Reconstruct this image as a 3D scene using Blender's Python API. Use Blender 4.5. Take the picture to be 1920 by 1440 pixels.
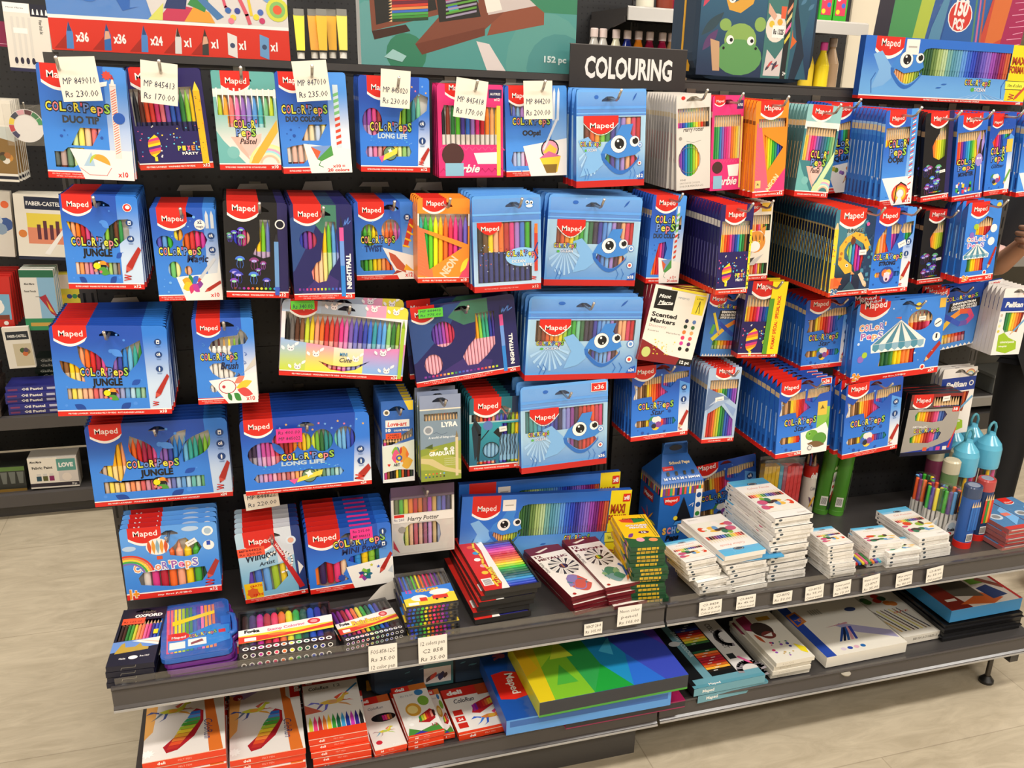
import bpy, bmesh, math, random
from mathutils import Vector, Matrix
from mathutils.geometry import tessellate_polygon
random.seed(7)
for o in list(bpy.data.objects): bpy.data.objects.remove(o)
SC = bpy.context.scene
COL = SC.collection
# ---------------------------------------------------------------- camera
CAM = Vector((0.3202, -2.1946, 1.6363)); FPX = 1750.3; PPX = 1081.66; PPY = 833.47
RM = Matrix(((0.9440306, -0.3269684, 0.0435652), (-0.0816924, -0.3597085, -0.9294816), (0.3195818, 0.8739002, -0.3662867)))
cd = bpy.data.cameras.new('camera'); cam = bpy.data.objects.new('camera', cd); COL.objects.link(cam)
cd.sensor_fit = 'HORIZONTAL'; cd.sensor_width = 36; cd.lens = FPX / 1920 * 36
cd.shift_x = -(PPX - 960) / 1920; cd.shift_y = (PPY - 720) / 1920
cd.clip_start = .05; cd.clip_end = 60
r0, r1, r2 = RM[0], RM[1], RM[2]
mw = Matrix(((r0[0], -r1[0], -r2[0], CAM[0]), (r0[1], -r1[1], -r2[1], CAM[1]), (r0[2], -r1[2], -r2[2], CAM[2]), (0, 0, 0, 1)))
cam.matrix_world = mw
SC.camera = cam
# ---------------------------------------------------------------- world, lights, exposure
SC.view_settings.view_transform = 'Standard'; SC.view_settings.look = 'None'
SC.view_settings.gamma = 1; SC.view_settings.use_curve_mapping = False
SC.view_settings.exposure = -0.02
w = bpy.data.worlds.new('world'); SC.world = w; w.use_nodes = True
w.node_tree.nodes['Background'].inputs[0].default_value = (1, .97, .93, 1)
w.node_tree.nodes['Background'].inputs[1].default_value = .22
def area(x, y, z, sx, sy, p, c=(1, .955, .89), rx=0):
    l = bpy.data.lights.new('ceiling_light', 'AREA'); l.shape = 'RECTANGLE'; l.size = sx; l.size_y = sy; l.energy = p; l.color = c
    o = bpy.data.objects.new('ceiling_light', l); COL.objects.link(o); o.location = (x, y, z); o.rotation_euler = (rx, 0, 0)
for lx in (-1.6, .4, 2.4, 4.4):
    area(lx, -1.5, 2.95, 1.2, .3, 34)
    area(lx, -3.3, 2.95, 1.2, .3, 30)
    area(lx, .9, 2.95, 1.2, .3, 28)
    area(lx, 3.4, 2.95, 1.2, .3, 20)

def at(ax, val, u, v):
    """the point where the line of sight through photo pixel (u, v) meets the plane ax = val"""
    d = r0 * ((u - PPX) / FPX) + r1 * ((v - PPY) / FPX) + r2
    i = 'xyz'.index(ax)
    return CAM + d * ((val - CAM[i]) / d[i])

# ---------------------------------------------------------------- materials
def lin(h):
    h = h.lstrip('#')
    return tuple(((int(h[i:i+2], 16) / 255 + .055) / 1.055) ** 2.4 if int(h[i:i+2], 16) > 10 else int(h[i:i+2], 16) / 255 / 12.92 for i in (0, 2, 4)) + (1,)
MC = {}
def mat(k):
    """'#rrggbb' printed card; 'p#..' glossy plastic; 'm#..' metal; 'f#..' matt; ('g', c1, c2, axis, a, b) printed gradient; 'clear' film"""
    if k in MC: return MC[k]
    m = bpy.data.materials.new('mat'); MC[k] = m; m.use_nodes = True
    nt = m.node_tree; b = nt.nodes['Principled BSDF']; I = b.inputs
    L = nt.links.new
    if k == 'clear':
        I['Base Color'].default_value = (1, 1, 1, 1); I['Roughness'].default_value = .12
        t = nt.nodes.new('ShaderNodeBsdfTransparent'); mx = nt.nodes.new('ShaderNodeMixShader'); gl = nt.nodes.new('ShaderNodeBsdfGlossy')
        gl.inputs['Roughness'].default_value = .12
        tc = nt.nodes.new('ShaderNodeTexCoord'); nz = nt.nodes.new('ShaderNodeTexNoise'); nz.inputs['Scale'].default_value = 26; nz.inputs['Detail'].default_value = 1
        bp = nt.nodes.new('ShaderNodeBump'); bp.inputs['Strength'].default_value = .5; bp.inputs['Distance'].default_value = .01
        L(tc.outputs['Object'], nz.inputs['Vector']); L(nz.outputs[0], bp.inputs['Height']); L(bp.outputs[0], gl.inputs['Normal'])
        mx.inputs[0].default_value = .1
        L(t.outputs[0], mx.inputs[1]); L(gl.outputs[0], mx.inputs[2]); L(mx.outputs[0], nt.nodes['Material Output'].inputs[0])
        return m
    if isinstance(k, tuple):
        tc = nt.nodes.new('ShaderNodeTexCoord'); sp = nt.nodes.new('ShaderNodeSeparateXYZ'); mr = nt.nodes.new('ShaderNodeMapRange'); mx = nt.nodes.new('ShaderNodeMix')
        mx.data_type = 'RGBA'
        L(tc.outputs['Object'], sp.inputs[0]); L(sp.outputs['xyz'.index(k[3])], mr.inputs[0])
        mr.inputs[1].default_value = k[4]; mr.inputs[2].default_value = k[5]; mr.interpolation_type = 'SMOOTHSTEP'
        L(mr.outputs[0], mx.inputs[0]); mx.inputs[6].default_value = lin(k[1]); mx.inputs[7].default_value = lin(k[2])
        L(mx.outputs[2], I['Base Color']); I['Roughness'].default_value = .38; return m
    t, h = (k[0], k[1:]) if k[0] != '#' else ('', k)
    I['Base Color'].default_value = lin(h)
    I['Roughness'].default_value = {'': .38, 'p': .18, 'm': .28, 'f': .8}[t]
    if t == 'm': I['Metallic'].default_value = .9
    return m
def nodes_mat(name, base, rough, fn=None, metal=0):
    m = bpy.data.materials.new(name); m.use_nodes = True; b = m.node_tree.nodes['Principled BSDF']
    b.inputs['Base Color'].default_value = lin(base); b.inputs['Roughness'].default_value = rough; b.inputs['Metallic'].default_value = metal
    if fn: fn(m.node_tree, b)
    MC[name] = m; return name
def peg(nt, b, dark='#020202', base='#222224', P=.025, r=.0031):
    L = nt.links.new
    def mth(op, a, c=None):
        n = nt.nodes.new('ShaderNodeMath'); n.operation = op
        for i, x in enumerate((a, c)):
            if x is None: continue
            if isinstance(x, (int, float)): n.inputs[i].default_value = x
            else: L(x, n.inputs[i])
        return n.outputs[0]
    tc = nt.nodes.new('ShaderNodeTexCoord'); sp = nt.nodes.new('ShaderNodeSeparateXYZ'); L(tc.outputs['Object'], sp.inputs[0])
    def cell(o): return mth('SUBTRACT', mth('MULTIPLY', mth('FRACT', mth('DIVIDE', o, P)), P), P / 2)
    x, z = cell(sp.outputs[0]), cell(sp.outputs[2])
    d = mth('SQRT', mth('ADD', mth('MULTIPLY', x, x), mth('MULTIPLY', z, z)))
    f = mth('LESS_THAN', d, r)
    mx = nt.nodes.new('ShaderNodeMix'); mx.data_type = 'RGBA'; mx.inputs[6].default_value = lin(base); mx.inputs[7].default_value = lin(dark)
    L(f, mx.inputs[0]); L(mx.outputs[2], b.inputs['Base Color'])
nodes_mat('pegboard', '#1d1d1e', .45, peg)
nodes_mat('pegboard_grey', '#3a3a3a', .5, lambda nt, b: peg(nt, b, '#0a0a0a', '#454442'))
DKM = nodes_mat('shelf_metal', '#403d3c', .38)
RAIL = nodes_mat('rail_plastic', '#4a4645', .2)
def floor_fn(nt, b):
    L = nt.links.new
    tc = nt.nodes.new('ShaderNodeTexCoord'); mp = nt.nodes.new('ShaderNodeMapping'); mp.inputs['Scale'].default_value = (1, 3.2, 1); mp.inputs['Rotation'].default_value = (0, 0, .35)
    n = nt.nodes.new('ShaderNodeTexNoise'); n.inputs['Scale'].default_value = 5; n.inputs['Detail'].default_value = 9; n.inputs['Roughness'].default_value = .68; n.inputs['Distortion'].default_value = 1.4
    cr = nt.nodes.new('ShaderNodeValToRGB'); e = cr.color_ramp.elements
    e[0].position = .3; e[0].color = lin('#aea18a'); e[1].position = .72; e[1].color = lin('#cdc0a8')
    br = nt.nodes.new('ShaderNodeTexBrick'); br.offset = .5; br.inputs['Scale'].default_value = 1; br.inputs['Mortar Size'].default_value = .0016
    br.inputs['Brick Width'].default_value = 1.2; br.inputs['Row Height'].default_value = .6
    br.inputs['Color1'].default_value = (1, 1, 1, 1); br.inputs['Color2'].default_value = (.93, .93, .92, 1); br.inputs['Mortar'].default_value = (.72, .7, .68, 1)
    mx = nt.nodes.new('ShaderNodeMix'); mx.data_type = 'RGBA'; mx.blend_type = 'MULTIPLY'; mx.inputs[0].default_value = 1
    L(tc.outputs['Object'], mp.inputs[0]); L(mp.outputs[0], n.inputs[0]); L(n.outputs[0], cr.inputs[0]); L(tc.outputs['Object'], br.inputs[0])
    L(cr.outputs[0], mx.inputs[6]); L(br.outputs[0], mx.inputs[7]); L(mx.outputs[2], b.inputs['Base Color'])
nodes_mat('floor_tile', '#c8bda9', .42, floor_fn)

# ---------------------------------------------------------------- mesh builder
class MB:
    def __init__(s): s.v = []; s.f = []; s.m = []; s.k = []; s.sm = []
    def add(s, vs, fs, k, M=None, smooth=False):
        b = len(s.v)
        s.v += [tuple(M @ Vector(p)) for p in vs] if M else [tuple(p) for p in vs]
        if k not in s.k: s.k.append(k)
        i = s.k.index(k)
        for f in fs: s.f.append(tuple(b + j for j in f)); s.m.append(i); s.sm.append(smooth)
    def box(s, a, b, k, M=None):
        x0, y0, z0 = a; x1, y1, z1 = b
        s.add([(x0,y0,z0),(x1,y0,z0),(x1,y1,z0),(x0,y1,z0),(x0,y0,z1),(x1,y0,z1),(x1,y1,z1),(x0,y1,z1)],
              [(0,3,2,1),(4,5,6,7),(0,1,5,4),(1,2,6,5),(2,3,7,6),(3,0,4,7)], k, M)
    def lathe(s, prof, k, M=None, n=12, ks=None, smooth=True, cap=True):
        """prof: (radius, z) pairs; ks: one material per segment"""
        vs = [(r * math.cos(2*math.pi*i/n), r * math.sin(2*math.pi*i/n), z) for r, z in prof for i in range(n)]
        for j in range(len(prof) - 1):
            kk = ks[j] if ks else k
            s.add([vs[j*n+i] for i in range(n)] + [vs[(j+1)*n+i] for i in range(n)], [(i, (i+1) % n, n+(i+1) % n, n+i) for i in range(n)], kk, M, smooth)
        if cap:
            s.add(vs[:n], [tuple(reversed(range(n)))], ks[0] if ks else k, M); s.add(vs[-n:], [tuple(range(n))], ks[-1] if ks else k, M)
    def tube(s, pts, r, k, n=8, cap=True):
        P = [Vector(p) for p in pts]; vs = []
        for i, p in enumerate(P):
            t = (P[min(i+1, len(P)-1)] - P[max(i-1, 0)]).normalized()
            a = t.orthogonal().normalized() if i == 0 else (pa - t * pa.dot(t)).normalized(); pa = a; b = t.cross(a)
            rr = r[i] if isinstance(r, (list, tuple)) else r
            vs += [tuple(p + (a*math.cos(2*math.pi*q/n) + b*math.sin(2*math.pi*q/n)) * rr) for q in range(n)]
        fs = [(j*n+i, j*n+(i+1) % n, (j+1)*n+(i+1) % n, (j+1)*n+i) for j in range(len(P)-1) for i in range(n)]
        if cap: fs += [tuple(reversed(range(n))), tuple(range((len(P)-1)*n, len(P)*n))]
        s.add(vs, fs, k, None, True)
    def ext(s, pts, k, axis, a, b, M=None):
        """polygon extruded along an axis; pts in the two other coordinates"""
        def q(p, t): return {'x': (t, p[0], p[1]), 'y': (p[0], t, p[1]), 'z': (p[0], p[1], t)}[axis]
        n = len(pts); vs = [q(p, a) for p in pts] + [q(p, b) for p in pts]
        fs = [(i, (i+1) % n, n+(i+1) % n, n+i) for i in range(n)]
        tri = [tuple(t) for t in tessellate_polygon([[Vector((p[0], p[1], 0)) for p in pts]])]
        s.add(vs, fs + [tuple(reversed(t)) for t in tri] + [tuple(n+i for i in t) for t in tri], k, M)
    def join(s, o, M):
        for i, k in enumerate(o.k):
            pass
        b = len(s.v); s.v += [tuple(M @ Vector(p)) for p in o.v]
        mp = []
        for k in o.k:
            if k not in s.k: s.k.append(k)
            mp.append(s.k.index(k))
        for f, m, sm in zip(o.f, o.m, o.sm): s.f.append(tuple(b+j for j in f)); s.m.append(mp[m]); s.sm.append(sm)
    def mesh(s, name):
        me = bpy.data.meshes.new(name); me.from_pydata(s.v, [], s.f)
        for k in s.k: me.materials.append(mat(k))
        me.polygons.foreach_set('material_index', s.m); me.polygons.foreach_set('use_smooth', s.sm); me.update()
        return me
    def build(s, name, parent=None, loc=None, bev=0):
        o = bpy.data.objects.new(name, s.mesh(name)); COL.objects.link(o)
        if parent: o.parent = parent
        if loc: o.location = loc
        if bev:
            md = o.modifiers.new('b', 'BEVEL'); md.width = bev; md.segments = 2; md.limit_method = 'ANGLE'
        return o
def empty(name, M):
    o = bpy.data.objects.new(name, None); COL.objects.link(o); o.empty_display_size = .02; o.matrix_world = M; return o
def tag(o, label, cat, group=None, kind=None):
    if label: o['label'] = label
    if cat: o['category'] = cat
    if group: o['group'] = group
    if kind: o['kind'] = kind
    return o
def struct(o): o['kind'] = 'structure'; return o
def TR(x, y, z, rz=0): return Matrix.Translation((x, y, z)) @ Matrix.Rotation(rz, 4, 'Z')

# ---------------------------------------------------------------- lettering
TXT = {}
def glyphs(s, bold=0, shear=0, res=2):
    """flat triangles of a line of lettering, height of a capital = 1, starting at x = 0; returns verts, tris, width"""
    k = (s, bold, shear, res)
    if k in TXT: return TXT[k]
    c = bpy.data.curves.new('t', 'FONT'); c.body = s; c.size = 1; c.resolution_u = res; c.offset = bold; c.shear = shear; c.fill_mode = 'FRONT'
    o = bpy.data.objects.new('t', c)
    me = bpy.data.meshes.new_from_object(o)
    me.calc_loop_triangles()
    vs = [(v.co.x / .7, v.co.y / .7) for v in me.vertices]; ts = [tuple(t.vertices) for t in me.loop_triangles]
    if ts:
        x0 = min(vs[i][0] for t in ts for i in t); x1 = max(vs[i][0] for t in ts for i in t)
    else: x0 = x1 = 0
    vs = [(x - x0, y) for x, y in vs]
    bpy.data.objects.remove(o); bpy.data.curves.remove(c); bpy.data.meshes.remove(me)
    TXT[k] = (vs, ts, x1 - x0); return TXT[k]

# ---------------------------------------------------------------- 2-D shapes in (u, v)
def ell(cx, cy, rx, ry, n=18, a0=0, a1=2*math.pi):
    full = abs(a1 - a0 - 2*math.pi) < 1e-6
    m = n if full else n + 1
    return [(cx + rx*math.cos(a0+(a1-a0)*i/n), cy + ry*math.sin(a0+(a1-a0)*i/n)) for i in range(m)]
def rect(u0, v0, u1, v1): return [(u0, v0), (u1, v0), (u1, v1), (u0, v1)]
def star(cx, cy, r, n=5, q=.45, a=0, asp=1): return [(cx + r*(1 if i % 2 == 0 else q)*math.sin(a+math.pi*i/n), cy + asp*r*(1 if i % 2 == 0 else q)*math.cos(a+math.pi*i/n)) for i in range(2*n)]
def leaf(x0, y0, x1, y1, w, n=8):
    dx, dy = x1-x0, y1-y0
    up = [(x0+dx*t/n - dy*w*math.sin(math.pi*t/n), y0+dy*t/n + dx*w*math.sin(math.pi*t/n)) for t in range(n+1)]
    dn = [(x0+dx*t/n + dy*w*math.sin(math.pi*t/n), y0+dy*t/n - dx*w*math.sin(math.pi*t/n)) for t in range(n-1, 0, -1)]
    return up + dn
def area2(p): return sum(p[i][0]*p[(i+1) % len(p)][1] - p[(i+1) % len(p)][0]*p[i][1] for i in range(len(p)))

class Art:
    """artwork printed on a flat face; u across, v up, both in fractions of the face"""
    def __init__(s, W, H, y0=0.0, mb=None, M=None):
        s.W, s.H, s.y, s.b, s.M, s.n = W, H, y0, mb or MB(), M, 0
        s.asp = W / H
    def pt(s, u, v): return ((u - .5) * s.W, s.y - .00002 * s.n, v * s.H)
    def P(s, pts, k, step=True):
        if step: s.n += 1
        for ax, lim, sg in ((0, 0, 1), (0, 1, -1), (1, 0, 1), (1, 1, -1)):      # keep the print on its face
            if all((p[ax]-lim)*sg >= -1e-9 for p in pts): continue
            o = []
            for p, q in zip(pts, list(pts[1:]) + [pts[0]]):
                a, b = (p[ax]-lim)*sg, (q[ax]-lim)*sg
                if a >= 0: o.append(p)
                if a*b < 0: t = a/(a-b); o.append((p[0]+(q[0]-p[0])*t, p[1]+(q[1]-p[1])*t))
            pts = o
            if len(pts) < 3: return s
        if area2(pts) < 0: pts = pts[::-1]
        t = tessellate_polygon([[Vector((p[0]*s.W, p[1]*s.H, 0)) for p in pts]])
        vs = [s.pt(*p) for p in pts]
        fs = []
        for a, b, c in t:
            A, B, C2 = pts[a], pts[b], pts[c]
            fs.append((a, b, c) if (B[0]-A[0])*(C2[1]-A[1]) - (B[1]-A[1])*(C2[0]-A[0]) > 0 else (a, c, b))
        s.b.add(vs, fs, k, s.M); return s
    def R(s, u0, v0, u1, v1, k): return s.P(rect(u0, v0, u1, v1), k)
    def C(s, u, v, r, k, n=16): return s.P(ell(u, v, r, r*s.asp, n), k)
    def T(s, t, u, v, w, h, k, bold=0, rot=0, al='c', shear=0, res=2, out=None, step=True):
        """t centred (al c), or starting (l) / ending (r) at u, baseline v; w: width fraction (0 = natural), h: capital height as fraction of face height"""
        if out: s.T(t, u, v, w, h, out, bold + .045, rot, al, shear, res)
        if step: s.n += 1
        vs, ts, W0 = glyphs(t, bold, shear, res)
        if not ts: return s
        hh = h * s.H; sx = (w * s.W / W0) if w else hh
        ox = {'c': -W0*sx/2, 'l': 0, 'r': -W0*sx}[al]
        c, sn = math.cos(rot), math.sin(rot); X, Z = (u-.5)*s.W, v*s.H
        out_v = []
        for x, y in vs:
            x = x*sx + ox; y = y*hh
            out_v.append((X + x*c - y*sn, s.y - .00002*s.n, Z + x*sn + y*c))
        s.b.add(out_v, [t3 for t3 in ts], k, s.M); return s
    def line(s, pts, w, k, closed=False):
        """poly-line of width w (fraction of face width)"""
        s.n += 1; q = [((u-.5)*s.W, v*s.H) for u, v in pts]; hw = w*s.W/2
        if closed: q = q + [q[0]]
        y = s.y - .00002*s.n
        for (x0, z0), (x1, z1) in zip(q, q[1:]):
            l = math.hypot(x1-x0, z1-z0) or 1; nx, nz = -(z1-z0)/l*hw, (x1-x0)/l*hw; ex, ez = (x1-x0)/l*hw*.5, (z1-z0)/l*hw*.5
            s.b.add([(x0-nx-ex, y, z0-nz-ez), (x1-nx+ex, y, z1-nz+ez), (x1+nx+ex, y, z1+nz+ez), (x0+nx-ex, y, z0+nz-ez)], [(0, 1, 2, 3)], k, s.M)
        return s

# ---------------------------------------------------------------- pens and cartons
def pen_mb(L, r, kind, c, c2='#f3f0ea', n=8):
    b = MB()
    if kind == 'pencil':
        b.lathe([(r, 0), (r, .82*L), (r*.28, .955*L), (0.0003, L)], c, n=6, ks=[c, '#dcb888', c], smooth=False)
    elif kind == 'felt':      # white barrel, tinted cap drawn out to a point
        b.lathe([(r*.8, 0), (r, .01*L), (r, .05*L), (r, .55*L), (r*1.0, .8*L), (r*.72, .89*L), (r*.2, .97*L), (r*.12, L)], c, n=n, ks=[c, c, c2, c, c, c, c])
    elif kind == 'solid':     # coloured barrel, coloured round cap
        b.lathe([(r*.7, 0), (r, .02*L), (r, .52*L), (r*1.1, .53*L), (r*1.1, .95*L), (r*.8, L)], c, n=n, ks=[c, c2, c, c, c])
    elif kind == 'cap':       # clear barrel below, coloured cap above
        b.lathe([(r*.7, 0), (r*.9, .02*L), (r*.9, .5*L), (r*1.05, .52*L), (r*1.05, .99*L), (r*.8, L)], c, n=n, ks=[c2, c2, c2, c, c])
    elif kind == 'tip':       # marker standing tip up
        b.lathe([(r*.8, 0), (r, .02*L), (r, .74*L), (r*.5, .8*L), (r*.45, .88*L), (r*.1, .93*L), (r*.1, L)], c, n=n, ks=[c, c2, c2, c, c, c])
    return b
def tint(c, f): return '#' + ''.join('%02x' % int(int(c[i:i+2], 16)*(1-f) + 244*f) for i in (1, 3, 5))
HOLE = [(-.018, 0), (.018, 0), (.017, .0035), (.006, .010), (-.006, .010), (-.017, .0035)]
def inside(p, q):
    s = 0
    for i in range(len(q)):
        a, b = q[i], q[(i+1) % len(q)]
        cr = (b[0]-a[0])*(p[1]-a[1]) - (b[1]-a[1])*(p[0]-a[0])
        if abs(cr) < 1e-12: continue
        if s == 0: s = 1 if cr > 0 else -1
        elif (cr > 0) != (s > 0): return False
    return True
def front(b, W, H, D, base, regions, wins, outer):
    polys = [outer] + wins
    V = [Vector(((u-.5)*W, v*H, 0)) for p in polys for u, v in p]
    tr = tessellate_polygon([[Vector(((u-.5)*W, v*H, 0)) for u, v in p] for p in polys])
    bm = bmesh.new(); bv = [bm.verts.new(v) for v in V]
    for t in tr:
        try: bm.faces.new([bv[i] for i in t])
        except ValueError: pass
    for reg, k in regions:
        for (u0, v0), (u1, v1) in zip(reg, reg[1:] + reg[:1]):
            d = Vector(((u1-u0)*W, (v1-v0)*H, 0))
            if d.length < 1e-6: continue
            bmesh.ops.bisect_plane(bm, geom=bm.verts[:] + bm.edges[:] + bm.faces[:], dist=1e-6, plane_co=Vector(((u0-.5)*W, v0*H, 0)), plane_no=Vector((-d.y, d.x, 0)))
    bm.verts.index_update()
    for f in bm.faces:
        c = f.calc_center_median(); p = (c.x/W+.5, c.y/H); k = base
        for reg, kk in regions:
            if inside(p, reg): k = kk
        f.normal_update()
        vs = [(v.co.x, -D/2, v.co.y) for v in f.verts]
        if f.normal.z < 0: vs = vs[::-1]
        b.add(vs, [tuple(range(len(vs)))], k)
    bm.free()
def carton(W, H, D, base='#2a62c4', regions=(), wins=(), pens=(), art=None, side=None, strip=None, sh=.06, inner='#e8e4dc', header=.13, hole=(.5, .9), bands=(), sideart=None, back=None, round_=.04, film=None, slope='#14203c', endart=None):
    """a hanging carton: front card with cut-out windows, body, printed sides; returns its mesh builder and the pens inside"""
    b = MB(); side = side or (base if isinstance(base, str) else base[1]); wins = [list(w) for w in wins]
    if hole: wins.append([(hole[0] + x/W, hole[1] + z/H) for x, z in HOLE])
    r = round_; rv = r*W/H
    outer = [(0, 0), (1, 0), (1, 1-rv), (1-r*.3, 1-rv*.3), (1-r, 1), (r, 1), (r*.3, 1-rv*.3), (0, 1-rv)] if r else rect(0, 0, 1, 1)
    regs = list(regions)
    if strip: regs = regs + [(rect(0, 0, 1, sh), strip)]
    front(b, W, H, D, base, regs, wins, outer)
    x, y, hb = W/2, D/2, H*(1-header); t1 = H*(1-rv) if r else H
    lv = [0] + ([sh*H] if strip else []) + [v*H for v, _ in bands if v*H < hb] + [hb]
    def kc(z):
        if strip and z < sh*H: return strip
        k = side
        for v, kk in bands:
            if z >= v*H: k = kk
        return k
    lv = sorted(lv)
    for z0, z1 in zip(lv, lv[1:]):
        k = kc((z0+z1)/2)
        b.add([(-x, y, z0), (-x, -y, z0), (-x, -y, z1), (-x, y, z1)], [(0, 1, 2, 3)], k)
        b.add([(x, -y, z0), (x, y, z0), (x, y, z1), (x, -y, z1)], [(0, 1, 2, 3)], k)
    k = kc(hb + 1e-4)
    if header > 0:
        b.add([(-x, y, hb), (-x, -y, hb), (-x, -y, t1)], [(0, 1, 2)], k); b.add([(x, -y, hb), (x, y, hb), (x, -y, t1)], [(0, 1, 2)], k)
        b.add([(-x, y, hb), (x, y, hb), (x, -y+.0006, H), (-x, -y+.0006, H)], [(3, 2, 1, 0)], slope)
    else: b.add([(-x, -y, H), (x, -y, H), (x, y, H), (-x, y, H)], [(0, 1, 2, 3)], k)
    b.add([(-x, -y, 0), (x, -y, 0), (x, y, 0), (-x, y, 0)], [(3, 2, 1, 0)], strip or side)
    b.add([(-x, y, 0), (x, y, 0), (x, y, hb), (-x, y, hb)], [(3, 2, 1, 0)], back or side)
    b.add([(-x+.001, y-.001, .001), (x-.001, y-.001, .001), (x-.001, y-.001, hb-.001), (-x+.001, y-.001, hb-.001)], [(0, 1, 2, 3)], inner)
    a = Art(W, H, -D/2, b)
    if film: a.y -= .0006; [a.P(f, 'clear') for f in film]
    if art: art(a)
    if endart:
        endart(Art(W, D, 0, b, Matrix(((1, 0, 0, 0), (0, 0, -1, D/2), (0, 1, 0, 0), (0, 0, 0, 1)))))
    if sideart:
        sa = Art(D, H, 0, b, Matrix.Translation((-W/2, 0, 0)) @ Matrix.Rotation(-math.pi/2, 4, 'Z')); sideart(sa)
    pl = []
    for p in pens:
        cs = p['c']; n = len(cs); u0, u1 = p.get('u', (.05, .95)); v0, v1 = p.get('v', (.03, .82)); kd = p.get('k', 'felt')
        pitch = (u1-u0)*W/n; rr = min(pitch*.46, D/2-.0022) * p.get('f', 1)
        yy = -D/2 + rr*1.15 + .0012 + p.get('y', 0)
        for i, c in enumerate(cs):
            c2 = p.get('c2', 'tint')
            if isinstance(c2, list): c2 = c2[i]
            if c2 == 'tint' or (kd == 'felt' and c2 == '#f3f0ea'): c2 = tint(c, .55 if i % 2 else .3)
            m = pen_mb((v1-v0)*H, rr, kd, c, c2)
            pl.append((p.get('n', 'felt_pen'), m, Matrix.Translation(((u0-.5)*W + pitch*(i+.5), yy, v0*H))))
    return b, pl

ORD = ['front', 'second', 'third', 'fourth', 'fifth', 'sixth', 'seventh', 'eighth', 'ninth', 'tenth', 'eleventh', 'twelfth', 'thirteenth', 'fourteenth', 'fifteenth', 'sixteenth', 'seventeenth', 'eighteenth', 'nineteenth', 'twentieth', 'twenty-first', 'twenty-second', 'twenty-third', 'twenty-fourth', 'twenty-fifth']
def quadfit(px, ax, val):
    """position, width, height and turn of a rectangle seen at four photo pixels (tl, tr, bl, br) on the plane ax = val"""
    a, b, c, d = [at(ax, val, *p) for p in px]
    W = ((b-a).length + (d-c).length)/2; H = ((c-a).length + (d-b).length)/2
    cen = (a+b+c+d)/4; up = ((a-c) + (b-d)).normalized(); rt = ((b-a) + (d-c)).normalized()
    return cen, W, H, rt, up
def hook(x, z, L, tip=.016):
    b = MB(); P = [(0, 0, 0), (0, -L*.5, -.002), (0, -L+.012, -.004), (0, -L+.002, -.001), (0, -L-.014, tip)]
    b.tube(P, .0028, 'm#b9b4ac', 8)
    b.lathe([(.0008, -.0032), (.0028, -.002), (.0034, 0), (.0028, .002), (.0008, .0032)], 'm#dcd8d0', Matrix.Translation((0, -L-.014, tip)), 8)
    o = b.build('display_hook')
    p = MB(); p.box((-.012, -.003, -.012), (.012, 0, .02), 'm#77736e'); p.build('hook_plate', o)
    o.location = (x, 0, z); return o

def hang(spec, px, d, n, t, label, what, group, yaw=0, W=None, name='marker_pack', cat='pen pack', hk=.06, jitter=.0, htag=None, D=None, pen_n=None, wherex=None):
    """hang a pack and the ones behind it on a display hook"""
    cen, w, H, rt, up = quadfit(px, 'y', d)
    w = W or w
    roll = math.atan2(up.x, up.z)
    D = D or min(t*.87, .02)
    mb, pens = carton(w, H, D, **spec)
    base = cen - up*H/2
    if wherex: base.x = wherex
    M0 = Matrix.Translation(base + Vector((0, D/2, 0))) @ Matrix.Rotation(yaw, 4, 'Z') @ Matrix.Rotation(roll, 4, 'Y')
    root = empty(name, M0); tag(root, label, cat, group)
    c = mb.build('carton', root); c.parent = root
    for nm, m, mm in pens:
        o = m.build(nm, root); o.matrix_local = mm
    hole = spec.get('hole', (.5, .9))
    if n > 1:
        full = MB(); full.join(mb, Matrix.Identity(4))
        for nm, m, mm in pens: full.join(m, mm)
        me = full.mesh('carton')
        rnd = random.Random(label)
        for i in range(1, n):
            o = bpy.data.objects.new(name, me); COL.objects.link(o)
            # hung from the same hook: turned a little about the hole
            hp = Vector(((hole[0]-.5)*w, 0, hole[1]*H)) if hole else Vector((0, 0, H*.9))
            da = rnd.uniform(-jitter, jitter)
            o.matrix_world = Matrix.Translation((0, t*i, 0)) @ M0 @ Matrix.Translation(hp) @ Matrix.Rotation(da - roll*.7*min(1, i/2), 4, 'Y') @ Matrix.Translation(-hp)
            tag(o, f'{what}, {ORD[i]} from the front on its hook', cat, group)
    if hole and hk:
        hw = M0 @ Vector(((hole[0]-.5)*w, 0, hole[1]*H + .008))
        h = hook(hw.x, hw.z, -d + hk)
        tag(h, f'chrome wire hook holding the {htag or what}', 'hook', 'chrome wire display hooks')
    return root

# ---------------------------------------------------------------- printed pieces common to many cartons
RED = '#d8261c'; BLU = '#2a66c8'; NAVY = '#15357e'; LB = '#8cb8ea'; WH = '#f4f1ec'; YEL = '#f6d21c'; BLK = '#141418'
FELT = ['#f2c31a', '#f0a778', '#ee7a1e', '#b51f26', '#d84a86', '#8e74bd', '#3a4fa8', '#6fa6dc', '#8cc63e', '#1f3324', '#6b3a22', '#2f8f4a']
RAIN = ['#8a5a30', '#f5d321', '#f1b51f', '#f2a070', '#ee6d24', '#d42a2a', '#a81d4a', '#e255a0', '#8a63b8', '#3a49a6', '#2f7fd0', '#68b4de', '#36a49a', '#2f8a3e', '#86c23c', '#1f3324']
PENC = ['#f4e23a', '#f3a23a', '#ee5a2a', '#d32a2e', '#e8408a', '#7a3f9a', '#2a3f9e', '#2f86d0', '#3ab06a', '#2f7a3a', '#8a5a34', '#1c1c1e']
def cyc(c, n): return [c[int(i*len(c)/n) % len(c)] for i in range(n)]
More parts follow.
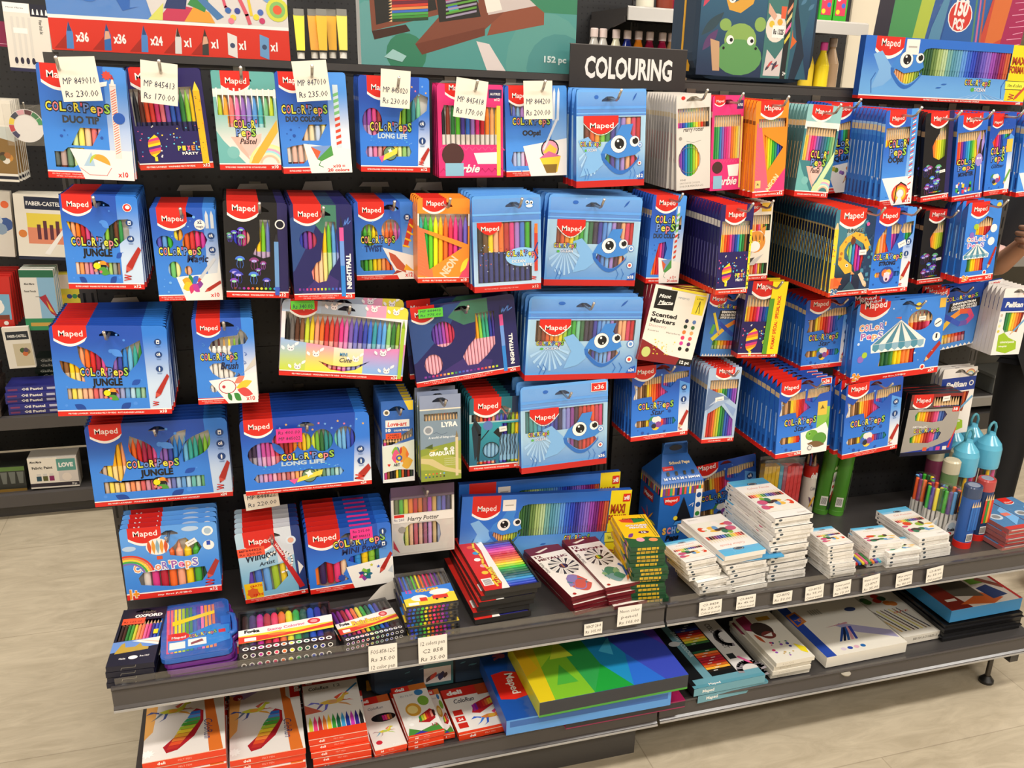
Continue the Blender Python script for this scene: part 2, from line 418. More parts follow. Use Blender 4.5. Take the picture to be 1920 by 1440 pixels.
def logo(a, u0, u1, vb, txt='Maped', tv=None, red=RED, tw=.72, th=None, cres=True):
    """red tab hanging from the top edge, its lower edge bowed, with white lettering"""
    w = u1-u0; k = a.asp; s = w*k
    def arc(dy, du=0): return [(u0 + w*i/12 + du, vb + dy + s*.28*(1 - math.sin(math.pi*(.12+.8*i/12)))*1.15) for i in range(13)]
    if cres:
        ar = arc(-.045*s/.5); ar[-1] = (u1, arc(0)[-1][1]); a.P([(u0, vb+s*.34)] + ar + [(u1, vb+s*.4)], WH)
    a.P([(u0, 1)] + arc(0) + [(u1, 1)], red)
    a.T(txt, u0+w*.52, vb+s*.26 if tv is None else tv, w*tw, (th or s*.2), WH, .01)
LET = [('C', '#f2e24a', 1), ('O', '#e8838f', 1), ('L', '#dfe44a', 1), ('o', '#6c8fd6', 1), ('R', '#f2e24a', 1), ("'", '#e0566e', 0), ('P', '#6c8fd6', 1), ('e', '#f2e24a', 1), ('p', '#e8838f', 1), ('S', '#9ccf4a', 1)]
def word(a, cu, v, w, h, two=False, out=BLK, rot=0, lets=LET):
    """the many-coloured word in outlined letters; w total width"""
    if two:
        word(a, cu, v+h*1.15, w, h, False, out, rot, lets[:6]); word(a, cu, v, w*.86, h, False, out, rot, lets[6:]); return
    ws = [(.35 if c == "'" else 1) for c, _, _ in lets]; tot = sum(ws); u = 0; c0, s0 = math.cos(rot), math.sin(rot)
    jobs = []
    for (c, k, _), q in zip(lets, ws):
        du = (u + q/2 - tot/2)/tot*w; u += q
        jobs.append((c, k, cu + du*c0, v + du*s0*a.asp, w/tot*q*.86))
    a.n += 1
    for c, k, x, y, ww in jobs: a.T(c, x, y, ww*1.2, h, out, .11, rot, step=False)
    a.n += 1
    for c, k, x, y, ww in jobs: a.T(c, x, y, ww*.98, h, k, .02, rot, step=False)
def foot(a, xn, txt='FEUTRES LAVABLES · WASHABLE FELT-TIP PENS · ROTULADORES LAVABLES', h=.06, cut=None, tw=.66, tx=.42, two=False, col=RED):
    a.R(0, h*.93, 1, h*1.13, WH)
    if two:
        a.T(txt[:len(txt)//2], tx, h*.55, tw, h*.2, '#f6c8c0', .01, res=1); a.T(txt[len(txt)//2:], tx, h*.2, tw*.8, h*.2, '#f6c8c0', .01, res=1)
    else: a.T(txt, tx, h*.34, tw, h*.26, WH, .02, res=1)
    if cut: a.P(cut, WH)
    if xn: a.T(xn, .955, h*(.3 if not cut else .35), 0, h*.55, WH if not cut else RED, .03, al='r')
def icon(a, u, v, r=.055, k='#16407e', mark=WH, n=0):
    a.C(u, v, r, k)
    kk = a.asp
    if n == 0: a.P(rect(u-r*.4, v-r*.55*kk, u+r*.4, v+r*.55*kk), mark); a.C(u, v-r*.1*kk, r*.25, k, 8)
    elif n == 1: a.C(u-r*.2, v, r*.38, mark, 10); a.C(u-r*.2, v, r*.2, k, 8); a.P([(u+r*.1, v+r*.6*kk), (u+r*.35, v+r*.6*kk), (u+r*.5, v-r*.2*kk), (u+r*.3, v-r*.5*kk)], mark)
    elif n == 2: a.P([(u-r*.15, v-r*.7*kk), (u+r*.15, v-r*.7*kk), (u+r*.22, v+r*.2*kk), (u, v+r*.7*kk), (u-r*.22, v+r*.2*kk)], mark)
    a.R(u-r*.7, v-r*1.35*kk, u+r*.7, v-r*1.25*kk, '#5f86bd'); a.R(u-r*.6, v-r*1.6*kk, u+r*.6, v-r*1.5*kk, '#5f86bd')
def redpen(a, x0, y0, x1, y1, w, k='#b02a22', tip='#8a1e18', wood=False):
    """a pen drawn from its tip (x0, y0) back to (x1, y1)"""
    kk = a.asp; dx, dy = x1-x0, (y1-y0)/kk; l = math.hypot(dx, dy); ux, uy = dx/l, dy/l; nx, ny = -uy*w/2, ux*w/2
    def q(t, s): return (min(.998, x0 + dx*t + nx*s), y0 + (dy*t + ny*s)*kk)
    a.P([q(.22, -1), q(1, -1), q(1, 1), q(.22, 1)], k); a.P([q(0, 0), q(.22, -1), q(.22, 1)], '#dcb888' if wood else '#cf5044'); a.P([q(0, 0), q(.08, -.36), q(.08, .36)], tip)
def scribble(a, u, v, w, k=RED, n=4): a.line([(u + w*(i % 2) - w*.12*i/n, v + (n-i)*w*.22*a.asp) for i in range(n+1)], w*.14, k)
def sticker(a, u, v, w, rot=0, k='#f1ece4', h=.4):
    kk = a.asp; c, s = math.cos(rot), math.sin(rot)
    a.P([(u + (x*c - y*s)*w, v + (x*s + y*c)*w*kk) for x, y in ((-.5, -h/2), (.5, -h/2), (.5, h/2), (-.5, h/2))], k)
    a.line([(u - .3*w*c, v - .3*w*s*kk), (u + .3*w*c, v + .3*w*s*kk)], w*.1, '#b5aea6')
def deco(a, pts, k, r=.012):
    for u, v in pts: a.C(u, v, r*(1 + .5*math.sin(u*40)), k, 7)

# ---------------------------------------------------------------- the room
b = MB(); b.add([(-4, -5, 0), (9, -5, 0), (9, 6, 0), (-4, 6, 0)], [(0, 1, 2, 3)], 'floor_tile'); struct(b.build('floor'))
b = MB(); b.add([(-4, -5, 3), (9, -5, 3), (9, 6, 3), (-4, 6, 3)], [(3, 2, 1, 0)], 'f#e9e4da'); struct(b.build('ceiling'))
for nm, q in (('wall_back', [(-4, 6, 0), (9, 6, 0), (9, 6, 3), (-4, 6, 3)]), ('wall_left', [(-4, -5, 0), (-4, 6, 0), (-4, 6, 3), (-4, -5, 3)]),
              ('wall_right', [(9, 6, 0), (9, -5, 0), (9, -5, 3), (9, 6, 3)]), ('wall_front', [(9, -5, 0), (-4, -5, 0), (-4, -5, 3), (9, -5, 3)])):
    b = MB(); b.add(q, [(0, 1, 2, 3)], 'f#ded6c6'); struct(b.build(nm))
b = MB(); b.box((3.13, 1.98, 0), (3.9, 2.5, 3), 'f#e8dcc4'); struct(b.build('wall_pillar'))

# ---------------------------------------------------------------- the gondola
def panel(name, parent, x0, x1, z0, z1, y, ox=.0015, m='pegboard'):
    """perforated back panel; its holes start half a pitch inside the top edge"""
    w, h = x1-x0, z1-z0; mb = MB()
    mb.box((-.0125+ox, 0, -h), (w-.0125+ox, .012, 0), m)
    o = mb.build(name, parent); o.location = (x0+.0125-ox, y, z1); return o
GB = []
for i, lab in enumerate(('dark pegboard display bay on the left, hung with felt pen cartons', 'dark pegboard display bay on the right, hung with coloured pencil cartons')):
    X = 1.2*i
    g = tag(empty('display_bay', TR(X, 0, 0)), lab, 'shelving unit')
    GB.append(g)
    for z1 in (1.6165, 1.322, 1.0275, .733, .4385):
        panel('pegboard_panel', g, .017 if i == 0 else .025, 1.165 if i == 0 else 1.183, z1-.2935, z1, 0, .0095 if i == 0 else .013)
    b = MB(); b.box((.017, .002, 1.617), (1.183, .012, 1.64), DKM)
    if i == 0: b.box((.012, -.012, 1.626), (1.185, .0, 1.64), DKM)
    b.box((.016*i, .0, 1.636), (1.2, .46, 1.64), DKM); b.build('top_shelf', g)
    b = MB(); b.box((.016*i, .446, .0), (1.2, .46, 1.636), DKM); b.build('rear_panel', g)
    for k, xx in enumerate((0, 1.2) if i == 0 else (1.2,)):
        b = MB(); b.box((xx-.018, .003, 0), (xx+.015, .035, 1.636), DKM)
        for j in range(31):
            for dx in (-.012, .004): b.box((xx+dx, .0028, .08+j*.05), (xx+dx+.005, .0035, .112+j*.05), '#060606')
        b.build('slotted_upright', g)
    if i == 0:
        b = MB(); b.box((.0, -.4, .0), (1.175, -.385, .12), DKM); b.box((0, -.385, 0), (.01, 0, .12), DKM); b.build('kick_panel', g)
    for xx in ((1.18,) if i else ()):
        b = MB(); b.box((xx-.02, -.43, .08), (xx+.01, .01, .135), DKM); b.build('base_foot_arm', g)
        b = MB(); b.lathe([(.008, .02), (.008, .08)], 'm#55514d', Matrix.Translation((xx-.06, -.40, 0)), 10); b.lathe([(.022, 0), (.022, .008), (.010, .022)], '#1c1b1b', Matrix.Translation((xx-.06, -.40, 0)), 12); b.build('levelling_foot', g)
def rail(b, x0, x1, z, yf, h=.05):
    """price rail: ribbed channel along the front of a shelf"""
    P = [(yf+.012, z+.002), (yf+.002, z+.004), (yf, z), (yf+.004, z-.006), (yf+.003, z-h+.01), (yf-.003, z-h+.006), (yf-.003, z-h), (yf+.012, z-h)]
    b.ext(P, RAIL, 'x', x0, x1)
    b.box((x0, yf-.006, z-h-.0005), (x1, yf-.0032, z-h+.0035), 'p#a8a49f')  # pale strip: the bright reflection along the lower lip, put in as colour
def shelf(X0, X1, z, depth, lab, clip=True, group=None):
    s = tag(empty('gondola_shelf', TR(X0, 0, z)), lab, 'shelf', group); w = X1-X0
    b = MB(); b.box((.002, -depth+.012, -.03), (w-.002, -.002, 0), DKM); b.build('shelf_deck', s)
    b = MB(); rail(b, .002, w-.004, .012, -depth); b.build('price_rail', s)
    for xx in (.004, w-.009): b = MB(); b.box((xx, -.30, -.07), (xx+.005, -.002, -.03), DKM); b.build('shelf_bracket', s)
    if clip:
        b = MB(); b.box((.01, -depth+.006, .0), (w-.01, -depth+.0075, .034), 'clear'); b.build('clear_riser', s)
    return s
ZS = .462; ZB = .19
shelf(0, 1.2, ZS, .465, 'dark metal shelf under the left pegboard bay, with felt pen packs lying on it')
shelf(1.2, 2.4, ZS, .465, 'dark metal shelf under the right pegboard bay, with stacks of white pencil boxes', )
shelf(0, 1.2, ZB-.01, .475, 'lowest dark shelf of the left bay, with red and white marker boxes', False)
shelf(1.2, 2.4, ZB-.005, .475, 'lowest dark shelf of the right bay, with colouring set boxes', False)

# ---------------------------------------------------------------- carton designs
def sd(k='#7fb0ec'):
    def f(a): a.R(.35, .3, .62, .5, k); a.R(.35, .74, .62, .78, WH)
    return f
def toucan(a, u, v, s):
    K = a.asp
    a.P(ell(u, v, s, s*.8*K), BLK); a.P(ell(u-.35*s, v-.1*s*K, s*.5, s*.5*K), '#f6e018'); a.P([(u-.1*s, v+.55*s*K), (u+.6*s, v+.7*s*K), (u+1.25*s, v+.3*s*K), (u+1.35*s, v-.35*s*K), (u+.9*s, v+.05*s*K), (u, v+.1*s*K)], '#f19a2a')
    a.P([(u+.9*s, v+.5*s*K), (u+1.25*s, v+.3*s*K), (u+1.35*s, v-.35*s*K), (u+.95*s, v+.1*s*K)], '#8e2f22'); a.C(u-.05*s, v+.4*s*K, s*.14, WH, 8)
    a.P(leaf(u-.2*s, v-.5*s*K, u+1.3*s, v-1.3*s*K, .3), '#4f9a3a'); a.C(u-.6*s, v-.8*s*K, s*.25, '#e28a6a', 7); a.C(u+.1*s, v-1*s*K, s*.22, '#d9607a', 7)
def jungle(xn, W24=False):
    lw = {12: .38, 18: .28, 24: .22}[xn]; su = {12: .72, 18: .81, 24: .86}[xn]
    reg = [([(su, 0), (1, 0), (1, 1), (su-.03 if xn > 12 else su, 1)], ('g', '#c9dcf2', '#2f7ede', 'z', .05, .17))]
    if xn == 12: wins = [leaf(.06, .72, .45, .44, .2), [(.46, .42), (.5, .56), (.6, .68), (.72, .75), (.86, .76), (.86, .58), (.76, .52), (.66, .45)], rect(.12, .16, .70, .29)]
    elif xn == 18: wins = [leaf(.06, .62, .26, .38, .22), leaf(.22, .78, .46, .42, .2), [(.48, .42), (.52, .6), (.6, .74), (.76, .84), (.77, .7), (.72, .58), (.62, .45)], rect(.1, .19, .78, .31)]
    else: wins = [[(.06, .42), (.1, .5), (.16, .5), (.2, .74), (.24, .78), (.26, .5), (.22, .34), (.2, .28), (.14, .36)], leaf(.3, .84, .46, .44, .2), [(.48, .46), (.5, .62), (.56, .76), (.64, .86), (.7, .88), (.68, .7), (.62, .52)], leaf(.66, .48, .86, .86, .22), rect(.08, .16, .8, .3)]
    def art(a):
        logo(a, .03, .03+lw, {12: .8, 18: .8, 24: .8}[xn])
        deco(a, [(.5, .72), (.62, .84), (.56, .9), (.08, .12), (.2, .08), (.6, .1), (.68, .13), (.75, .4), (.1, .33)], '#4e90e8', .014)
        a.P(leaf(.5, .74, .6, .66, .3), '#4e90e8'); a.P(leaf(.15, .13, .25, .06, .3), '#16469c'); a.P(leaf(.55, .06, .64, .14, .3), '#16469c'); a.P(leaf(.66, .34, .74, .4, .3), '#1b4fae')
        ww = {12: .62, 18: .42, 24: .38}[xn]; cx = {12: .4, 18: .43, 24: .44}[xn]
        word(a, cx, .47 if xn == 12 else .45, ww, .085); a.T('JUNGLE', cx+.02, .36 if xn == 12 else .34, ww*.62, .075, BLK, .05)
        toucan(a, cx+.03, .26, {12: .095, 18: .06, 24: .05}[xn])
        foot(a, 'x%d' % xn)
        ic = {12: .048, 18: .032, 24: .03}[xn]; cu = (su+1)/2 + .01
        icon(a, cu, .72 if xn == 12 else .82, ic, n=0); icon(a, cu, .55 if xn == 12 else .68, ic, n=1)
        if xn > 12: icon(a, cu, .52, ic, n=2)
        if xn == 12: a.C(.86, .88, .06, WH); a.C(.86, .88, .052, RED); a.P(ell(.865, .885, .03, .02), WH)
        redpen(a, su+.05, .18, 1, .45, .09 if xn == 12 else .05); scribble(a, su+.03, .1, .09 if xn == 12 else .05)
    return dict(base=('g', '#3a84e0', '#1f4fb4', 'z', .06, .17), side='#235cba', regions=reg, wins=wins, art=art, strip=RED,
                pens=[dict(c=cyc(FELT if xn == 12 else RAIN, xn), u=(.04, su+.06), v=(.09, .8), c2='#f3f0ea')], hole=(.5, .885), slope='#1c3e80', sideart=sd())
def fish(a, cu, cv, s, lay=True):
    """round blue cartoon fish with a broad open mouth"""
    K = a.asp; B1 = '#3f86d6'; B2 = '#2c6cc0'
    a.P([(cu-1.0*s, cv+.1*s*K), (cu-1.75*s, cv+.9*s*K), (cu-2.3*s, cv+.7*s*K), (cu-1.8*s, cv-.1*s*K), (cu-2.2*s, cv-1.1*s*K), (cu-1.4*s, cv-.9*s*K), (cu-.9*s, cv-.5*s*K)], '#7fb4e6')
    a.P([(cu-1.05*s, cv), (cu-.75*s, cv+.55*s*K), (cu-.2*s, cv+.95*s*K), (cu+.1*s, cv+1.45*s*K), (cu+.75*s, cv+1.5*s*K), (cu+.6*s, cv+1*s*K), (cu+1.05*s, cv+.55*s*K), (cu+1.2*s, cv+.15*s*K), (cu+.9*s, cv-.05*s*K), (cu-.1*s, cv-.22*s*K), (cu-.75*s, cv+.05*s*K)], B1)
    lo = [(cu-.98*s + 2.1*s*i/10, cv-.1*s*K - .95*s*K*math.sin(math.pi*(.06+.88*i/10))) for i in range(11)]
    li = [(cu-.8*s + 1.85*s*i/10, cv-.12*s*K - .72*s*K*math.sin(math.pi*(.04+.9*i/10))) for i in range(11)]
    a.P([(cu-1.05*s, cv+.05*s*K)] + lo + [(cu+1.12*s, cv-.05*s*K)] + li[::-1] + [(cu-.8*s, cv+.05*s*K)], B2)
    for ex, ey, r in ((cu+.85*s, cv+.62*s*K, .27), (cu-.05*s, cv+.5*s*K, .44)):
        a.C(ex, ey, r*s*1.05, '#1f4f96'); a.C(ex, ey, r*s, WH); a.C(ex+.04*s, ey+.02*s*K, r*s*.62, BLK); a.C(ex-.04*s, ey+.16*s*K, r*s*.16, WH, 8); a.C(ex+.1*s, ey-.14*s*K, r*s*.1, WH, 8)
    return li
def ocean(xn, cols, mouth, lw=.3, wu=(.1, .93), wt=.72, wb=.47):
    """zip pouch with a fish; the pens show above the fish and in its mouth"""
    cu, cv, s, K = mouth; mo = [(cu-.8*s + 1.85*s*i/10, cv-.12*s*K - .72*s*K*math.sin(math.pi*(.04+.9*i/10))) for i in range(11)]
    mo = mo + [(cu+.9*s, cv-.06*s*K), (cu-.1*s, cv-.22*s*K), (cu-.7*s, cv+.02*s*K)]
    def art(a):
        a.R(0, .80, 1, .83, '#5fa0ec'); a.R(0, .75, 1, .765, '#6fb0f4'); a.P(ell(.28, .92, .03, .02), '#2a66c0'); a.P(leaf(.8, .88, .86, .96, .1), '#245ab0')
        a.P([(.1, wt+.015)] + [(.1+lw*i/10, wt - (.17*math.sin(math.pi*(.1+.8*i/10)))) for i in range(11)] + [(.1+lw, wt+.015)], RED)
        a.line([(.1+lw*i/10, wt-.01 - (.17*math.sin(math.pi*(.1+.8*i/10)))) for i in range(11)], .008, WH)
        a.T('Maped', .1+lw*.52, wt-.11, lw*.68, .055, WH, .01)
        for i in range(9):
            t = -1.2 + 2.4*i/8; a.P([(.2, .42), (.2+.18*math.sin(t), .42-.3*math.cos(t)), (.2+.18*math.sin(t+.12), .42-.3*math.cos(t+.12))], '#a6cdf0')
        fish(a, cu, cv, s); word(a, .2, .43, .24 if xn > 12 else .3, .045); a.T('OCEAN', .22, .375, .13, .03, WH, .01, out='#2a5aa0')
        a.P(ell(.13, .385, .016, .014), '#59b04a')
        for v, n in ((.43, 1), (.24, 2)): a.C(.92, v, .034, '#2f6fc4'); a.C(.92, v, .028, '#dfe9f5' if n == 1 else WH); a.C(.92, v, .016, '#5f94d6' if n == 1 else '#d8463a', 8)
        a.P([(.9, .07), (.985, .07), (.985, .16), (.94, .14)], '#1f56b4'); a.T('x%d' % xn, .975, .09, 0, .035, WH, .03, al='r')
        for u in (.12, .16, .78, .84): a.line([(u, .08), (u+.02, .14), (u-.01, .2)], .005, '#2f6fc0')
        if xn == 36: a.R(.8, .87, .98, .97, WH); a.R(.805, .875, .975, .965, RED); a.T('x36', .89, .895, .12, .05, WH, .02)
    return dict(base=('g', '#5a9be0', '#a9d2ee', 'z', .015, .10), side='#2a6cc6', regions=[(rect(0, wt+.012, 1, 1), ('g', '#2f74d2', '#69aaf0', 'z', .12, .2))], wins=[rect(wu[0], wb, wu[1], wt), mo],
                strip='#c3201e', sh=.07, art=art, pens=[dict(c=cols, u=(.05, .95), v=(.085, .715), k='cap' if xn != 36 else 'solid', c2=cols if xn == 36 else [c for c in cols])], hole=(.47, .875), header=.22, slope='#3f86d8', inner='#d9dde2', film=[rect(.02, .1, .98, .97)])
def lens(cx, cy, rx, ry, n=20): return ell(cx, cy, rx, ry, n)
def confetti(a, n, seed, box, ks, r=.008):
    q = random.Random(seed)
    for i in range(n):
        u, v = q.uniform(box[0], box[2]), q.uniform(box[1], box[3]); s = r*q.uniform(.6, 1.4)
        if i % 3: a.P([(u-s, v-s*.5), (u+s, v-s*.7), (u+s, v+s*.6), (u-s, v+s*.5)], ks[i % len(ks)])
        else: a.C(u, v, s, ks[i % len(ks)], 7)
def card(a, pts): a.P(pts, WH)
def petals(a, u, v, r, ks, n=7):
    for i in range(n):
        t = 2*math.pi*i/n; a.P(leaf(u, v, u+r*math.cos(t), v+r*math.sin(t)*a.asp, .32), ks[i % len(ks)])
def rainbow(a, u, v, r, w, ks, a0=0, a1=math.pi):
    for i, k in enumerate(ks):
        q = r - w*i; a.P(ell(u, v, q, q*a.asp, 16, a0, a1) + ell(u, v, q-w*1.05, (q-w*1.05)*a.asp, 16, a1, a0), k)
def lolly(a, u, v, s):
    K = a.asp; ks = ['#f6d21c', '#f08a2a', '#d83a7a', '#5a2a7a', '#f6d21c', '#f08a2a', '#d83a7a', '#f6d21c']
    for i, k in enumerate(ks):
        t = -1 + 2*i/len(ks); h = 2/len(ks); w0, w1 = (math.sqrt(max(.05, 1-min(1, abs(x))**3)) for x in (t, t+h))
        a.P([(u-.6*s*w0, v+(t-.12)*s*K), (u+.6*s*w0, v+(t+.12)*s*K), (u+.6*s*w1, v+(t+h+.12)*s*K), (u-.6*s*w1, v+(t+h-.12)*s*K)], k)
    a.P([(u-.15*s, v-1.5*s*K), (u+.12*s, v-1.5*s*K), (u+.12*s, v-1.05*s*K), (u-.15*s, v-1.05*s*K)], '#f0dc3a')
def blob(a, u, v, r, ks):
    for i, k in enumerate(ks): t = i*2.4; a.C(u+r*.45*math.cos(t), v+r*.45*math.sin(t)*a.asp, r*(.62-.04*i), k, 9)
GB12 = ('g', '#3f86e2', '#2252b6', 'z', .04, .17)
def strip3(su, lo='#eef0f3', hi='#4f96ea', a=.05, b=.16): return ([(su, 0), (1, 0), (1, 1), (su, 1)], ('g', lo, hi, 'z', a, b))
def dblue(u=.03, lw=.4, lv=.8): return lambda a: logo(a, u, u+lw, lv)
def sp_duotip():
    def art(a):
        logo(a, .04, .46, .8); a.P([(.42, 0), (1, 0), (1, .27), (.28, .27)], '#efe6e6'); word(a, .42, .6, .74, .075); a.T('DUO TIP', .44, .50, .42, .06, '#3b4148', .05)
        foot(a, '', two=True, tw=.4, tx=.25); a.P([(.42, -.0), (1, 0), (1, .27), (.28, .27)], '#efe6e6'); a.T('x10', .93, .03, .12, .045, RED, .03, al='r')
        a.P([(.42, .12), (.52, .25), (.55, .12)], '#a9c6dc'); a.P(ell(.6, .13, .13, .1, 12, 0, math.pi*.75), '#e8a43a'); a.P(ell(.58, .14, .09, .09, 10, 1.6, math.pi), '#b5c94a'); a.line([(.38, .1), (.48, .04), (.68, .04), (.74, .11)], .008, '#d8847c')
        a.P(rect(.8, .2, .875, .86), '#e8ded6')
        for i in range(26): a.line([(.81, .24+i*.022), (.865, .265+i*.022)], .008, '#e0604a')
        a.P([(.81, .84), (.865, .84), (.85, .9), (.83, .9)], '#eee6e0'); a.P([(.815, .9), (.86, .9), (.84, .94)], '#b02a3a')
        a.P(star(.78, .93, .06, 9, .7, 0, a.asp), '#d84a3a'); a.C(.88, .56, .07, '#245ab8'); a.P([(.66, .86), (.78, .88), (.77, .84), (.66, .82)], WH); deco(a, [(.2, .38), (.24, .43), (.27, .39), (.6, .42), (.66, .38)], '#2450a8')
    return dict(base=('g', '#3f8ae2', '#3169c4', 'z', .04, .17), side='#4a8ad6', regions=[([(.74, 0), (1, 0), (1, 1), (.74, 1)], ('g', '#c6d3ea', '#4a90e4', 'z', .04, .17))], wins=[[(.3, .3), (.42, .46), (.66, .46), (.54, .3)], [(.1, .1), (.1, .24), (.2, .24), (.26, .28), (.44, .28), (.5, .2), (.3, .1)]],
                art=art, strip=RED, sh=.07, pens=[dict(c=['#1d2a24', '#6b3226', '#2a5a34', '#a6cf3a', '#f2e23a', '#f09a3a', '#d83a3a', '#e06aa0', '#6a4aa0', '#3a5ac0'], u=(.08, .84), v=(.08, .8), k='felt')], hole=(.3, .93))
def sp_pixel(xn=12, pencil=True, special=False):
    def art(a):
        logo(a, .06 if not pencil else .14, .52 if not pencil else .78, .8)
        confetti(a, 50, 3, (.04, .12, .96, .44), ['#5fd0e8', '#f6d24a', '#e85a8a', '#f4f0ea', '#3f9ad8'], .009 if not pencil else .014); lolly(a, .24 if not pencil else .3, .24, .14 if not pencil else .24)
        for i, (c, k) in enumerate(zip('PIXEL', ['#c9e04a', '#f0d03a', '#e85a9a', '#f08a3a', '#5fb0e8'])): a.T(c, (.6 if pencil else .57) + .062*i, .19, .046, .045, k, .04)
        a.T('PARTY', .71, .145, .22, .025, WH, .03)
        foot(a, 'x%d' % xn, txt='FEUTRES LAVABLES · WASHABLE FELT-TIP PENS' if not pencil else 'CRAYONS DE COULEUR · COLOUR PENCILS', col='#d8361c')
        if not pencil:
            a.P(rect(.86, .05, .95, .78), '#f2b81c'); a.P([(.86, .78), (.95, .78), (.905, .87)], '#f2d23a'); confetti(a, 16, 5, (.87, .1, .94, .76), ['#2a2a3a', '#d8762a'], .006)
        else: a.P(rect(.93, .05, .995, .72), '#f2e02a'); confetti(a, 22, 6, (.935, .08, .985, .7), ['#2a2a3a', '#58a84a'], .012)
        if special: a.R(.62, .05, 1, 1, '#f6e01c'); a.T('FORMAT SPÉCIAL · SPECIAL PACK', .87, .12, 1.2, .045, RED, .04, rot=math.pi/2, al='l'); a.P(rect(.6, .05, .72, .78), '#5a9a2a')
    P = dict(c=PENC if pencil else ['#23232a', '#5a2a1e', '#d8502a', '#e2403a', '#d83a7a', '#ec7a8a', '#7a4ab0', '#2f5fc0', '#2a3f9e', '#2f7a3a', '#8cc63e', '#f2c81c'], u=(.04, .96 if pencil else .86), v=(.08, .8), k='pencil' if pencil else 'felt', n='colouring_pencil' if pencil else 'felt_pen', c2='#2a2a5a')
    w = rect(.06, .48, .92, .82) if pencil else [(.03, .44), (.6, .44), (.66, .38), (.85, .38), (.85, .82), (.03, .8)]
    return dict(base='#221a5c', side='#1a1748', wins=[w], art=art, strip='#d8361c', pens=[P], hole=(.5, .93), regions=[(rect(.14, .9, .78, 1), RED)] if pencil else [], bands=[(.76, '#cfc7b8'), (.83, '#241c60')] if pencil else [], slope='#1a1748' if not pencil else '#c8361c', inner='#efe9df', sideart=lambda a: a.R(.4, .2, .6, .55, '#6a68a0'))
PAST = ['#b9cf3a', '#f0a83a', '#ef7f7a', '#e87ab8', '#9a6ac0', '#9a8ad8', '#5a9ade', '#4fb4bc', '#7ac08a', '#c5d83a']
def sp_pastel(pencil=False):
    def art(a):
        logo(a, .14, .6, .8) if not pencil else logo(a, .14, .72, .84)
        a.P([(0, .055), (0, .3), (.4, .055)], '#4f9a9c'); a.P([(0, .4), (.1, .3), (.45, .055), (0, .055)], '#6db3b0'); a.P([(.22, .34), (.42, .34), (.5, .1), (.36, .2)], '#efb4a4'); a.P([(.34, .3), (.72, .38), (.7, .3), (.5, .14)], '#f2c0b4')
        rainbow(a, .82, .055, .34, .035, ['#f2e49a', '#d6e8b0', '#e8a4c4', '#a4dce0', '#f4e8c4', '#f0c0a0'])
        a.P([(.5, .055), (.56, .14), (.98, .52), (.99, .4), (.62, .055)], '#f0b040' if not pencil else '#cfe4b0'); a.P(ell(.24, .18, .1, .1*a.asp), '#7cbcb8')
        word(a, .47 if not pencil else .55, .35, .38 if not pencil else .52, .075, two=True); a.T('Pastel', .5, .27, .28, .055, '#3a2e2e', .02, shear=.3)
        foot(a, 'x10' if not pencil else 'x12')
        if not pencil:
            for i in range(11): a.P([(.045+i*.092, .83), (.075+i*.092, .83), (.06+i*.092, .6)], WH)
    return dict(base=('g', '#f0e4dc', '#7fbcb6', 'z', .02, .12) if not pencil else '#3f7f86', side='#5aa6a4' if not pencil else '#3c6f7a', regions=[(rect(0, .82, 1, 1), '#5fa6a2' if not pencil else '#8fc0c0'), (rect(0, .74, 1, .82), '#efe9e2')], wins=[rect(.06, .4, .94, .76) if pencil else [(.05, .56), (.95, .56), (.95, .76), (.05, .76)], ] + ([] if pencil else [rect(.2, .44, .8, .555)]),
                art=art, strip=RED, pens=[dict(c=PAST if not pencil else ['#f2e07a', '#e8c04a', '#e88aa0', '#e83a7a', '#d84a9a', '#8a6ab8', '#5a5aa0', '#4a6a90', '#3a7a90', '#3a9a8a', '#6ab07a', '#a0c88a'], v=(.08, .8), u=(.04, .96), k='pencil' if pencil else 'felt', n='colouring_pencil' if pencil else 'felt_pen')], hole=(.47, .9), bands=[(.77, '#cdb88a'), (.83, '#4f8f94')] if pencil else [], slope='#3f8a8a', sideart=lambda a: a.R(.45, .2, .6, .6, '#d9c98a'))
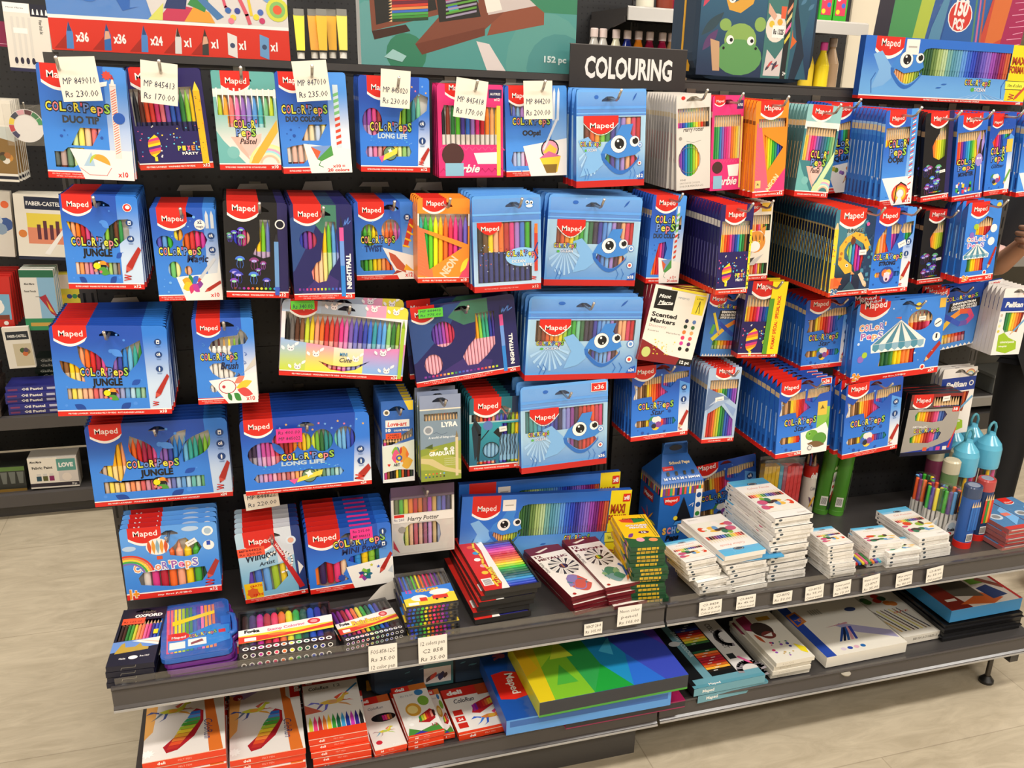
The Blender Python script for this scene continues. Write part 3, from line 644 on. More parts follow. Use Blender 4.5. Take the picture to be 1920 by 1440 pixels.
def sp_duocol(pencil=False):
    def art(a):
        logo(a, .05 if not pencil else .1, .45 if not pencil else .75, .82); foot(a, '')
        a.P([(.4, 0), (1, 0), (1, .24), (.32, .3)], WH); word(a, .38 if not pencil else .45, .6, .66, .08, two=pencil)
        a.T('DUO COLORS', .36 if not pencil else .5, .52, .52 if not pencil else .78, .05, '#2c3440', .05)
        a.P([(.42, .27), (.72, .28), (.5, .14)], '#7a9ad0'); a.P([(.5, .14), (.72, .28), (.74, .18), (.56, .12)], '#4f9a4a'); a.P([(.42, .27), (.56, .22), (.5, .14)], '#d8603a'); a.line([(.55, .12), (.52, .08), (.58, .06)], .01, '#2f8a4a')
        a.T('x10 =' if not pencil else 'x 12 =', .9, .055, .18, .03, RED, .03, al='r'); a.T('20 colors' if not pencil else '24 colors', .96, .015, .32, .03, RED, .03, al='r')
        u = .84 if not pencil else .8
        a.P(rect(u-.04, .26, u+.035, .88), '#cfe0ea')
        for i in range(9): a.P([(u-.04, .28+i*.06), (u+.035, .3+i*.06), (u+.035, .33+i*.06), (u-.04, .31+i*.06)], '#d8452e' if i < 5 else '#7ac07a')
        deco(a, [(.1, .4), (.16, .44), (.2, .38), (.14, .34), (.28, .46)], '#1f4ea6', .016)
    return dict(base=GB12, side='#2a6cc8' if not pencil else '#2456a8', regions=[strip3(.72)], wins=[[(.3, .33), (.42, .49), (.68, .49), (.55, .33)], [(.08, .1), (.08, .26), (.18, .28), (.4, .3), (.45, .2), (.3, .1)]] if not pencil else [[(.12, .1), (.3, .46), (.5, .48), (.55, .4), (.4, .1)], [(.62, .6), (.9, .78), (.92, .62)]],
                art=art, strip=RED, pens=[dict(c=['#26303a', '#8a2f22', '#c84a2a', '#d86a3a', '#e0a83a', '#3f7fd0', '#d8c83a', '#4a8a4a', '#c83a5a', '#7a4aa0'] if not pencil else PENC, c2=['#d8d0c8', '#e0b8a8', '#e8c0b0', '#e8c8a8', '#e8d8b0', '#c0d0e8', '#e8e0b0', '#c0d8c0', '#e0b0b8', '#c8b8d8'] if not pencil else '#fff', v=(.08, .8), k='felt' if not pencil else 'pencil', n='colouring_pencil' if pencil else 'felt_pen')], hole=(.5, .93), bands=[(.77, '#c4a878'), (.83, '#2456b4')] if pencil else [], sideart=sd('#6aa0e0'))
def sp_long(xn=12):
    W24 = xn == 24
    wins = [ell(.18, .53, .14, .16*(1 if W24 else .9))] + ([ell(.33, .66, .1, .155), ell(.48, .66, .06, .12), ell(.62, .66, .085, .15), ell(.8, .67, .085, .155)] if W24 else [[(.55, .5), (.58, .64), (.7, .72), (.85, .84), (.98, .8), (.96, .66), (.86, .6), (.72, .52)]])
    wins.append([(.1, .16), (.07, .21), (.1, .27), (.75, .28) if W24 else (.7, .28), (.78 if W24 else .73, .22), (.75 if W24 else .7, .17)])
    def art(a):
        logo(a, .03 if W24 else .12, .25 if W24 else .5, .78)
        for i in range(14): a.P(star(.3 + .05*i, .86 + .05*math.sin(i*2.2), .012 if W24 else .018, asp=a.asp), ['#8ab8ea', '#e8b45a', '#e87a9a', '#6fa8e8'][i % 4])
        confetti(a, 18, 9, (.08, .3, .8, .42), ['#6fa8ee', '#5fd0e8'], .006)
        word(a, .5 if W24 else .44, .43 if W24 else .44, .42 if W24 else .6, .085); a.T('LONG LIFE', .46, .36, .34 if W24 else .42, .05, '#b9cfe0', .05)
        u = .5 if W24 else .42; a.C(u, .2, .06 if W24 else .1, BLK); a.C(u, .2, .054 if W24 else .09, '#6a8a6a'); a.P([(u-.1, .12), (u+.1, .2), (u+.11, .27), (u-.09, .18)], '#e8d84a'); a.P(star(u, .23, .035, 4, .5, .3, a.asp), WH); a.P([(u-.12, .1), (u-.16, .16), (u-.08, .18)], '#e8559a')
        foot(a, 'x%d' % xn, txt='FEUTRES ULTRA-LAVABLES · ULTRA-WASHABLE FELT-TIP PENS · ROTULADORES ULTRALAVABLES')
        su = .87 if W24 else .84; icon(a, su+.05, .5 if W24 else .52, .03 if W24 else .05, n=1); icon(a, su+.05, .34, .03 if W24 else .05, n=2); redpen(a, su+.02, .1, 1, .26, .06); scribble(a, su, .08, .07, n=3)
    su = .87 if W24 else .84
    return dict(base=('g', '#2f7ade', '#1c49ae', 'z', .05, .16), side='#2560c2', regions=[([(su-.02, 0), (1, 0), (1, 1), (su+.02, 1)], ('g', '#dfe8f2', '#2f78dc', 'z', .03, .12))], wins=wins, art=art, strip=RED,
                pens=[dict(c=['#7a4a9a', '#a04ab0', '#d84a8a', '#a83a4a', '#e0502a', '#f09a2a', '#f2c82a', '#c8d83a', '#6fae3a', '#2f7a3a', '#3a8a9a', '#7ac8a0', '#6fa8e0', '#3a5ac0', '#3a3f9a', '#2a2f6a'][:12] if not W24 else cyc(['#3a2a4a', '#9a7ac8', '#c04a9a', '#e0609a', '#c03a4a', '#a82a2a', '#d8402a', '#f0902a', '#f2c82a', '#c8d83a', '#6fae3a', '#2f6a3a', '#2f8a8a', '#6ac0b0', '#6fb0e0', '#3f6fd0', '#2f3fae'], 24), v=(.09, .82), u=(.04, .88))], hole=(.5, .86), sideart=sd())
def sp_doll(pencil=False):
    PK = '#e0266e'
    def art(a):
        logo(a, .12, .5, .86) if not pencil else logo(a, .06, .4, .9)
        for i in range(10): a.line([(.02+.1*i, .06), (.07+.1*i, .1), (.12+.1*i, .06)], .012, '#c81e60')
        for i in range(10): a.line([(.02+.1*i, .3), (.07+.1*i, .34), (.12+.1*i, .3)], .012, '#f0558e')
        a.P([(.54, .27), (.92, .28), (.9, .15), (.6, .15)], WH); a.T('Barbie', .4 if not pencil else .5, .06, .46 if not pencil else .74, .085, WH, .03, shear=.35)
        a.C(.22, .25, .17, '#4a2a2a'); a.P(rect(.1, .02, .38, .16), '#8fc0d8'); a.R(.78, .86, .98, .95, '#2a2a5a'); a.T('AUTRES', .88, .89, .16, .025, WH, .02)
        a.P(rect(.9, .02, .96, .78), '#f2d84a') if not pencil else a.P(rect(.93, .02, .985, .78), '#f2e07a')
        if not pencil: a.T('x12', .95, .83, 0, .03, WH, .03, al='r')
    return dict(base='#e2307a', side='#d0205e', wins=[[(.06, .36), (.06, .7), (.1, .78), (.9, .76), (.93, .68), (.93, .36)] if not pencil else rect(.07, .34, .92, .8)], art=art, strip='#c81c50' if not pencil else None, sh=.02,
                pens=[dict(c=['#20262a', '#8a3a2a', '#2a7a3a', '#5abf2a', '#4a3aa0', '#2f6fd0', '#a07ad0', '#e0267a', '#c8222e', '#f0882a', '#f2b070', '#f2c02a'] if not pencil else ['#3a9a4a', '#2f9a4a', '#4fae6a', '#3f7fc0', '#8a6ac0', '#c83a8a', '#e83a8a', '#e86aa0', '#f07a3a', '#f0a83a', '#f2d04a', '#e8e0a0'], v=(.04, .82), u=(.05, .95), k='felt' if not pencil else 'pencil', n='colouring_pencil' if pencil else 'felt_pen', c2='#e8e2da')], hole=(.5, .91), slope='#b81a56', bands=[(.78, '#e8c8b8'), (.84, PK)] if pencil else [])
def sp_oops(pencil=False):
    def art(a):
        logo(a, .06 if not pencil else .12, .42 if not pencil else .62, .8 if not pencil else .84); foot(a, 'x12' if not pencil else '', two=True, tw=.3, tx=.25)
        if pencil: a.T('x12', .94, .02, .2, .045, RED, .03, al='r')
        a.P([(.4, 0), (1, 0), (1, .42), (.28, .34)] if not pencil else [(.38, 0), (1, 0), (1, .3), (.02, .3)], WH)
        if pencil: a.T('x12', .96, .02, .22, .045, RED, .03, al='r')
        word(a, .42 if not pencil else .45, .58 if not pencil else .53, .62 if not pencil else .62, .075, two=pencil); a.T('OOps!', .42 if not pencil else .4, .46, .3 if not pencil else .48, .055, '#2a2a30', .05)
        if not pencil:
            a.C(.72, .3, .15, BLK); a.C(.72, .3, .13, '#f0a0b8'); a.P([(.6, .26), (.72, .36), (.84, .3), (.8, .24)], '#f2c84a'); a.P([(.55, .2), (.9, .22), (.84, .04), (.66, .04)], '#f2d23a'); a.P([(.6, .13), (.84, .13), (.82, .03), (.66, .03)], '#8a6a2a'); a.P([(.54, .2), (.9, .22), (.7, .28)], '#d86a9a')
            for i in range(2): a.P([(.76+.07*i, .62), (.8+.07*i, .62), (.815+.07*i, .92), (.795+.07*i, .98), (.775+.07*i, .92)], '#d9e4f0')
            a.P([(.6, .3), (.63, .29), (.85, .62), (.82, .64)], '#d9e0ea'); a.C(.68, .88, .07, '#eaf2fb'); a.T('x2', .68, .86, .07, .035, '#2a3a6a', .03)
        else:
            rainbow(a, .62, .12, .27, .05, ['#d83a3a', '#f08a2a', '#f2d83a', '#f0a0b8', '#f4efe8'], -1.2, 4.2); a.C(.62, .12, .1, WH); a.line([(.46, .02), (.5, .2), (.62, .24), (.8, .2)], .03, BLK)
            for i in range(24): a.P([(.83, .1+i*.034), (.93, .12+i*.034), (.93, .135+i*.034), (.83, .115+i*.034)], '#d83a3a' if i % 2 else WH)
        deco(a, [(.15, .36), (.1, .4), (.2, .1), (.25, .06)], '#4a92e4', .014)
    return dict(base=('g', '#4a94ea', '#2a62c4', 'z', .04, .15), side='#2f74d0', regions=[([(.72, 0), (1, 0), (1, 1), (.78, 1)], ('g', '#9cc4ee', '#4a92e0', 'z', .03, .17))], wins=[[(.08, .68), (.5, .64), (.7, .74), (.72, .8), (.06, .82)], [(.12, .12), (.08, .18), (.12, .28), (.44, .28), (.5, .12)]] if not pencil else [[(.05, .62), (.05, .82), (.78, .82), (.78, .62), (.5, .7)]],
                art=art, strip=RED, pens=[dict(c=['#2a3a8a', '#6a7ad0', '#8ab8e0', '#b88ad8', '#d83a7a', '#c02a5a', '#e0a0b0', '#f2d83a', '#f0a83a', '#f2c0a0', '#c86a3a', '#4a9a5a'] if not pencil else PENC, u=(.05, .85), v=(.08, .83), k='felt' if not pencil else 'pencil', n='colouring_pencil' if pencil else 'felt_pen')], hole=(.5, .92), bands=[(.73, '#3f86dc'), (.78, '#d8c298'), (.84, '#9cc0ea'), (.865, '#2a5fc0')] if pencil else [], sideart=lambda a: (a.R(.38, .3, .6, .66, '#c8dcf4'), a.R(.3, .1, .7, .24, '#1c3f86')), slope='#c82a20' if pencil else '#1c3e80')
def sp_wiz(pouch=False):
    def art(a):
        if not pouch:
            a.P(ell(.2, .965, .06, .02), RED); a.T('Harry Potter', .5, .62, .6, .045, '#4a4440', .02, shear=.2); a.line([(.3, .52), (.5, .5), (.72, .52)], .01, '#8a8480')
            a.P([(.05, .66), (.95, .66), (.95, .65), (.05, .65)], '#c8c2ba'); a.T('FINE', .2, .1, .16, .018, '#5a544e'); a.T('CRAYONS DE COULEUR', .4, .065, .6, .018, '#8a847c', res=1); a.T('COLOUR PENCILS x12', .45, .03, .7, .02, '#6a645c', res=1)
            a.line(ell(.38, .32, .33, .33*a.asp, 24), .012, '#8a847c', True); a.C(.12, .55, .05, '#9a948c', 8)
        else:
            a.R(0, .86, 1, 1, '#4a3550'); a.R(0, .83, 1, .85, '#6a5a70'); a.R(.02, .48, .99, .60, '#eae4dc'); a.T('Harry Potter', .5, .50, .5, .06, '#4a4440', .02, shear=.2); a.P([(.04, .56), (.2, .56), (.2, .6), (.04, .6)], RED); a.T('Rs 260', .12, .51, .16, .035, '#3a3a6a')
            a.C(.16, .38, .06, '#9a948c', 8); a.P([(.02, .12), (.12, .04), (.02, .24)], '#b83a4a'); a.P(rect(.04, .02, .97, .04), '#c8c2ba')
    if pouch: return dict(base='#d9d3cb', side='#4a4048', wins=[rect(.04, .61, .96, .82), [(.2, .14), (.17, .25), (.2, .4), (.3, .46), (.7, .46), (.76, .4), (.78, .25), (.74, .14)]], art=art, inner='#5a4a40', regions=[(rect(0, .82, 1, 1), '#4a3550')],
                          pens=[dict(c=['#5a6a4a', '#4aae3a', '#c8c83a', '#e0762a', '#b82a3a', '#c86a3a', '#8a2a4a', '#a03ab0', '#c8a05a', '#4a6ab0', '#5a5ab8', '#3a3a6a'], v=(.05, .84), u=(.05, .95), k='cap')], hole=(.5, .93), header=.15, round_=.02, film=[rect(.02, .03, .98, .97)], slope='#3a2a40')
    return dict(base='#dcd6ce', side='#bdb6ae', wins=[rect(.04, .66, .96, .86), ell(.38, .32, .31, .175)], art=art, strip=None, pens=[dict(c=['#d84a9a', '#8a4ab0', '#3a4ab8', '#2f86d0', '#2f9a8a', '#3aae4a', '#a8cf3a', '#f2d83a', '#f09a3a', '#e0402a', '#8a5a3a', '#26262a'], v=(.04, .86), u=(.04, .96), k='pencil', n='colouring_pencil')],
                hole=(.5, .93), header=.1, bands=[(.0, '#b9b2aa'), (.76, '#d8c4a0'), (.81, '#ddd7cf')], sideart=lambda a: (a.R(.3, .1, .42, .7, '#8f8880'), a.R(.6, .3, .7, .6, '#c8382a')), slope='#c8c0b6', round_=0)
NEO = ['#3aa8a8', '#2aae4a', '#6ad02a', '#f2ee1c', '#f6b81c', '#f0702a', '#e83a5a', '#f03a8a', '#a04a9a', '#7a6ad0']
def sp_neon(pencil=False):
    def art(a):
        logo(a, .1, .55, .84) if not pencil else logo(a, .14, .84, .83); foot(a, 'x10' if not pencil else 'x12', txt='FEUTRES · FELT TIP PENS · ROTULADORES' if not pencil else 'CRAYONS DE COULEUR · COLOUR PENCILS')
        if not pencil: a.T('NEON', .66, .17, .42, .09, '#f4d0b0', .04, rot=.95); a.P([(.8, .06), (1, .28), (1, .06)], '#ee4a6a'); a.P(leaf(.82, .12, .98, .3, .18), '#f2e03a'); 
        else: a.T('NEON', .68, .13, .5, .06, '#f6d8a0', .04, rot=.95); a.P([(.5, .06), (1, .06), (1, .3)], '#e83a7a'); a.R(.07, .1, .24, .18, '#e8c87a'); a.P(star(.155, .14, .05, 3, .4, asp=a.asp), '#5a5a3a')
        for i in range(14): a.line([(.6+.03*i, .99), (.78+.03*i, .83)] if 0 else [(.02, .1+.04*i), (.14, .06+.04*i)], .006, '#f28a5a')
    if pencil: return dict(base='#f58a1e', side='#ee8a22', regions=[([(.05, .06), (.5, .06), (.2, .74), (.05, .78)], '#f0607a')], wins=[[(.28, .66), (.9, .52), (.45, .28)], rect(.1, .73, .95, .82)], art=art, strip=RED, pens=[dict(c=['#d8402a', '#e8303a', '#e83a5a', '#f2702a', '#f6a81c', '#f2e21c', '#a8d82a', '#3aae3a', '#2f9a6a', '#2a5ac0', '#2f3a8a', '#26263a'], v=(.08, .82), k='pencil', n='colouring_pencil')], hole=(.5, .93), bands=[(.76, '#8a4a1e'), (.8, '#f0a050')], slope='#c83018', sideart=lambda a: a.R(.55, .1, .7, .66, '#d04a3a'))
    return dict(base='#f6902a', side='#f08a2a', regions=[([(0, .1), (.3, .06), (.2, .62), (0, .68)], '#f0764a'), (rect(0, .68, 1, .82), '#efe6da')], wins=[[(.13, .6), (.86, .42), (.22, .16)], [(.03, .66), (.03, .82), (.97, .82), (.97, .46), (.8, .5)]], art=art, strip='#d8361c', pens=[dict(c=NEO, v=(.08, .8), u=(.02, .98), c2=NEO)], hole=(.5, .9), slope='#a82a1a')
def sp_aqua():
    def art(a):
        logo(a, .14, .74, .84); foot(a, 'x12', txt='CRAYONS DE COULEUR AQUARELLABLES'); word(a, .42, .44, .72, .075, two=True); a.T('AQUA', .46, .36, .6, .055, '#1c2440', .05)
        a.P([(.1, .3), (.78, .34), (.98, .0), (.4, .0)], WH); blob(a, .35, .26, .1, ['#6a8a2a', '#c8b83a']); blob(a, .55, .22, .08, ['#7a5aa0', '#9a6ab8']); blob(a, .74, .26, .08, ['#d8602a', '#e08a3a']); redpen(a, .6, .1, .99, .38, .08, wood=True); a.T('x12', .96, .03, .2, .045, RED, .03, al='r')
        for v in (.64, .55, .46): icon(a, .87, v, .07, n=2)
    return dict(base=GB12, side='#2a6cc8', regions=[strip3(.78, '#a8c8ee')], wins=[[(.1, .6), (.3, .76), (.72, .8), (.72, .58), (.4, .5)]], art=art, strip=RED, pens=[dict(c=PENC, v=(.08, .84), u=(.05, .8), k='pencil', n='colouring_pencil')], hole=(.5, .93), bands=[(.76, '#c8b088'), (.82, '#2a5ac0')])
def sp_jelly(pencil=False):
    def art(a):
        logo(a, .06 if not pencil else .18, .56 if not pencil else .82, .82 if not pencil else .84); foot(a, 'x12' if not pencil else 'x12', txt='FEUTRES LAVABLES · WASHABLE FELT-TIP PENS')
        q = random.Random(4)
        for i in range(15 if not pencil else 12):
            u, v, s = q.uniform(.1, .72 if not pencil else .6), (q.uniform(.16, .42) if i % 3 else q.uniform(.62, .76)), q.uniform(.04, .085)
            if pencil: v = q.uniform(.14, .42); s *= 1.4
            k = ['#5a4ad0', '#3a3fb0', '#8a4ac0', '#5fae7a', '#4a7ae0', '#8a3a7a'][i % 6]
            if v > .5: s *= .8; u = q.uniform(.05, .3)
            a.P(ell(u, v, s, s*.8*a.asp, 12, 0, math.pi), k); a.P(ell(u, v, s*.6, s*.3*a.asp, 8), '#b8a8f0' if i % 2 else '#9ae0b0')
            for j in (-.5, 0, .5): a.line([(u+j*s, v), (u+j*s*1.4, v-s*1.1*a.asp), (u+j*s*.8, v-s*1.8*a.asp)], .006, k)
        for i, k in enumerate(['#7a3a2a', '#4a2a6a', '#8a3ab0', '#e03a7a', '#e0603a', '#f0a83a', '#f2d83a', '#a8cf3a', '#3aae4a', '#2f8ad0', '#2f4ac0']): a.C(.14+.07*i if not pencil else .2+.05*i, .1, .022 if not pencil else .018, k, 8)
        if not pencil:
            a.P(rect(.78, .1, .85, .6), '#6a9ad0'); a.P([(.78, .6), (.85, .6), (.825, .68), (.81, .68)], '#26262e'); a.P(rect(.78, .03, .85, .12), '#3a5ac0'); a.C(.88, .78, .08, WH); a.C(.88, .78, .06, '#16162a')
        else: sticker(a, .7, .33, .2, .1)
    return dict(base='#131217', side='#16151c', regions=[([(.84, .06), (1, .06), (1, 1), (.84, 1)], '#26205a')], wins=[ell(.27, .63, .13, .09), [(.44, .46), (.5, .54), (.56, .6), (.56, .82), (.72, .82), (.72, .44), (.6, .42)]] if not pencil else [[(.36, .5), (.3, .62), (.4, .7), (.52, .76), (.55, .84), (.78, .84), (.76, .5), (.56, .46)]],
                art=art, strip=RED, sh=.055, pens=[dict(c=['#1a2a6a', '#2a3ac0', '#6a2a9a', '#c03a7a', '#e0a08a', '#d8b8c8', '#f2c81c', '#7abf2a', '#6a7ac0', '#4a9ad0', '#3a4aa0', '#2a2a6a'] if not pencil else ['#3a5ac0', '#7a3a9a', '#e83a7a', '#f04a4a', '#f0803a', '#f2a83a', '#f2d02a', '#d8d83a', '#a8bf2a', '#8aa02a', '#3a7a3a', '#2a2a2a'], v=(.08, .82), u=(.05, .95) if not pencil else (.02, .96), k='felt' if not pencil else 'pencil', n='colouring_pencil' if pencil else 'felt_pen', c2='#b8a0c0')], hole=(.56, .9), slope='#0c0c10' if not pencil else '#b8281c', bands=[(.74, '#a8845a'), (.8, '#16151c')] if pencil else [])
def sp_monster():
    def art(a):
        logo(a, .18, .82, .84); foot(a, 'x12', txt='CRAYONS DE COULEUR · COLOUR PENCILS'); word(a, .4, .36, .66, .06, two=True); a.T('MONSTER', .4, .29, .5, .045, '#1c2440', .05)
        a.P(ell(.8, .46, .12, .075), '#a48ad0'); a.P([(.72, .52), (.68, .7), (.78, .8), (.8, .7), (.76, .6)], '#a48ad0'); a.P([(.86, .52), (.94, .66), (.9, .78), (.84, .66)], '#a48ad0'); a.C(.76, .48, .03, WH, 8); a.C(.84, .48, .03, WH, 8); a.line([(.72, .4), (.7, .1)], .03, '#1c1c1c'); a.line([(.88, .4), (.9, .1)], .03, '#e8e4de'); confetti(a, 22, 8, (.08, .1, .6, .22), ['#f2d23a', '#f4f0ea', '#3aae4a', '#1c1c1c', '#e03a5a'], .03)
    return dict(base='#2a66c8', side='#2456b0', wins=[rect(.05, .44, .95, .8)], art=art, strip=RED, pens=[dict(c=['#e0402a', '#f2603a', '#8a3a9a', '#2f4ac0', '#2f86d0', '#3ab0d0', '#2f9a5a', '#8acf3a', '#f2d83a', '#f09a2a', '#5a4a3a', '#26262a'], v=(.08, .83), k='pencil', n='colouring_pencil')], hole=(.5, .93), bands=[(.76, '#c8b088'), (.82, '#2456b0')], slope='#c82a20')
def sp_star(xn, pencils=None, old=False, glit=False):
    wide = xn >= 24
    def art(a):
        logo(a, .03 if wide else .08, .40 if wide else .5, .82 if not glit else .84); foot(a, 'x%d' % xn if not old else '', txt='CRAYONS DE COULEUR · COLOUR PENCILS · LÁPICES DE COLORES', two=True, tw=.4, tx=.42)
        word(a, .42 if not old else .44, .42, .62, .08, two=glit); a.T('Star' if not glit else 'Glitter', .45, .33 if not glit else .34, .24 if not glit else .5, .07 if not glit else .045, '#1c2446', .02, shear=.35)
        deco(a, [(.12, .14), (.2, .1), (.3, .08), (.6, .1), (.1, .5), (.55, .5), (.66, .36)], '#1f4ea6', .02); deco(a, [(.08, .7), (.5, .86), (.62, .9), (.72, .86)], '#6fa8ee', .012)
        for u, v in ((.3, .08), (.58, .09)): a.P(star(u, v, .03, asp=a.asp), '#1f4ea6')
        if not old: blob(a, .42 if not glit else .4, .22 if not glit else .2, .13 if not glit else .2, ['#d8402a', '#3a8a4a', '#f2c83a', '#e8e4de', '#3a6ac0', '#8a4a9a', '#e8e4de', '#2a2a3a'])
        if xn == 18 or (wide and not old): icon(a, .9, .66, .05, n=1); icon(a, .9, .5, .05, n=2); icon(a, .9, .37, .05, n=2) if xn != 24 else None; redpen(a, .83, .1, .99, .34, .07, wood=True); scribble(a, .84, .08, .06, n=2)
        if old: a.R(.78, .9, .985, .98, WH); a.R(.79, .905, .975, .975, RED); a.T('x36', .88, .92, .13, .04, WH, .03); a.P([(.5, 0), (1, 0), (1, .42), (.78, .34), (.46, .3)], WH); a.R(.76, .5, .94, .68, '#e8c04a'); a.P(star(.85, .6, .05, 3, .4, asp=a.asp), '#6a5a2a'); a.P([(.94, .4), (1, .5), (1, .3)], '#6ab03a'); a.P(ell(.68, .25, .12, .07), '#6aa83a'); a.P(ell(.84, .18, .14, .09), '#5a983a'); a.P(ell(.62, .27, .05, .04), '#7ab84a'); a.P(leaf(.6, .14, .95, .1, .12), '#7a5a3a'); a.C(.66, .08, .06, '#e8e4de'); a.line(ell(.66, .08, .04, .03, 12), .012, '#5a5a5a'); a.C(.64, .27, .014, BLK, 7); a.T('x36', .42, .02, .12, .035, WH, .03)
        if glit: a.R(.72, .52, .96, .68, '#e8c04a'); redpen(a, .74, .12, .98, .3, .08, k='#6aa84a', wood=True)
    su = .82 if wide else .8
    w = [[(.02, .56), (.06, .66), (.04, .76), (.14, .72), (.26, .82), (.5, .85), (.5, .7), (.62, .62), (.5, .58), (.36, .5), (.34, .58), (.2, .58)], [(.53, .72), (.55, .86), (.78, .88), (.97, .88), (.97, .8), (.78, .78), (.66, .68)]] if wide else [[(.06, .54), (.1, .64), (.06, .72), (.2, .72), (.4, .82), (.6, .86), (.95, .86), (.95, .78), (.76, .74), (.66, .66), (.7, .54), (.44, .48), (.4, .56)]]
    if glit: w = [[(.3, .55), (.14, .66), (.4, .8), (.95, .8), (.8, .72), (.55, .68), (.6, .54), (.4, .48)]]
    w.append([(.1, .18), (.06, .22), (.1, .27), (.74, .27) if not old else (.44, .27), (.78, .22) if not old else (.46, .22), (.74, .18) if not old else (.44, .18)]) if not glit else None
    return dict(base=('g', '#2f7ade', '#1f4fb2', 'z', .05, .17), side='#2864be', regions=([([(su, 0), (1, 0), (1, .7), (su, .76)], ('g', '#e8eaee', '#5a9ce8', 'z', .05, .13))] if not old else [([(.76, .3), (1, .4), (1, .6), (.76, .62)], '#8ac04a')]), wins=w, art=art, strip=RED,
                pens=[dict(c=pencils or cyc(['#e8e0d8', '#8a6a4a', '#d8a87a', '#6a4a2a', '#f2d83a', '#f2b03a', '#f0702a', '#d8302a', '#b82a3a', '#d84a8a', '#8a4a9a', '#3a4ab0', '#2f6fd0', '#2f8a8a', '#3a9a4a', '#8ac03a', '#5a5a5a', '#26262a'], xn), v=(.08, .89), u=(.03, .97), k='pencil', n='colouring_pencil')],
                hole=(.52, .935), header=.1, bands=[(.8, '#d0b890'), (.86, '#2456b4')], slope='#b8281e', sideart=lambda a: (a.R(.4, .3, .6, .6, '#9fc0ea'), a.R(.3, .1, .7, .22, '#1c3f86')))
def sp_magic():
    def art(a):
        logo(a, .1, .55, .78); word(a, .4, .5, .66, .08); a.T('Magic', .66, .42, .34, .075, '#1a2246', .03, shear=.2); foot(a, '', two=True, tw=.36, tx=.22)
        a.P([(.42, 0), (1, 0), (1, .5), (.95, .3), (.3, .26)], WH); a.T('x10', .95, .035, .14, .045, RED, .03, al='r')
        petals(a, .54, .18, .17, ['#8a3a9a', '#3a6ad0', '#2f8a4a', '#f2a82a', '#f2c82a', '#d83a6a', '#c03a9a']); redpen(a, .72, .09, 1, .2, .06); redpen(a, .6, .18, .93, .46, .05, k='#cfd2d8', tip='#e8e8ea')
        a.C(.74, .82, .085, WH); a.T('x2', .74, .83, .07, .035, '#26366a', .03); a.T('magic', .74, .79, .11, .022, '#26366a', .02)
        for i in range(2): a.P([(.83+.08*i, .78), (.88+.08*i, .78), (.88+.08*i, .92), (.855+.08*i, .97), (.83+.08*i, .92)], '#d4dae4')
        icon(a, .9, .7, .055, n=1); icon(a, .9, .55, .055, n=1); deco(a, [(.6, .86), (.66, .9), (.56, .8), (.12, .24), (.2, .2), (.1, .16), (.16, .1), (.3, .7)], '#6fb0f2', .016)
    return dict(base=('g', '#3a84e0', '#2456bc', 'z', .05, .17), side='#2a66c4', regions=[strip3(.8, '#d8dfe8', '#3f88e4')], wins=[ell(.18, .63, .13, .075), ell(.4, .72, .07, .07), [(.45, .54), (.45, .64), (.5, .72), (.64, .76), (.78, .74), (.84, .66), (.78, .58), (.68, .54)], ell(.29, .34, .1, .09), ell(.5, .33, .06, .05)], art=art, strip=RED,
                pens=[dict(c=['#5a5ac0', '#5f9ae0', '#3aae3a', '#e8d83a', '#f0a83a', '#e0602a', '#d83a3a', '#e03a7a', '#c83a9a', '#6a4a9a'], v=(.09, .82), u=(.05, .9))], hole=(.5, .9), sideart=sd())
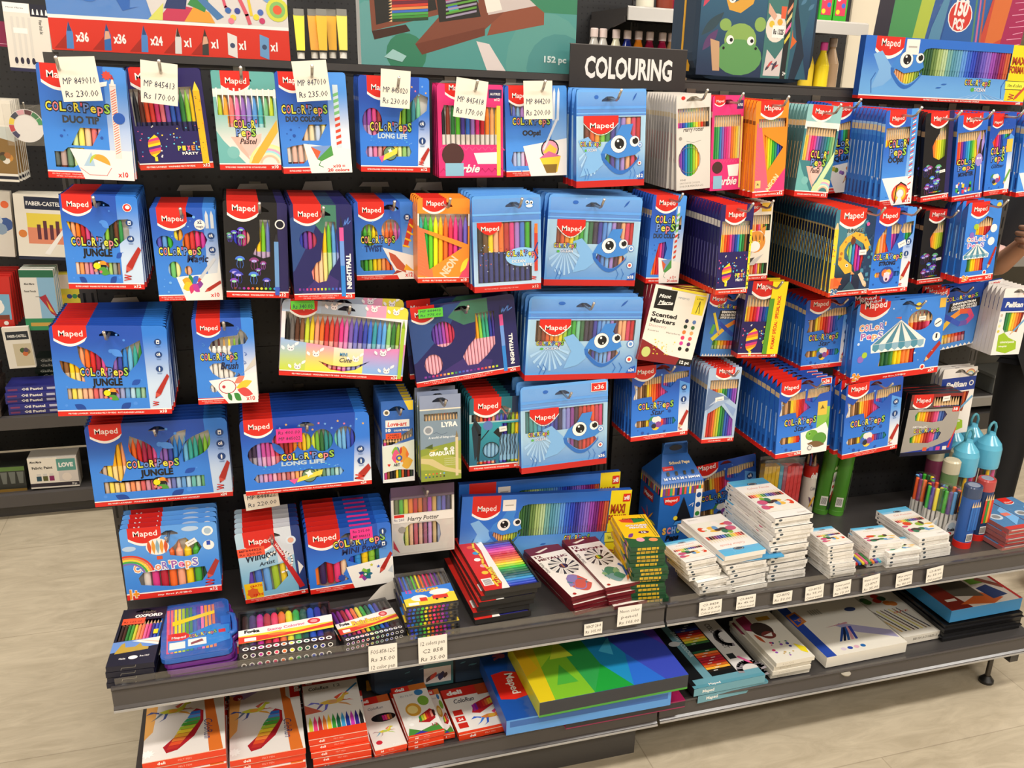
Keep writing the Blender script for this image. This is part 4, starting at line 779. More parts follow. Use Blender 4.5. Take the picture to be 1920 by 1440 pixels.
def sp_night(xn=12):
    W = xn == 24
    def art(a):
        logo(a, .06 if not W else .03, .5 if not W else .25, .8); foot(a, 'x%d' % xn, two=True, tx=.4, txt='FEUTRES LAVABLES · WASHABLE FELT-TIP PENS · ROTULADORES LAVABLES')
        a.T('NIGHTFALL', .95, .11, .6 if not W else .3, .045 if not W else .045, WH, .05, rot=math.pi/2, al='l'); a.line([(.86, .78), (.89, .85), (.88, .78), (.94, .87), (.92, .79), (.97, .83)], .01, '#5a8ae0')
        for i in range(12 if not W else 20): a.R(.08+(.06 if not W else .036)*i, .1, .11+(.06 if not W else .036)*i - (.008 if W else 0), .125, ['#8a3a9a', '#5a2a8a', '#c03a8a', '#d83a5a', '#e0603a', '#f0a07a', '#f2d83a', '#a8cf3a', '#3a8a6a', '#2f6fc0', '#4a5ac8', '#7a6ad0'][i % 12])
        x0, x1 = (.78, .85) if not W else (.84, .875)
        a.P(rect(x0, .03, x1, .36), '#2f86d8'); a.P(rect(x0, .36, x1, .62), '#6f9ae0'); a.P(rect(x0, .62, x1, .76), '#e0559a'); a.P([(x0+.01, .76), (x1-.01, .76), ((x0+x1)/2, .88)], '#26263a')
    return dict(base='#1f1f5e', side='#181a48', regions=[([(0, .3), (0, .85), (.35, .98), (.6, .98), (.36, .7), (.2, .4)], '#2a4a86'), ([(.36, .82), (.5, .99), (.74, .99), (.74, .74), (.5, .7)], '#3f7a64'), ([(.1, .06), (.5, .3), (.74, .2), (.7, .06)], '#3a2a70')],
                wins=[ell(.27, .63, .14, .095), [(.3, .3), (.38, .39), (.46, .42), (.5, .6), (.56, .82), (.72, .82), (.76, .45), (.7, .38), (.6, .3), (.54, .2), (.4, .18), (.32, .22)]] if not W else [ell(.3, .62, .11, .16), ell(.18, .26, .085, .13), [(.46, .3), (.52, .42), (.6, .52), (.62, .82), (.8, .82), (.78, .4), (.7, .28), (.6, .18), (.5, .18)]], art=art, strip=RED,
                pens=[dict(c=(['#26306a', '#2f3aa8', '#5a3a9a', '#a83a8a', '#b8405a', '#f0b09a', '#f2c81c', '#6abf3a', '#5a9ad8', '#4a5ac0'] if not W else cyc(['#2f8a8a', '#2f5aa8', '#2f3a9a', '#5a3a9a', '#7a4ab0', '#a84ab0', '#c84a8a', '#c83a5a', '#e8b8a8', '#f0a090', '#e86a8a', '#d83a3a', '#f2a82a', '#8acf4a', '#3aae8a', '#2f3fa0', '#4a3a9a'], 24)), v=(.09, .83), u=(.04, .8), c2=['#f0a0b8', '#e89ab0', '#d8608a', '#f0908a', '#f2b08a', '#f2c8a0', '#f2dc8a', '#b8d88a', '#9ac0e8', '#a0a8e0'] if not W else '#f0b0c0')], hole=(.5, .88), slope='#10122e')
def sp_twist():
    def art(a):
        logo(a, .07, .5, .78); word(a, .38, .48, .58, .085); a.T('TWIST', .3, .37, .3, .075, '#1c3c7e', .06); foot(a, '', two=True, tw=.4, tx=.28)
        a.P([(.45, .42), (1, .3), (1, 0), (.72, 0)], WH); a.T('x12', .95, .03, .13, .055, RED, .03, al='r')
        a.P([(.55, .36), (.66, .32), (.82, .18), (.84, .08), (.68, .14), (.58, .26)], '#c8563a'); a.P([(.84, .2), (.98, .1), (.8, .12)], '#f2b02a'); a.P([(.68, .12), (.6, .06), (.78, .1)], '#a83a2a')
        a.P([(.8, .42), (.88, .42), (1, .76), (.92, .8)], '#c83a2a')
        for i in range(4): a.line([(.8+.04*i, .44+.09*i), (.9+.03*i, .42+.08*i)], .03, '#f2c02a')
        icon(a, .88, .8, .06, n=0); deco(a, [(.3, .75), (.6, .8), (.12, .42), (.68, .9)], '#5fa4ee', .02)
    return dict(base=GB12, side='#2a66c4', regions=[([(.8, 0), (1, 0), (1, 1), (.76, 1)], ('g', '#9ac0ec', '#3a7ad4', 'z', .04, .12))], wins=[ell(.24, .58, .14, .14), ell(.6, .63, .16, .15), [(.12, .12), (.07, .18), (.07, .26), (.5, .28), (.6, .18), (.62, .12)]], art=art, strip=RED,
                pens=[dict(c=['#2a6a3a', '#4aae3a', '#8ac83a', '#f2d81c', '#f2c03a', '#f0a060', '#f0763a', '#d8562a', '#d86aa0', '#a85ac0', '#6a5ab8', '#3a4ab0'], v=(.08, .8), u=(.06, .94), k='tip', c2=['#2a6a3a', '#4aae3a', '#8ac83a', '#f2d81c', '#f2c03a', '#f0a060', '#f0763a', '#d8562a', '#d86aa0', '#a85ac0', '#6a5ab8', '#3a4ab0'])], hole=(.6, .9), sideart=sd())
def sp_olife():
    C = ['#2a2a2a', '#6a4a2a', '#f2d81c', '#f2b08a', '#f0762a', '#b82a2a', '#e03a8a', '#a87ad0', '#3a7ad8', '#3aae2a']
    def art(a):
        a.R(0, .80, 1, .82, '#6fb0f0'); a.P([(.06, .73)] + [(.06+.36*i/10, .73-.13*math.sin(math.pi*(.1+.8*i/10))) for i in range(11)] + [(.42, .73)], RED); a.T('Maped', .25, .645, .26, .045, WH, .01)
        a.P(ell(.72, .36, .25, .1), '#8fc4f0'); word(a, .72, .37, .48, .055); a.T('OCEAN', .66, .3, .2, .03, WH, .02, out='#3a6ab0'); a.T('LIFE', .8, .26, .14, .028, WH, .02, out='#3a6ab0')
        a.C(.83, .91, .07, '#4f94e0'); a.C(.8, .925, .026, WH, 9); a.C(.86, .92, .026, WH, 9); a.C(.8, .92, .014, BLK, 7); a.C(.86, .915, .014, BLK, 7); a.P(ell(.83, .885, .05, .015), WH)
        a.P(rect(.9, .2, .95, .66), '#c83a2a'); a.P(rect(.905, .6, .95, .7), '#f0762a'); a.line([(.9, .3), (.95, .34), (.9, .42), (.95, .5)], .02, '#2a3a8a'); scribble(a, .86, .11, .07, n=3); a.T('x12', .96, .02, .1, .03, '#f0c0b8', .03, al='r'); a.T('FEUTRES LAVABLES · WASHABLE FELT-TIP PENS', .4, .028, .5, .014, '#f0b0a8', res=1)
        confetti(a, 34, 12, (.09, .22, .86, .5), ['#7a9ae0', '#c8d8f4', '#f2703a', '#26264a'], .007)
    return dict(base=('g', '#b8d6f0', '#7ab4ec', 'z', .02, .12), side='#2a6cc6', regions=[(rect(0, .74, 1, 1), ('g', '#2f78d6', '#5fa2ea', 'z', .12, .2))], wins=[rect(.06, .1, .86, .73)], art=art, strip='#c8241e', sh=.065, inner='#2a2f5a', pens=[dict(c=C, v=(.09, .72), u=(.07, .85), k='cap', c2='#2c3a80')], hole=(.6, .88), header=.22, slope='#3f86d8', film=[rect(.02, .09, .98, .97)])
def sp_tiger():
    def art(a):
        logo(a, -.0, .55, .86); foot(a, 'x12', txt='COLOUR PENCILS'); a.R(.62, .88, .95, .99, '#e8b83a'); a.C(.5, .5, .33, '#e0913a'); a.P([(.2, .6), (.14, .7), (.34, .66)], '#e0913a'); a.P([(.62, .66), (.82, .7), (.78, .58)], '#e0913a'); a.P(ell(.46, .44, .2, .07), WH)
        for i in range(5): a.P(leaf(.2+.14*i, .6, .28+.12*i, .5, .14), '#1c1c1c')
        for u in (.36, .62): a.C(u, .5, .04, '#f2d83a', 8); a.C(u, .5, .02, BLK, 7)
        a.P([(.05, .3), (.4, .38), (.3, .24), (.8, .34), (.5, .2), (.1, .2)], '#c8c4c0'); a.P([(.2, .28), (.5, .3), (.3, .2)], '#3a3a3e')
    return dict(base='#efe4d4', side='#5a7a2a', wins=[rect(.05, .64, .95, .84), rect(.05, .08, .95, .22)], art=art, strip=RED, pens=[dict(c=['#26262a', '#2f3a9a', '#e03a8a', '#f2d83a', '#f09a3a', '#f0b07a', '#d8302a', '#e86a9a', '#f2c83a', '#8a5a3a', '#3a8a4a', '#2a2a2a'], v=(.08, .86), k='pencil', n='colouring_pencil')], hole=(.5, .93), slope='#b8281e')
def sp_giraffe():
    def art(a):
        logo(a, .1, .74, .8, red='#e0341e'); a.T('JUNGLE', .5, .735, .4, .04, '#2a3a3a', .05, out='#c8d4d0'); a.T('FEVER', .48, .69, .34, .035, '#8aa8a4', .05, out='#d8e4e0')
        a.P(rect(0, .05, .1, .78), '#f2d23a'); a.P([(0, .78), (.1, .78), (.07, .85), (.04, .85)], '#e8c898'); confetti(a, 10, 3, (.01, .1, .09, .7), ['#3a8ad0', '#e07a2a'], .012)
        P = [(.16, .58), (.3, .68), (.52, .74), (.78, .7), (.93, .56), (.84, .5), (.74, .6), (.54, .66), (.36, .62), (.28, .54)]; a.P(P, '#f0b23a'); a.P([(.16, .58), (.28, .54), (.3, .44), (.5, .36), (.52, .28), (.36, .26), (.16, .38)], '#f0b23a')
        deco(a, [(.3, .63), (.45, .69), (.62, .7), (.78, .64), (.22, .5), (.2, .44)], '#b8742a', .03); a.C(.38, .36, .035, WH, 9); a.C(.38, .36, .018, BLK, 7); a.P([(.5, .3), (.6, .25), (.5, .25)], '#e89a5a')
        a.P(ell(.48, .64, .06, .045), '#6a3a2a'); a.P([(.02, .22), (.3, .22), (.22, .1), (.02, .1)], '#e0703a'); a.P([(.1, .24), (.3, .14), (.1, .12)], '#e0602a'); redpen(a, .92, .08, .72, .26, .09, k='#e8c8a8', tip='#3a3a3a', wood=True)
        a.P([(.3, .06), (.5, .18), (.66, .06)], '#2a4a5a'); foot(a, 'x12', txt='CRAYONS DE COULEUR · COLOUR PENCILS'); a.T('2+', .13, .03, .18, .06, '#3a6a9a', .06, out=WH); confetti(a, 20, 14, (.74, .1, .98, .95), ['#3a7a90', '#4a8aa8', '#2a4a70'], .03); a.C(.8, .82, .04, '#e0559a', 9); sticker(a, .74, .5, .18, .02, h=.6)
    return dict(base=('g', '#16233e', '#3f7a8c', 'z', .03, .14), side='#123a58', regions=[(rect(.74, 0, 1, 1), '#1c3a5e')], wins=[[(.34, .52), (.4, .6), (.52, .62), (.68, .56), (.78, .44), (.72, .3), (.6, .28), (.54, .36), (.44, .4)], rect(.5, .12, .56, .26)], art=art, strip='#d8341e', sh=.05, inner='#1a2c40',
                pens=[dict(c=['#f2d23a', '#f09a3a', '#f0a87a', '#f2b83a', '#c8d83a', '#8ad0a0', '#3a8ad0', '#e03a8a', '#a83ac0', '#d83a3a', '#e8a03a', '#3a4a9a'], v=(.07, .85), k='pencil', n='colouring_pencil')], hole=(.74, .925), header=.1, bands=[(.45, '#0e1c3e'), (.775, '#8a7a5a'), (.795, '#143e66')], sideart=lambda a: (a.R(.35, .4, .6, .66, '#8ab4cc'),), slope='#c8301e')
def sp_strong():
    def art(a):
        logo(a, .08, .58, .82); foot(a, 'x12', txt='CRAYONS DE COULEUR · COLOUR PENCILS'); word(a, .4, .41, .74, .065); a.T('STRONG', .4, .34, .42, .045, '#1c2440', .07); 
        a.C(.42, .22, .19, '#2a4a9a'); blob(a, .42, .22, .15, ['#7a3ab0', '#e0763a', '#d83a7a', '#f0b03a']); a.P(ell(.42, .2, .08, .06), '#f0d0e0'); a.C(.37, .24, .02, WH, 7); a.C(.48, .24, .02, WH, 7); a.P(ell(.42, .17, .03, .018), '#5a2a4a')
        for u, v in ((.08, .3), (.1, .12), (.7, .3), (.7, .12)): a.P(star(u, v, .03, asp=a.asp), '#1c4aa0')
        icon(a, .88, .6, .075, n=0); icon(a, .86, .46, .06, n=2); redpen(a, .78, .14, .99, .36, .09, wood=True); scribble(a, .76, .08, .08, n=3); sticker(a, .72, .58, .2, .4, h=.6)
    return dict(base=('g', '#2f7ade', '#1f4fb2', 'z', .05, .17), side='#2660ba', regions=[strip3(.76, '#e4e6ea', '#4f96ea')], wins=[[(.04, .48), (.1, .64), (.2, .72), (.3, .8), (.3, .62), (.4, .5)], [(.4, .82), (.5, .84), (.66, .8), (.6, .66), (.46, .5)], [(.66, .74), (.7, .82), (.96, .84), (.96, .7), (.8, .6)], [(.14, .2), (.1, .23), (.14, .26), (.72, .26), (.76, .23), (.72, .2)]], art=art, strip=RED, inner='#e0d8c8', pens=[dict(c=['#8a5a2a', '#f2c23a', '#f0a07a', '#f0762a', '#d83a5a', '#d83a9a', '#8a3a9a', '#2f3a9a', '#2f6ac0', '#2f8ad0', '#2f9a4a', '#3a7a3a'], v=(.08, .84), u=(.04, .96), k='pencil', n='colouring_pencil')], hole=(.62, .92), header=.1, bands=[(.78, '#c8b088'), (.84, '#2456b0')], slope='#1c3e80')
def tent(a, u, v, w, h):
    n = 8; K = a.asp
    a.P([(u-w*.62, v+h*.34), (u, v+h*1.02), (u+w*.62, v+h*.34), (u+w*.6, v+h*.1), (u-w*.6, v+h*.1)], WH)
    for i in range(n):
        x0, x1 = u-w*.58+w*1.16*i/n, u-w*.58+w*1.16*(i+1)/n; a.P([(u + (x0-u)*.05, v+h*.97), (u + (x1-u)*.05, v+h*.97), (x1, v+h*.36), (x0, v+h*.36)], '#4f8aa0' if i % 2 == 0 else '#f0ebe6')
        a.P([(x0, v+h*.35), (x1, v+h*.35), (x1, v+h*.2), ((x0+x1)/2, v+h*.12), (x0, v+h*.2)], '#8fb4c8' if i % 2 else '#4f90a8')
    a.P([(u, v+h*1.02), (u, v+h*1.12), (u-w*.14, v+h*1.1), (u-.01, v+h*1.06)], '#d8604a')
SOFT = [('C', '#f2a060', 1), ('O', '#e8709a', 1), ('L', '#8a70c8', 1), ('o', '#e88a6a', 1), ('R', '#8a70c8', 1), ("'", '#f2a060', 0), ('P', '#a85ab0', 1), ('e', '#e8609a', 1), ('p', '#f2a060', 1), ('S', '#7a6ac8', 1)]
def sp_circus(xn):
    W = xn == 24
    def art(a):
        logo(a, .03 if W else .1, .36 if W else .62, .82); foot(a, 'x%d' % xn, txt='my first JUMBO', tw=.26 if W else .4, tx=.5, h=.075)
        if W:
            word(a, .19, .66, .3, .075, False, WH, 0, SOFT[:6]); word(a, .19, .55, .25, .075, False, WH, 0, SOFT[6:]); tent(a, .5, .32, .5, .42)
            a.C(.09, .3, .035, '#8a6ac0'); a.C(.13, .35, .03, '#a8c83a'); a.C(.68, .9, .035, '#e8c83a'); redpen(a, .82, .16, .99, .4, .045, wood=True); a.C(.81, .1, .03, WH); a.C(.81, .1, .02, RED, 7); a.C(.93, .66, .045, WH); a.C(.93, .48, .045, WH); a.line([(.9, .64), (.96, .68)], .01, '#2a2a2a'); a.R(.92, .46, .94, .52, '#2a2a2a'); a.R(.92, .85, 1-.01, .97, '#e8b84a'); a.T('2+', .06, .035, .09, .09, '#e8952a', .06, out=WH); sticker(a, .74, .74, .08, 0, h=.5)
        else:
            word(a, .38, .52, .62, .055, False, WH, 0, SOFT[:6]); word(a, .36, .44, .5, .055, False, WH, 0, SOFT[6:]); tent(a, .4, .28, .62, .2); a.C(.2, .6, .07, '#8a6ac0'); a.C(.3, .7, .07, '#a8c83a'); a.C(.9, .94, .07, '#e8c83a'); a.C(.83, .66, .1, WH); a.C(.8, .5, .1, WH); redpen(a, .78, .14, .99, .42, .08, wood=True); a.C(.72, .11, .06, WH); a.C(.72, .11, .04, RED, 7); a.T('2+', .16, .03, .2, .065, '#e8952a', .06, out=WH)
        deco(a, [(.05, .5), (.3, .76), (.7, .3), (.75, .2), (.9, .3), (.4, .9), (.6, .86)], '#cfe0f6', .01)
    C = ['#d8a03a', '#2f6a3a', '#1f5a3a', '#4a8a3a', '#f2d81c', '#f2c81c', '#f0803a', '#f0903a', '#c02a2a', '#a81c2e', '#a81c3a', '#f0608a', '#26263a']
    return dict(base=('g', '#2f78d8', '#3f86e0', 'z', .03, .18), side='#2a60b0', wins=[[(.3, .18), (.31, .3), (.29, .42), (.71, .42), (.69, .3), (.7, .18)], ell(.72, .72, .14, .13)] if W else [[(.14, .14), (.16, .22), (.15, .3), (.65, .3), (.64, .22), (.66, .14)], [(.3, .6), (.32, .72), (.5, .78), (.6, .82), (.78, .78), (.76, .66), (.6, .58)]], art=art, strip=RED, sh=.075, pens=[dict(c=C if W else C[1:12], v=(.1, .82), u=(.28, .9) if W else (.08, .86), k='pencil', n='colouring_pencil')], hole=(.56, .93), header=.1, slope='#3f80d0', sideart=lambda a: (a.R(.4, .3, .6, .7, '#7fb0e8'),))
def sp_brush():
    def art(a):
        logo(a, .07, .46, .8); word(a, .4, .52, .62, .075); a.T('Brush', .56, .41, .3, .08, '#1a2246', .03, shear=.3); foot(a, '', two=True, tw=.36, tx=.24)
        a.P([(.2, .28), (.76, .32), (1, .36), (1, 0), (.5, 0)], WH); a.T('x10', .95, .03, .15, .05, RED, .03, al='r'); a.line(ell(.5, .2, .14, .08, 14), .014, '#c03040', True); a.C(.44, .2, .03, '#c03040', 9); a.P(leaf(.62, .24, .8, .32, .2), '#e8806a'); a.P(leaf(.64, .18, .92, .26, .16), '#f2c83a'); a.P(leaf(.66, .16, .92, .1, .2), '#d84a4a'); a.P(leaf(.5, .13, .56, .03, .3), '#2f7a3a'); a.P(leaf(.6, .12, .72, .03, .3), '#3a8a3a')
        a.P([(.7, .33), (.78, .36), (1, .55), (1, .45)], '#cdc8c2'); a.P([(.66, .31), (.73, .33), (.7, .36)], '#5a2a2a')
        for u, v in ((.14, .72), (.1, .6), (.2, .2), (.82, .6), (.8, .5), (.72, .9), (.66, .37)): a.line([(u, v), (u+.03, v-.01), (u+.04, v-.03), (u+.01, v-.04), (u+.02, v-.02)], .008, '#4f92e0' if u < .8 else '#2f62b8')
    return dict(base=('g', '#3a84e0', '#2a58bc', 'z', .05, .17), side='#2560bc', regions=[strip3(.8, '#eaeaea', '#3a88e4', .05, .15)], wins=[[(.24, .66), (.3, .73), (.46, .78), (.72, .8), (.78, .87), (.86, .82), (.9, .76), (.84, .7), (.62, .68), (.58, .62), (.66, .58), (.46, .58), (.28, .61)], [(.22, .44), (.3, .48), (.45, .48), (.5, .42), (.66, .36), (.62, .31), (.4, .3), (.28, .36)], ell(.28, .19, .07, .05)], art=art, strip=RED, sh=.075,
                pens=[dict(c=['#2a1c26', '#3a2230', '#5a2a2a', '#c89a5a', '#f2d83a', '#8ab83a', '#2f5a3a', '#2a3f6a'], v=(.09, .82), u=(.2, .88), k='tip', c2='#e8e4de')], hole=(.53, .9), sideart=sd('#9a8ac8'))
def sp_cute():
    C = ['#1c1c1e', '#6a6462', '#5a3626', '#8a5a36', '#c8d83a', '#e8c82a', '#ec9a7a', '#e0702a', '#c82a2a', '#d8503a', '#c83a4a', '#e03a8a', '#d86ab0', '#7a5ab0', '#5a5ac0', '#4a3a9a', '#3a4ab0', '#3f6fd0', '#3a9aa8', '#4a8ad8', '#5fa8e8', '#8ac87a', '#3a7a3a', '#8ab02a']
    def art(a):
        logo(a, .06, .27, .8)
        for i, (u, v) in enumerate(((.08, .36), (.28, .3), (.14, .12), (.6, .26), (.86, .12), (.72, .94), (.9, .92), (.4, .93), (.82, .36))): a.P(ell(u, v, .026, .03), '#f4eef2'); a.C(u-.01, v, .006, '#8a7a8a', 6); a.C(u+.01, v, .006, '#8a7a8a', 6); a.P([(u-.03, v+.02), (u-.02, v+.06), (u-.005, v+.03)], '#f4eef2'); a.P([(u+.03, v+.02), (u+.02, v+.06), (u+.005, v+.03)], '#f4eef2'); a.P(leaf(u+.03, v+.04, u+.06, v+.1, .2), '#f4eef2'); a.P(leaf(u-.05, v-.02, u-.07, v+.04, .2), '#f4eef2')
        a.T('MINI', .5, .3, .06, .045, '#3a8ab8', .03); a.T('Cute', .52, .22, .1, .06, '#3a3a4a', .01, shear=.4); foot(a, 'x24', tw=.6, tx=.4, h=.07); a.P(rect(.955, .03, .985, .72), '#a8c83a'); a.P([(.955, .72), (.985, .72), (.97, .84)], '#8ab02a')
    return dict(base='#efe6ec', side='#e8d0e0', regions=[(rect(0, .07, .2, .5), ('g', '#c9d94a', '#9ab8ea', 'z', .01, .09)), (rect(.2, .07, .42, .5), ('g', '#efe24a', '#e08ac0', 'z', .01, .09)), (rect(.42, .07, .66, .5), ('g', '#f0e45a', '#f0dde8', 'z', .01, .09)), (rect(.66, .07, 1, .5), ('g', '#8ab4ea', '#ea7ab0', 'z', .01, .09)), (rect(0, .84, .3, 1), '#b0c4e0'), (rect(.3, .84, .66, 1), '#aab8cc'), (rect(.66, .84, .82, 1), '#e8a0c0'), (rect(.82, .84, 1, 1), '#e8d84a')], wins=[[(.03, .48), (.5, .4), (.95, .44), (.95, .8), (.5, .84), (.03, .84)], [(.3, .22), (.4, .17), (.5, .155), (.6, .17), (.72, .25), (.6, .12), (.5, .09), (.4, .11)]], art=art, strip=RED, sh=.07, pens=[dict(c=C, v=(.08, .81), u=(.03, .955))], hole=(.5, .9), inner='#f2eee8')
def sp_scent():
    def art(a):
        a.R(.06, .7, .42, .96, BLK); a.T('Mont', .22, .85, .22, .045, WH, .03, shear=.3, rot=.05); a.T('Marte', .26, .77, .26, .045, WH, .03, shear=.3, rot=.05); a.line([(.12, .75), (.38, .78)], .012, WH)
        a.T('Scented', .06, .6, .46, .055, BLK, .035, al='l'); a.T('Markers', .06, .52, .46, .055, BLK, .035, al='l'); a.T('Discovery', .06, .46, .32, .035, '#c89a9a', .0, al='l'); a.T('Feutres', .06, .4, .2, .022, '#6a625a', al='l', res=1); a.T('Marcadores', .4, .4, .26, .022, '#6a625a', al='l', res=1)
        a.R(.76, .7, .97, .95, '#f0dc3a'); a.line([(.84, .72), (.87, .88), (.9, .72)], .012, BLK); a.T('2.3mm', .86, .9, .12, .025, '#3a3a2a', .01); a.T('MMSM10', .56, .87, .2, .025, '#7a8aa0')
        for i, k in enumerate(['#2a2a4a', '#5a7ab8', '#1f3a2a', '#3a6a3a', '#e0803a', '#e8a86a', '#e83a6a', '#e05a5a', '#d83a9a', '#6a2a6a', '#1c1c1c', '#1c1c1c']): a.C(.72 + .14*(i % 2), .6 - .075*(i//2), .035, k, 10)
        a.P([(0, 0), (.86, 0), (.8, .1), (.5, .12), (.3, .2), (0, .28)], '#8a2026'); a.P([(.72, 0), (1, 0), (1, .1), (.76, .1)], BLK); a.T('12 pc', .87, .03, .18, .04, WH, .04)
        confetti(a, 26, 11, (.22, .1, .6, .3), ['#e8d84a'], .01); a.P(ell(.12, .12, .08, .07), '#c8d07a'); a.P([(.3, 1), (.95, 1), (.95, .965), (.3, .975)], '#f0dc3a')
    return dict(base='#efe9de', side='#8a2026', regions=[], wins=[], art=art, strip=None, hole=None, header=0, round_=0, pens=[])
def sp_innov(xn):
    W = xn == 24
    def art(a):
        logo(a, .03, .38, .82) if not W else logo(a, .0, .26, .82); word(a, .44, .78, .46, .06); a.P([(.26, .6), (.28, .74), (.7, .76), (.7, .62)], BLK); a.T('INNOVATION', .48, .7, .32, .035, WH, .06); a.T('COLOURED PENCILS', .48, .655, .36, .03, WH, .05, res=1); a.T('LÁPICES DE COLORES', .48, .615, .36, .03, WH, .05, res=1)
        if not W: a.R(.7, .93, 1, .995, WH)
        else: a.R(.8, .9, 1, .98, WH)
        a.T('NEW', .86 if not W else .9, .94 if not W else .92, .14, .03, RED, .04)
        seg = [(.2, .28), (.3, .36), (.45, .48), (.6, .56), (.74, .54), (.8, .44), (.72, .36), (.6, .36), (.46, .44), (.3, .54), (.2, .5), (.16, .38)] if not W else [(.1, .28), (.2, .36), (.32, .5), (.44, .58), (.56, .56), (.6, .46), (.52, .38), (.42, .38), (.3, .48), (.2, .56), (.12, .48)]
        ks = ['#e8d83a', '#f2c03a', '#f09a3a', '#e8603a', '#e04a6a', '#c84a8a', '#6a5ab0', '#3a5ac0', '#2f4ab0', '#2a5ab8', '#5fae4a', '#a8c83a']
        for i, (p, q) in enumerate(zip(seg, seg[1:])): a.line([p, q], .075 if not W else .06, ks[i % 12])
        a.C(.93 if not W else .92, .72, .07 if not W else .045, '#b8d08a'); redpen(a, .33 if not W else .18, .34, .16 if not W else .06, .7, .05, k='#e8d03a', wood=True); a.T('x%d' % xn, .95, .1 if W else .06, .1, .055, WH, .04, al='r')
        if W: redpen(a, .76, .52, 1, .3, .05, k='#e07a4a', wood=True); redpen(a, .78, .38, 1, .2, .05, k='#a04a8a', wood=True)
        for i in range(14): a.P([(.02+i*.06, 0), (.05+i*.06, .045), (.08+i*.06, 0)], WH)
        deco(a, [(.1, .8), (.6, .9), (.2, .9)], '#4f86d8', .012)
    return dict(base=('g', '#4a8ad8', '#1f4496', 'z', .02, .15), side='#244a94', regions=[([(.84, 0), (1, 0), (1, .9), (.84, .9)], '#1f3a8a')], wins=[[(.2, .12), (.22, .26), (.7, .26), (.72, .12)] if not W else rect(.06, .09, .52, .24)], art=art, strip=None, pens=[dict(c=(['#5a3a2a', '#3a7a3a', '#8abf3a', '#f2d83a', '#f2b02a', '#f0762a', '#d8302a', '#c03a6a', '#7a3a9a', '#2a2a4a'] if not W else ['#2f6a3a', '#3a9a3a', '#a8c83a', '#f2d83a', '#f2b83a', '#f0903a', '#e0602a', '#d83a2a', '#b02a3a', '#8a2a4a']), v=(.05, .3), u=(.14, .8) if not W else (.05, .54), k='cap', n='colouring_pencil')], hole=(.34, .93), header=.1, slope='#16306a')
def sp_pel(tall=False):
    def art(a):
        a.R(0, .66, 1, .86, '#1c3c96'); a.T('Pelikan', .44, .72, .62, .075, WH, .04, shear=.2); a.C(.88, .76, .07, WH); a.C(.88, .76, .045, '#1c3c96', 9); rainbow(a, .8, .88, .16, .03, ['#d8907a', '#e8d88a', '#9ac0d8'], .2, 2.8)
        a.P([(.12, .3), (.3, .34), (.5, .26), (.8, .2), (.84, .08), (.5, .02), (.16, .06)], '#9cbf2a'); a.T('coloured pencils', .48, .18, .5, .035, WH, .02); a.T('triangular', .36, .12, .3, .025, WH, .02, res=1); redpen(a, .5, .3, .98, .56, .06, k='#6aa0c8', wood=True)
        for i, v in enumerate((.6, .52, .44, .36)): a.C(.08, v, .045, ['#c8b8a8', '#b8c8d8', '#f0e0a0', '#d8c84a'][i], 8)
    return dict(base='#ece7e2', side='#dcd6d0', wins=[[(.22, .4), (.2, .64), (.86, .64), (.74, .34), (.5, .36), (.3, .34)]], art=art, pens=[dict(c=['#1f5a3a', '#2f7a4a', '#4a9a3a', '#f2d83a', '#f2b83a', '#f08a3a', '#c85a2a', '#8a2a2a'], v=(.05, .66), u=(.18, .9), k='cap', n='colouring_pencil')], hole=(.5, .93), header=.12, slope='#d8d2cc')
def sp_love():
    def art(a):
        a.P([(.7, .995), (.98, .995), (.98, .88), (.84, .88)], '#f2d23a'); a.C(.16, .86, .1, '#e8e4da'); a.C(.16, .86, .06, '#6a5a3a', 8); a.R(.12, .68, .86, .77, WH); a.T('Love-art', .48, .695, .6, .05, RED, .03, shear=.2); a.T('10', .2, .63, .16, .035, WH, .06); a.T('COLOR PENCILS', .62, .63, .5, .022, WH, .04, res=1)
        a.R(.12, .54, .6, .61, '#f0552a'); a.T('CA0ABO', .36, .575, .36, .022, '#5a1c1c', .02, res=1); a.T('Rs 40.00', .36, .55, .36, .02, '#5a1c1c', .02, res=1)
        a.P([(0, .44), (.4, .46), (1, .52), (1, .14), (.5, .18), (0, .12)], '#e4eadc'); petals(a, .55, .34, .28, ['#f0762a', '#e8a03a', '#d8402a', '#3a6ac0', '#8ab83a', '#e85a8a', '#f2c83a'], 9); a.C(.52, .3, .1, '#3a5ab0'); a.C(.52, .3, .05, '#f2d83a', 8); a.T('ART', .44, .2, .2, .035, '#2a2a3a', .04); a.P(star(.2, .22, .06, 3, .6, math.pi, a.asp), RED); a.P(leaf(.6, .2, .95, .26, .2), '#e8b03a')
    return dict(base=('g', '#e8eaec', '#2f66b8', 'z', .09, .1), side='#3a6ab4', wins=[[(.02, .46), (.3, .47), (.96, .56), (.96, .66), (.6, .58), (.02, .54)], [(.04, .04), (.04, .13), (.5, .16), (.97, .14), (.97, .06)]], art=art, pens=[dict(c=['#d83a8a', '#8a5a2a', '#26262a', '#1c1c1e', '#f2c83a', '#2f8a3a', '#d8602a', '#26262a', '#b02a2a', '#1f3a2a'], v=(.03, .6), k='pencil', n='colouring_pencil')], hole=(.48, .88), header=.2, slope='#2f5a9a', bands=[(.55, '#c8b898'), (.62, '#2f62b0')], round_=.02)
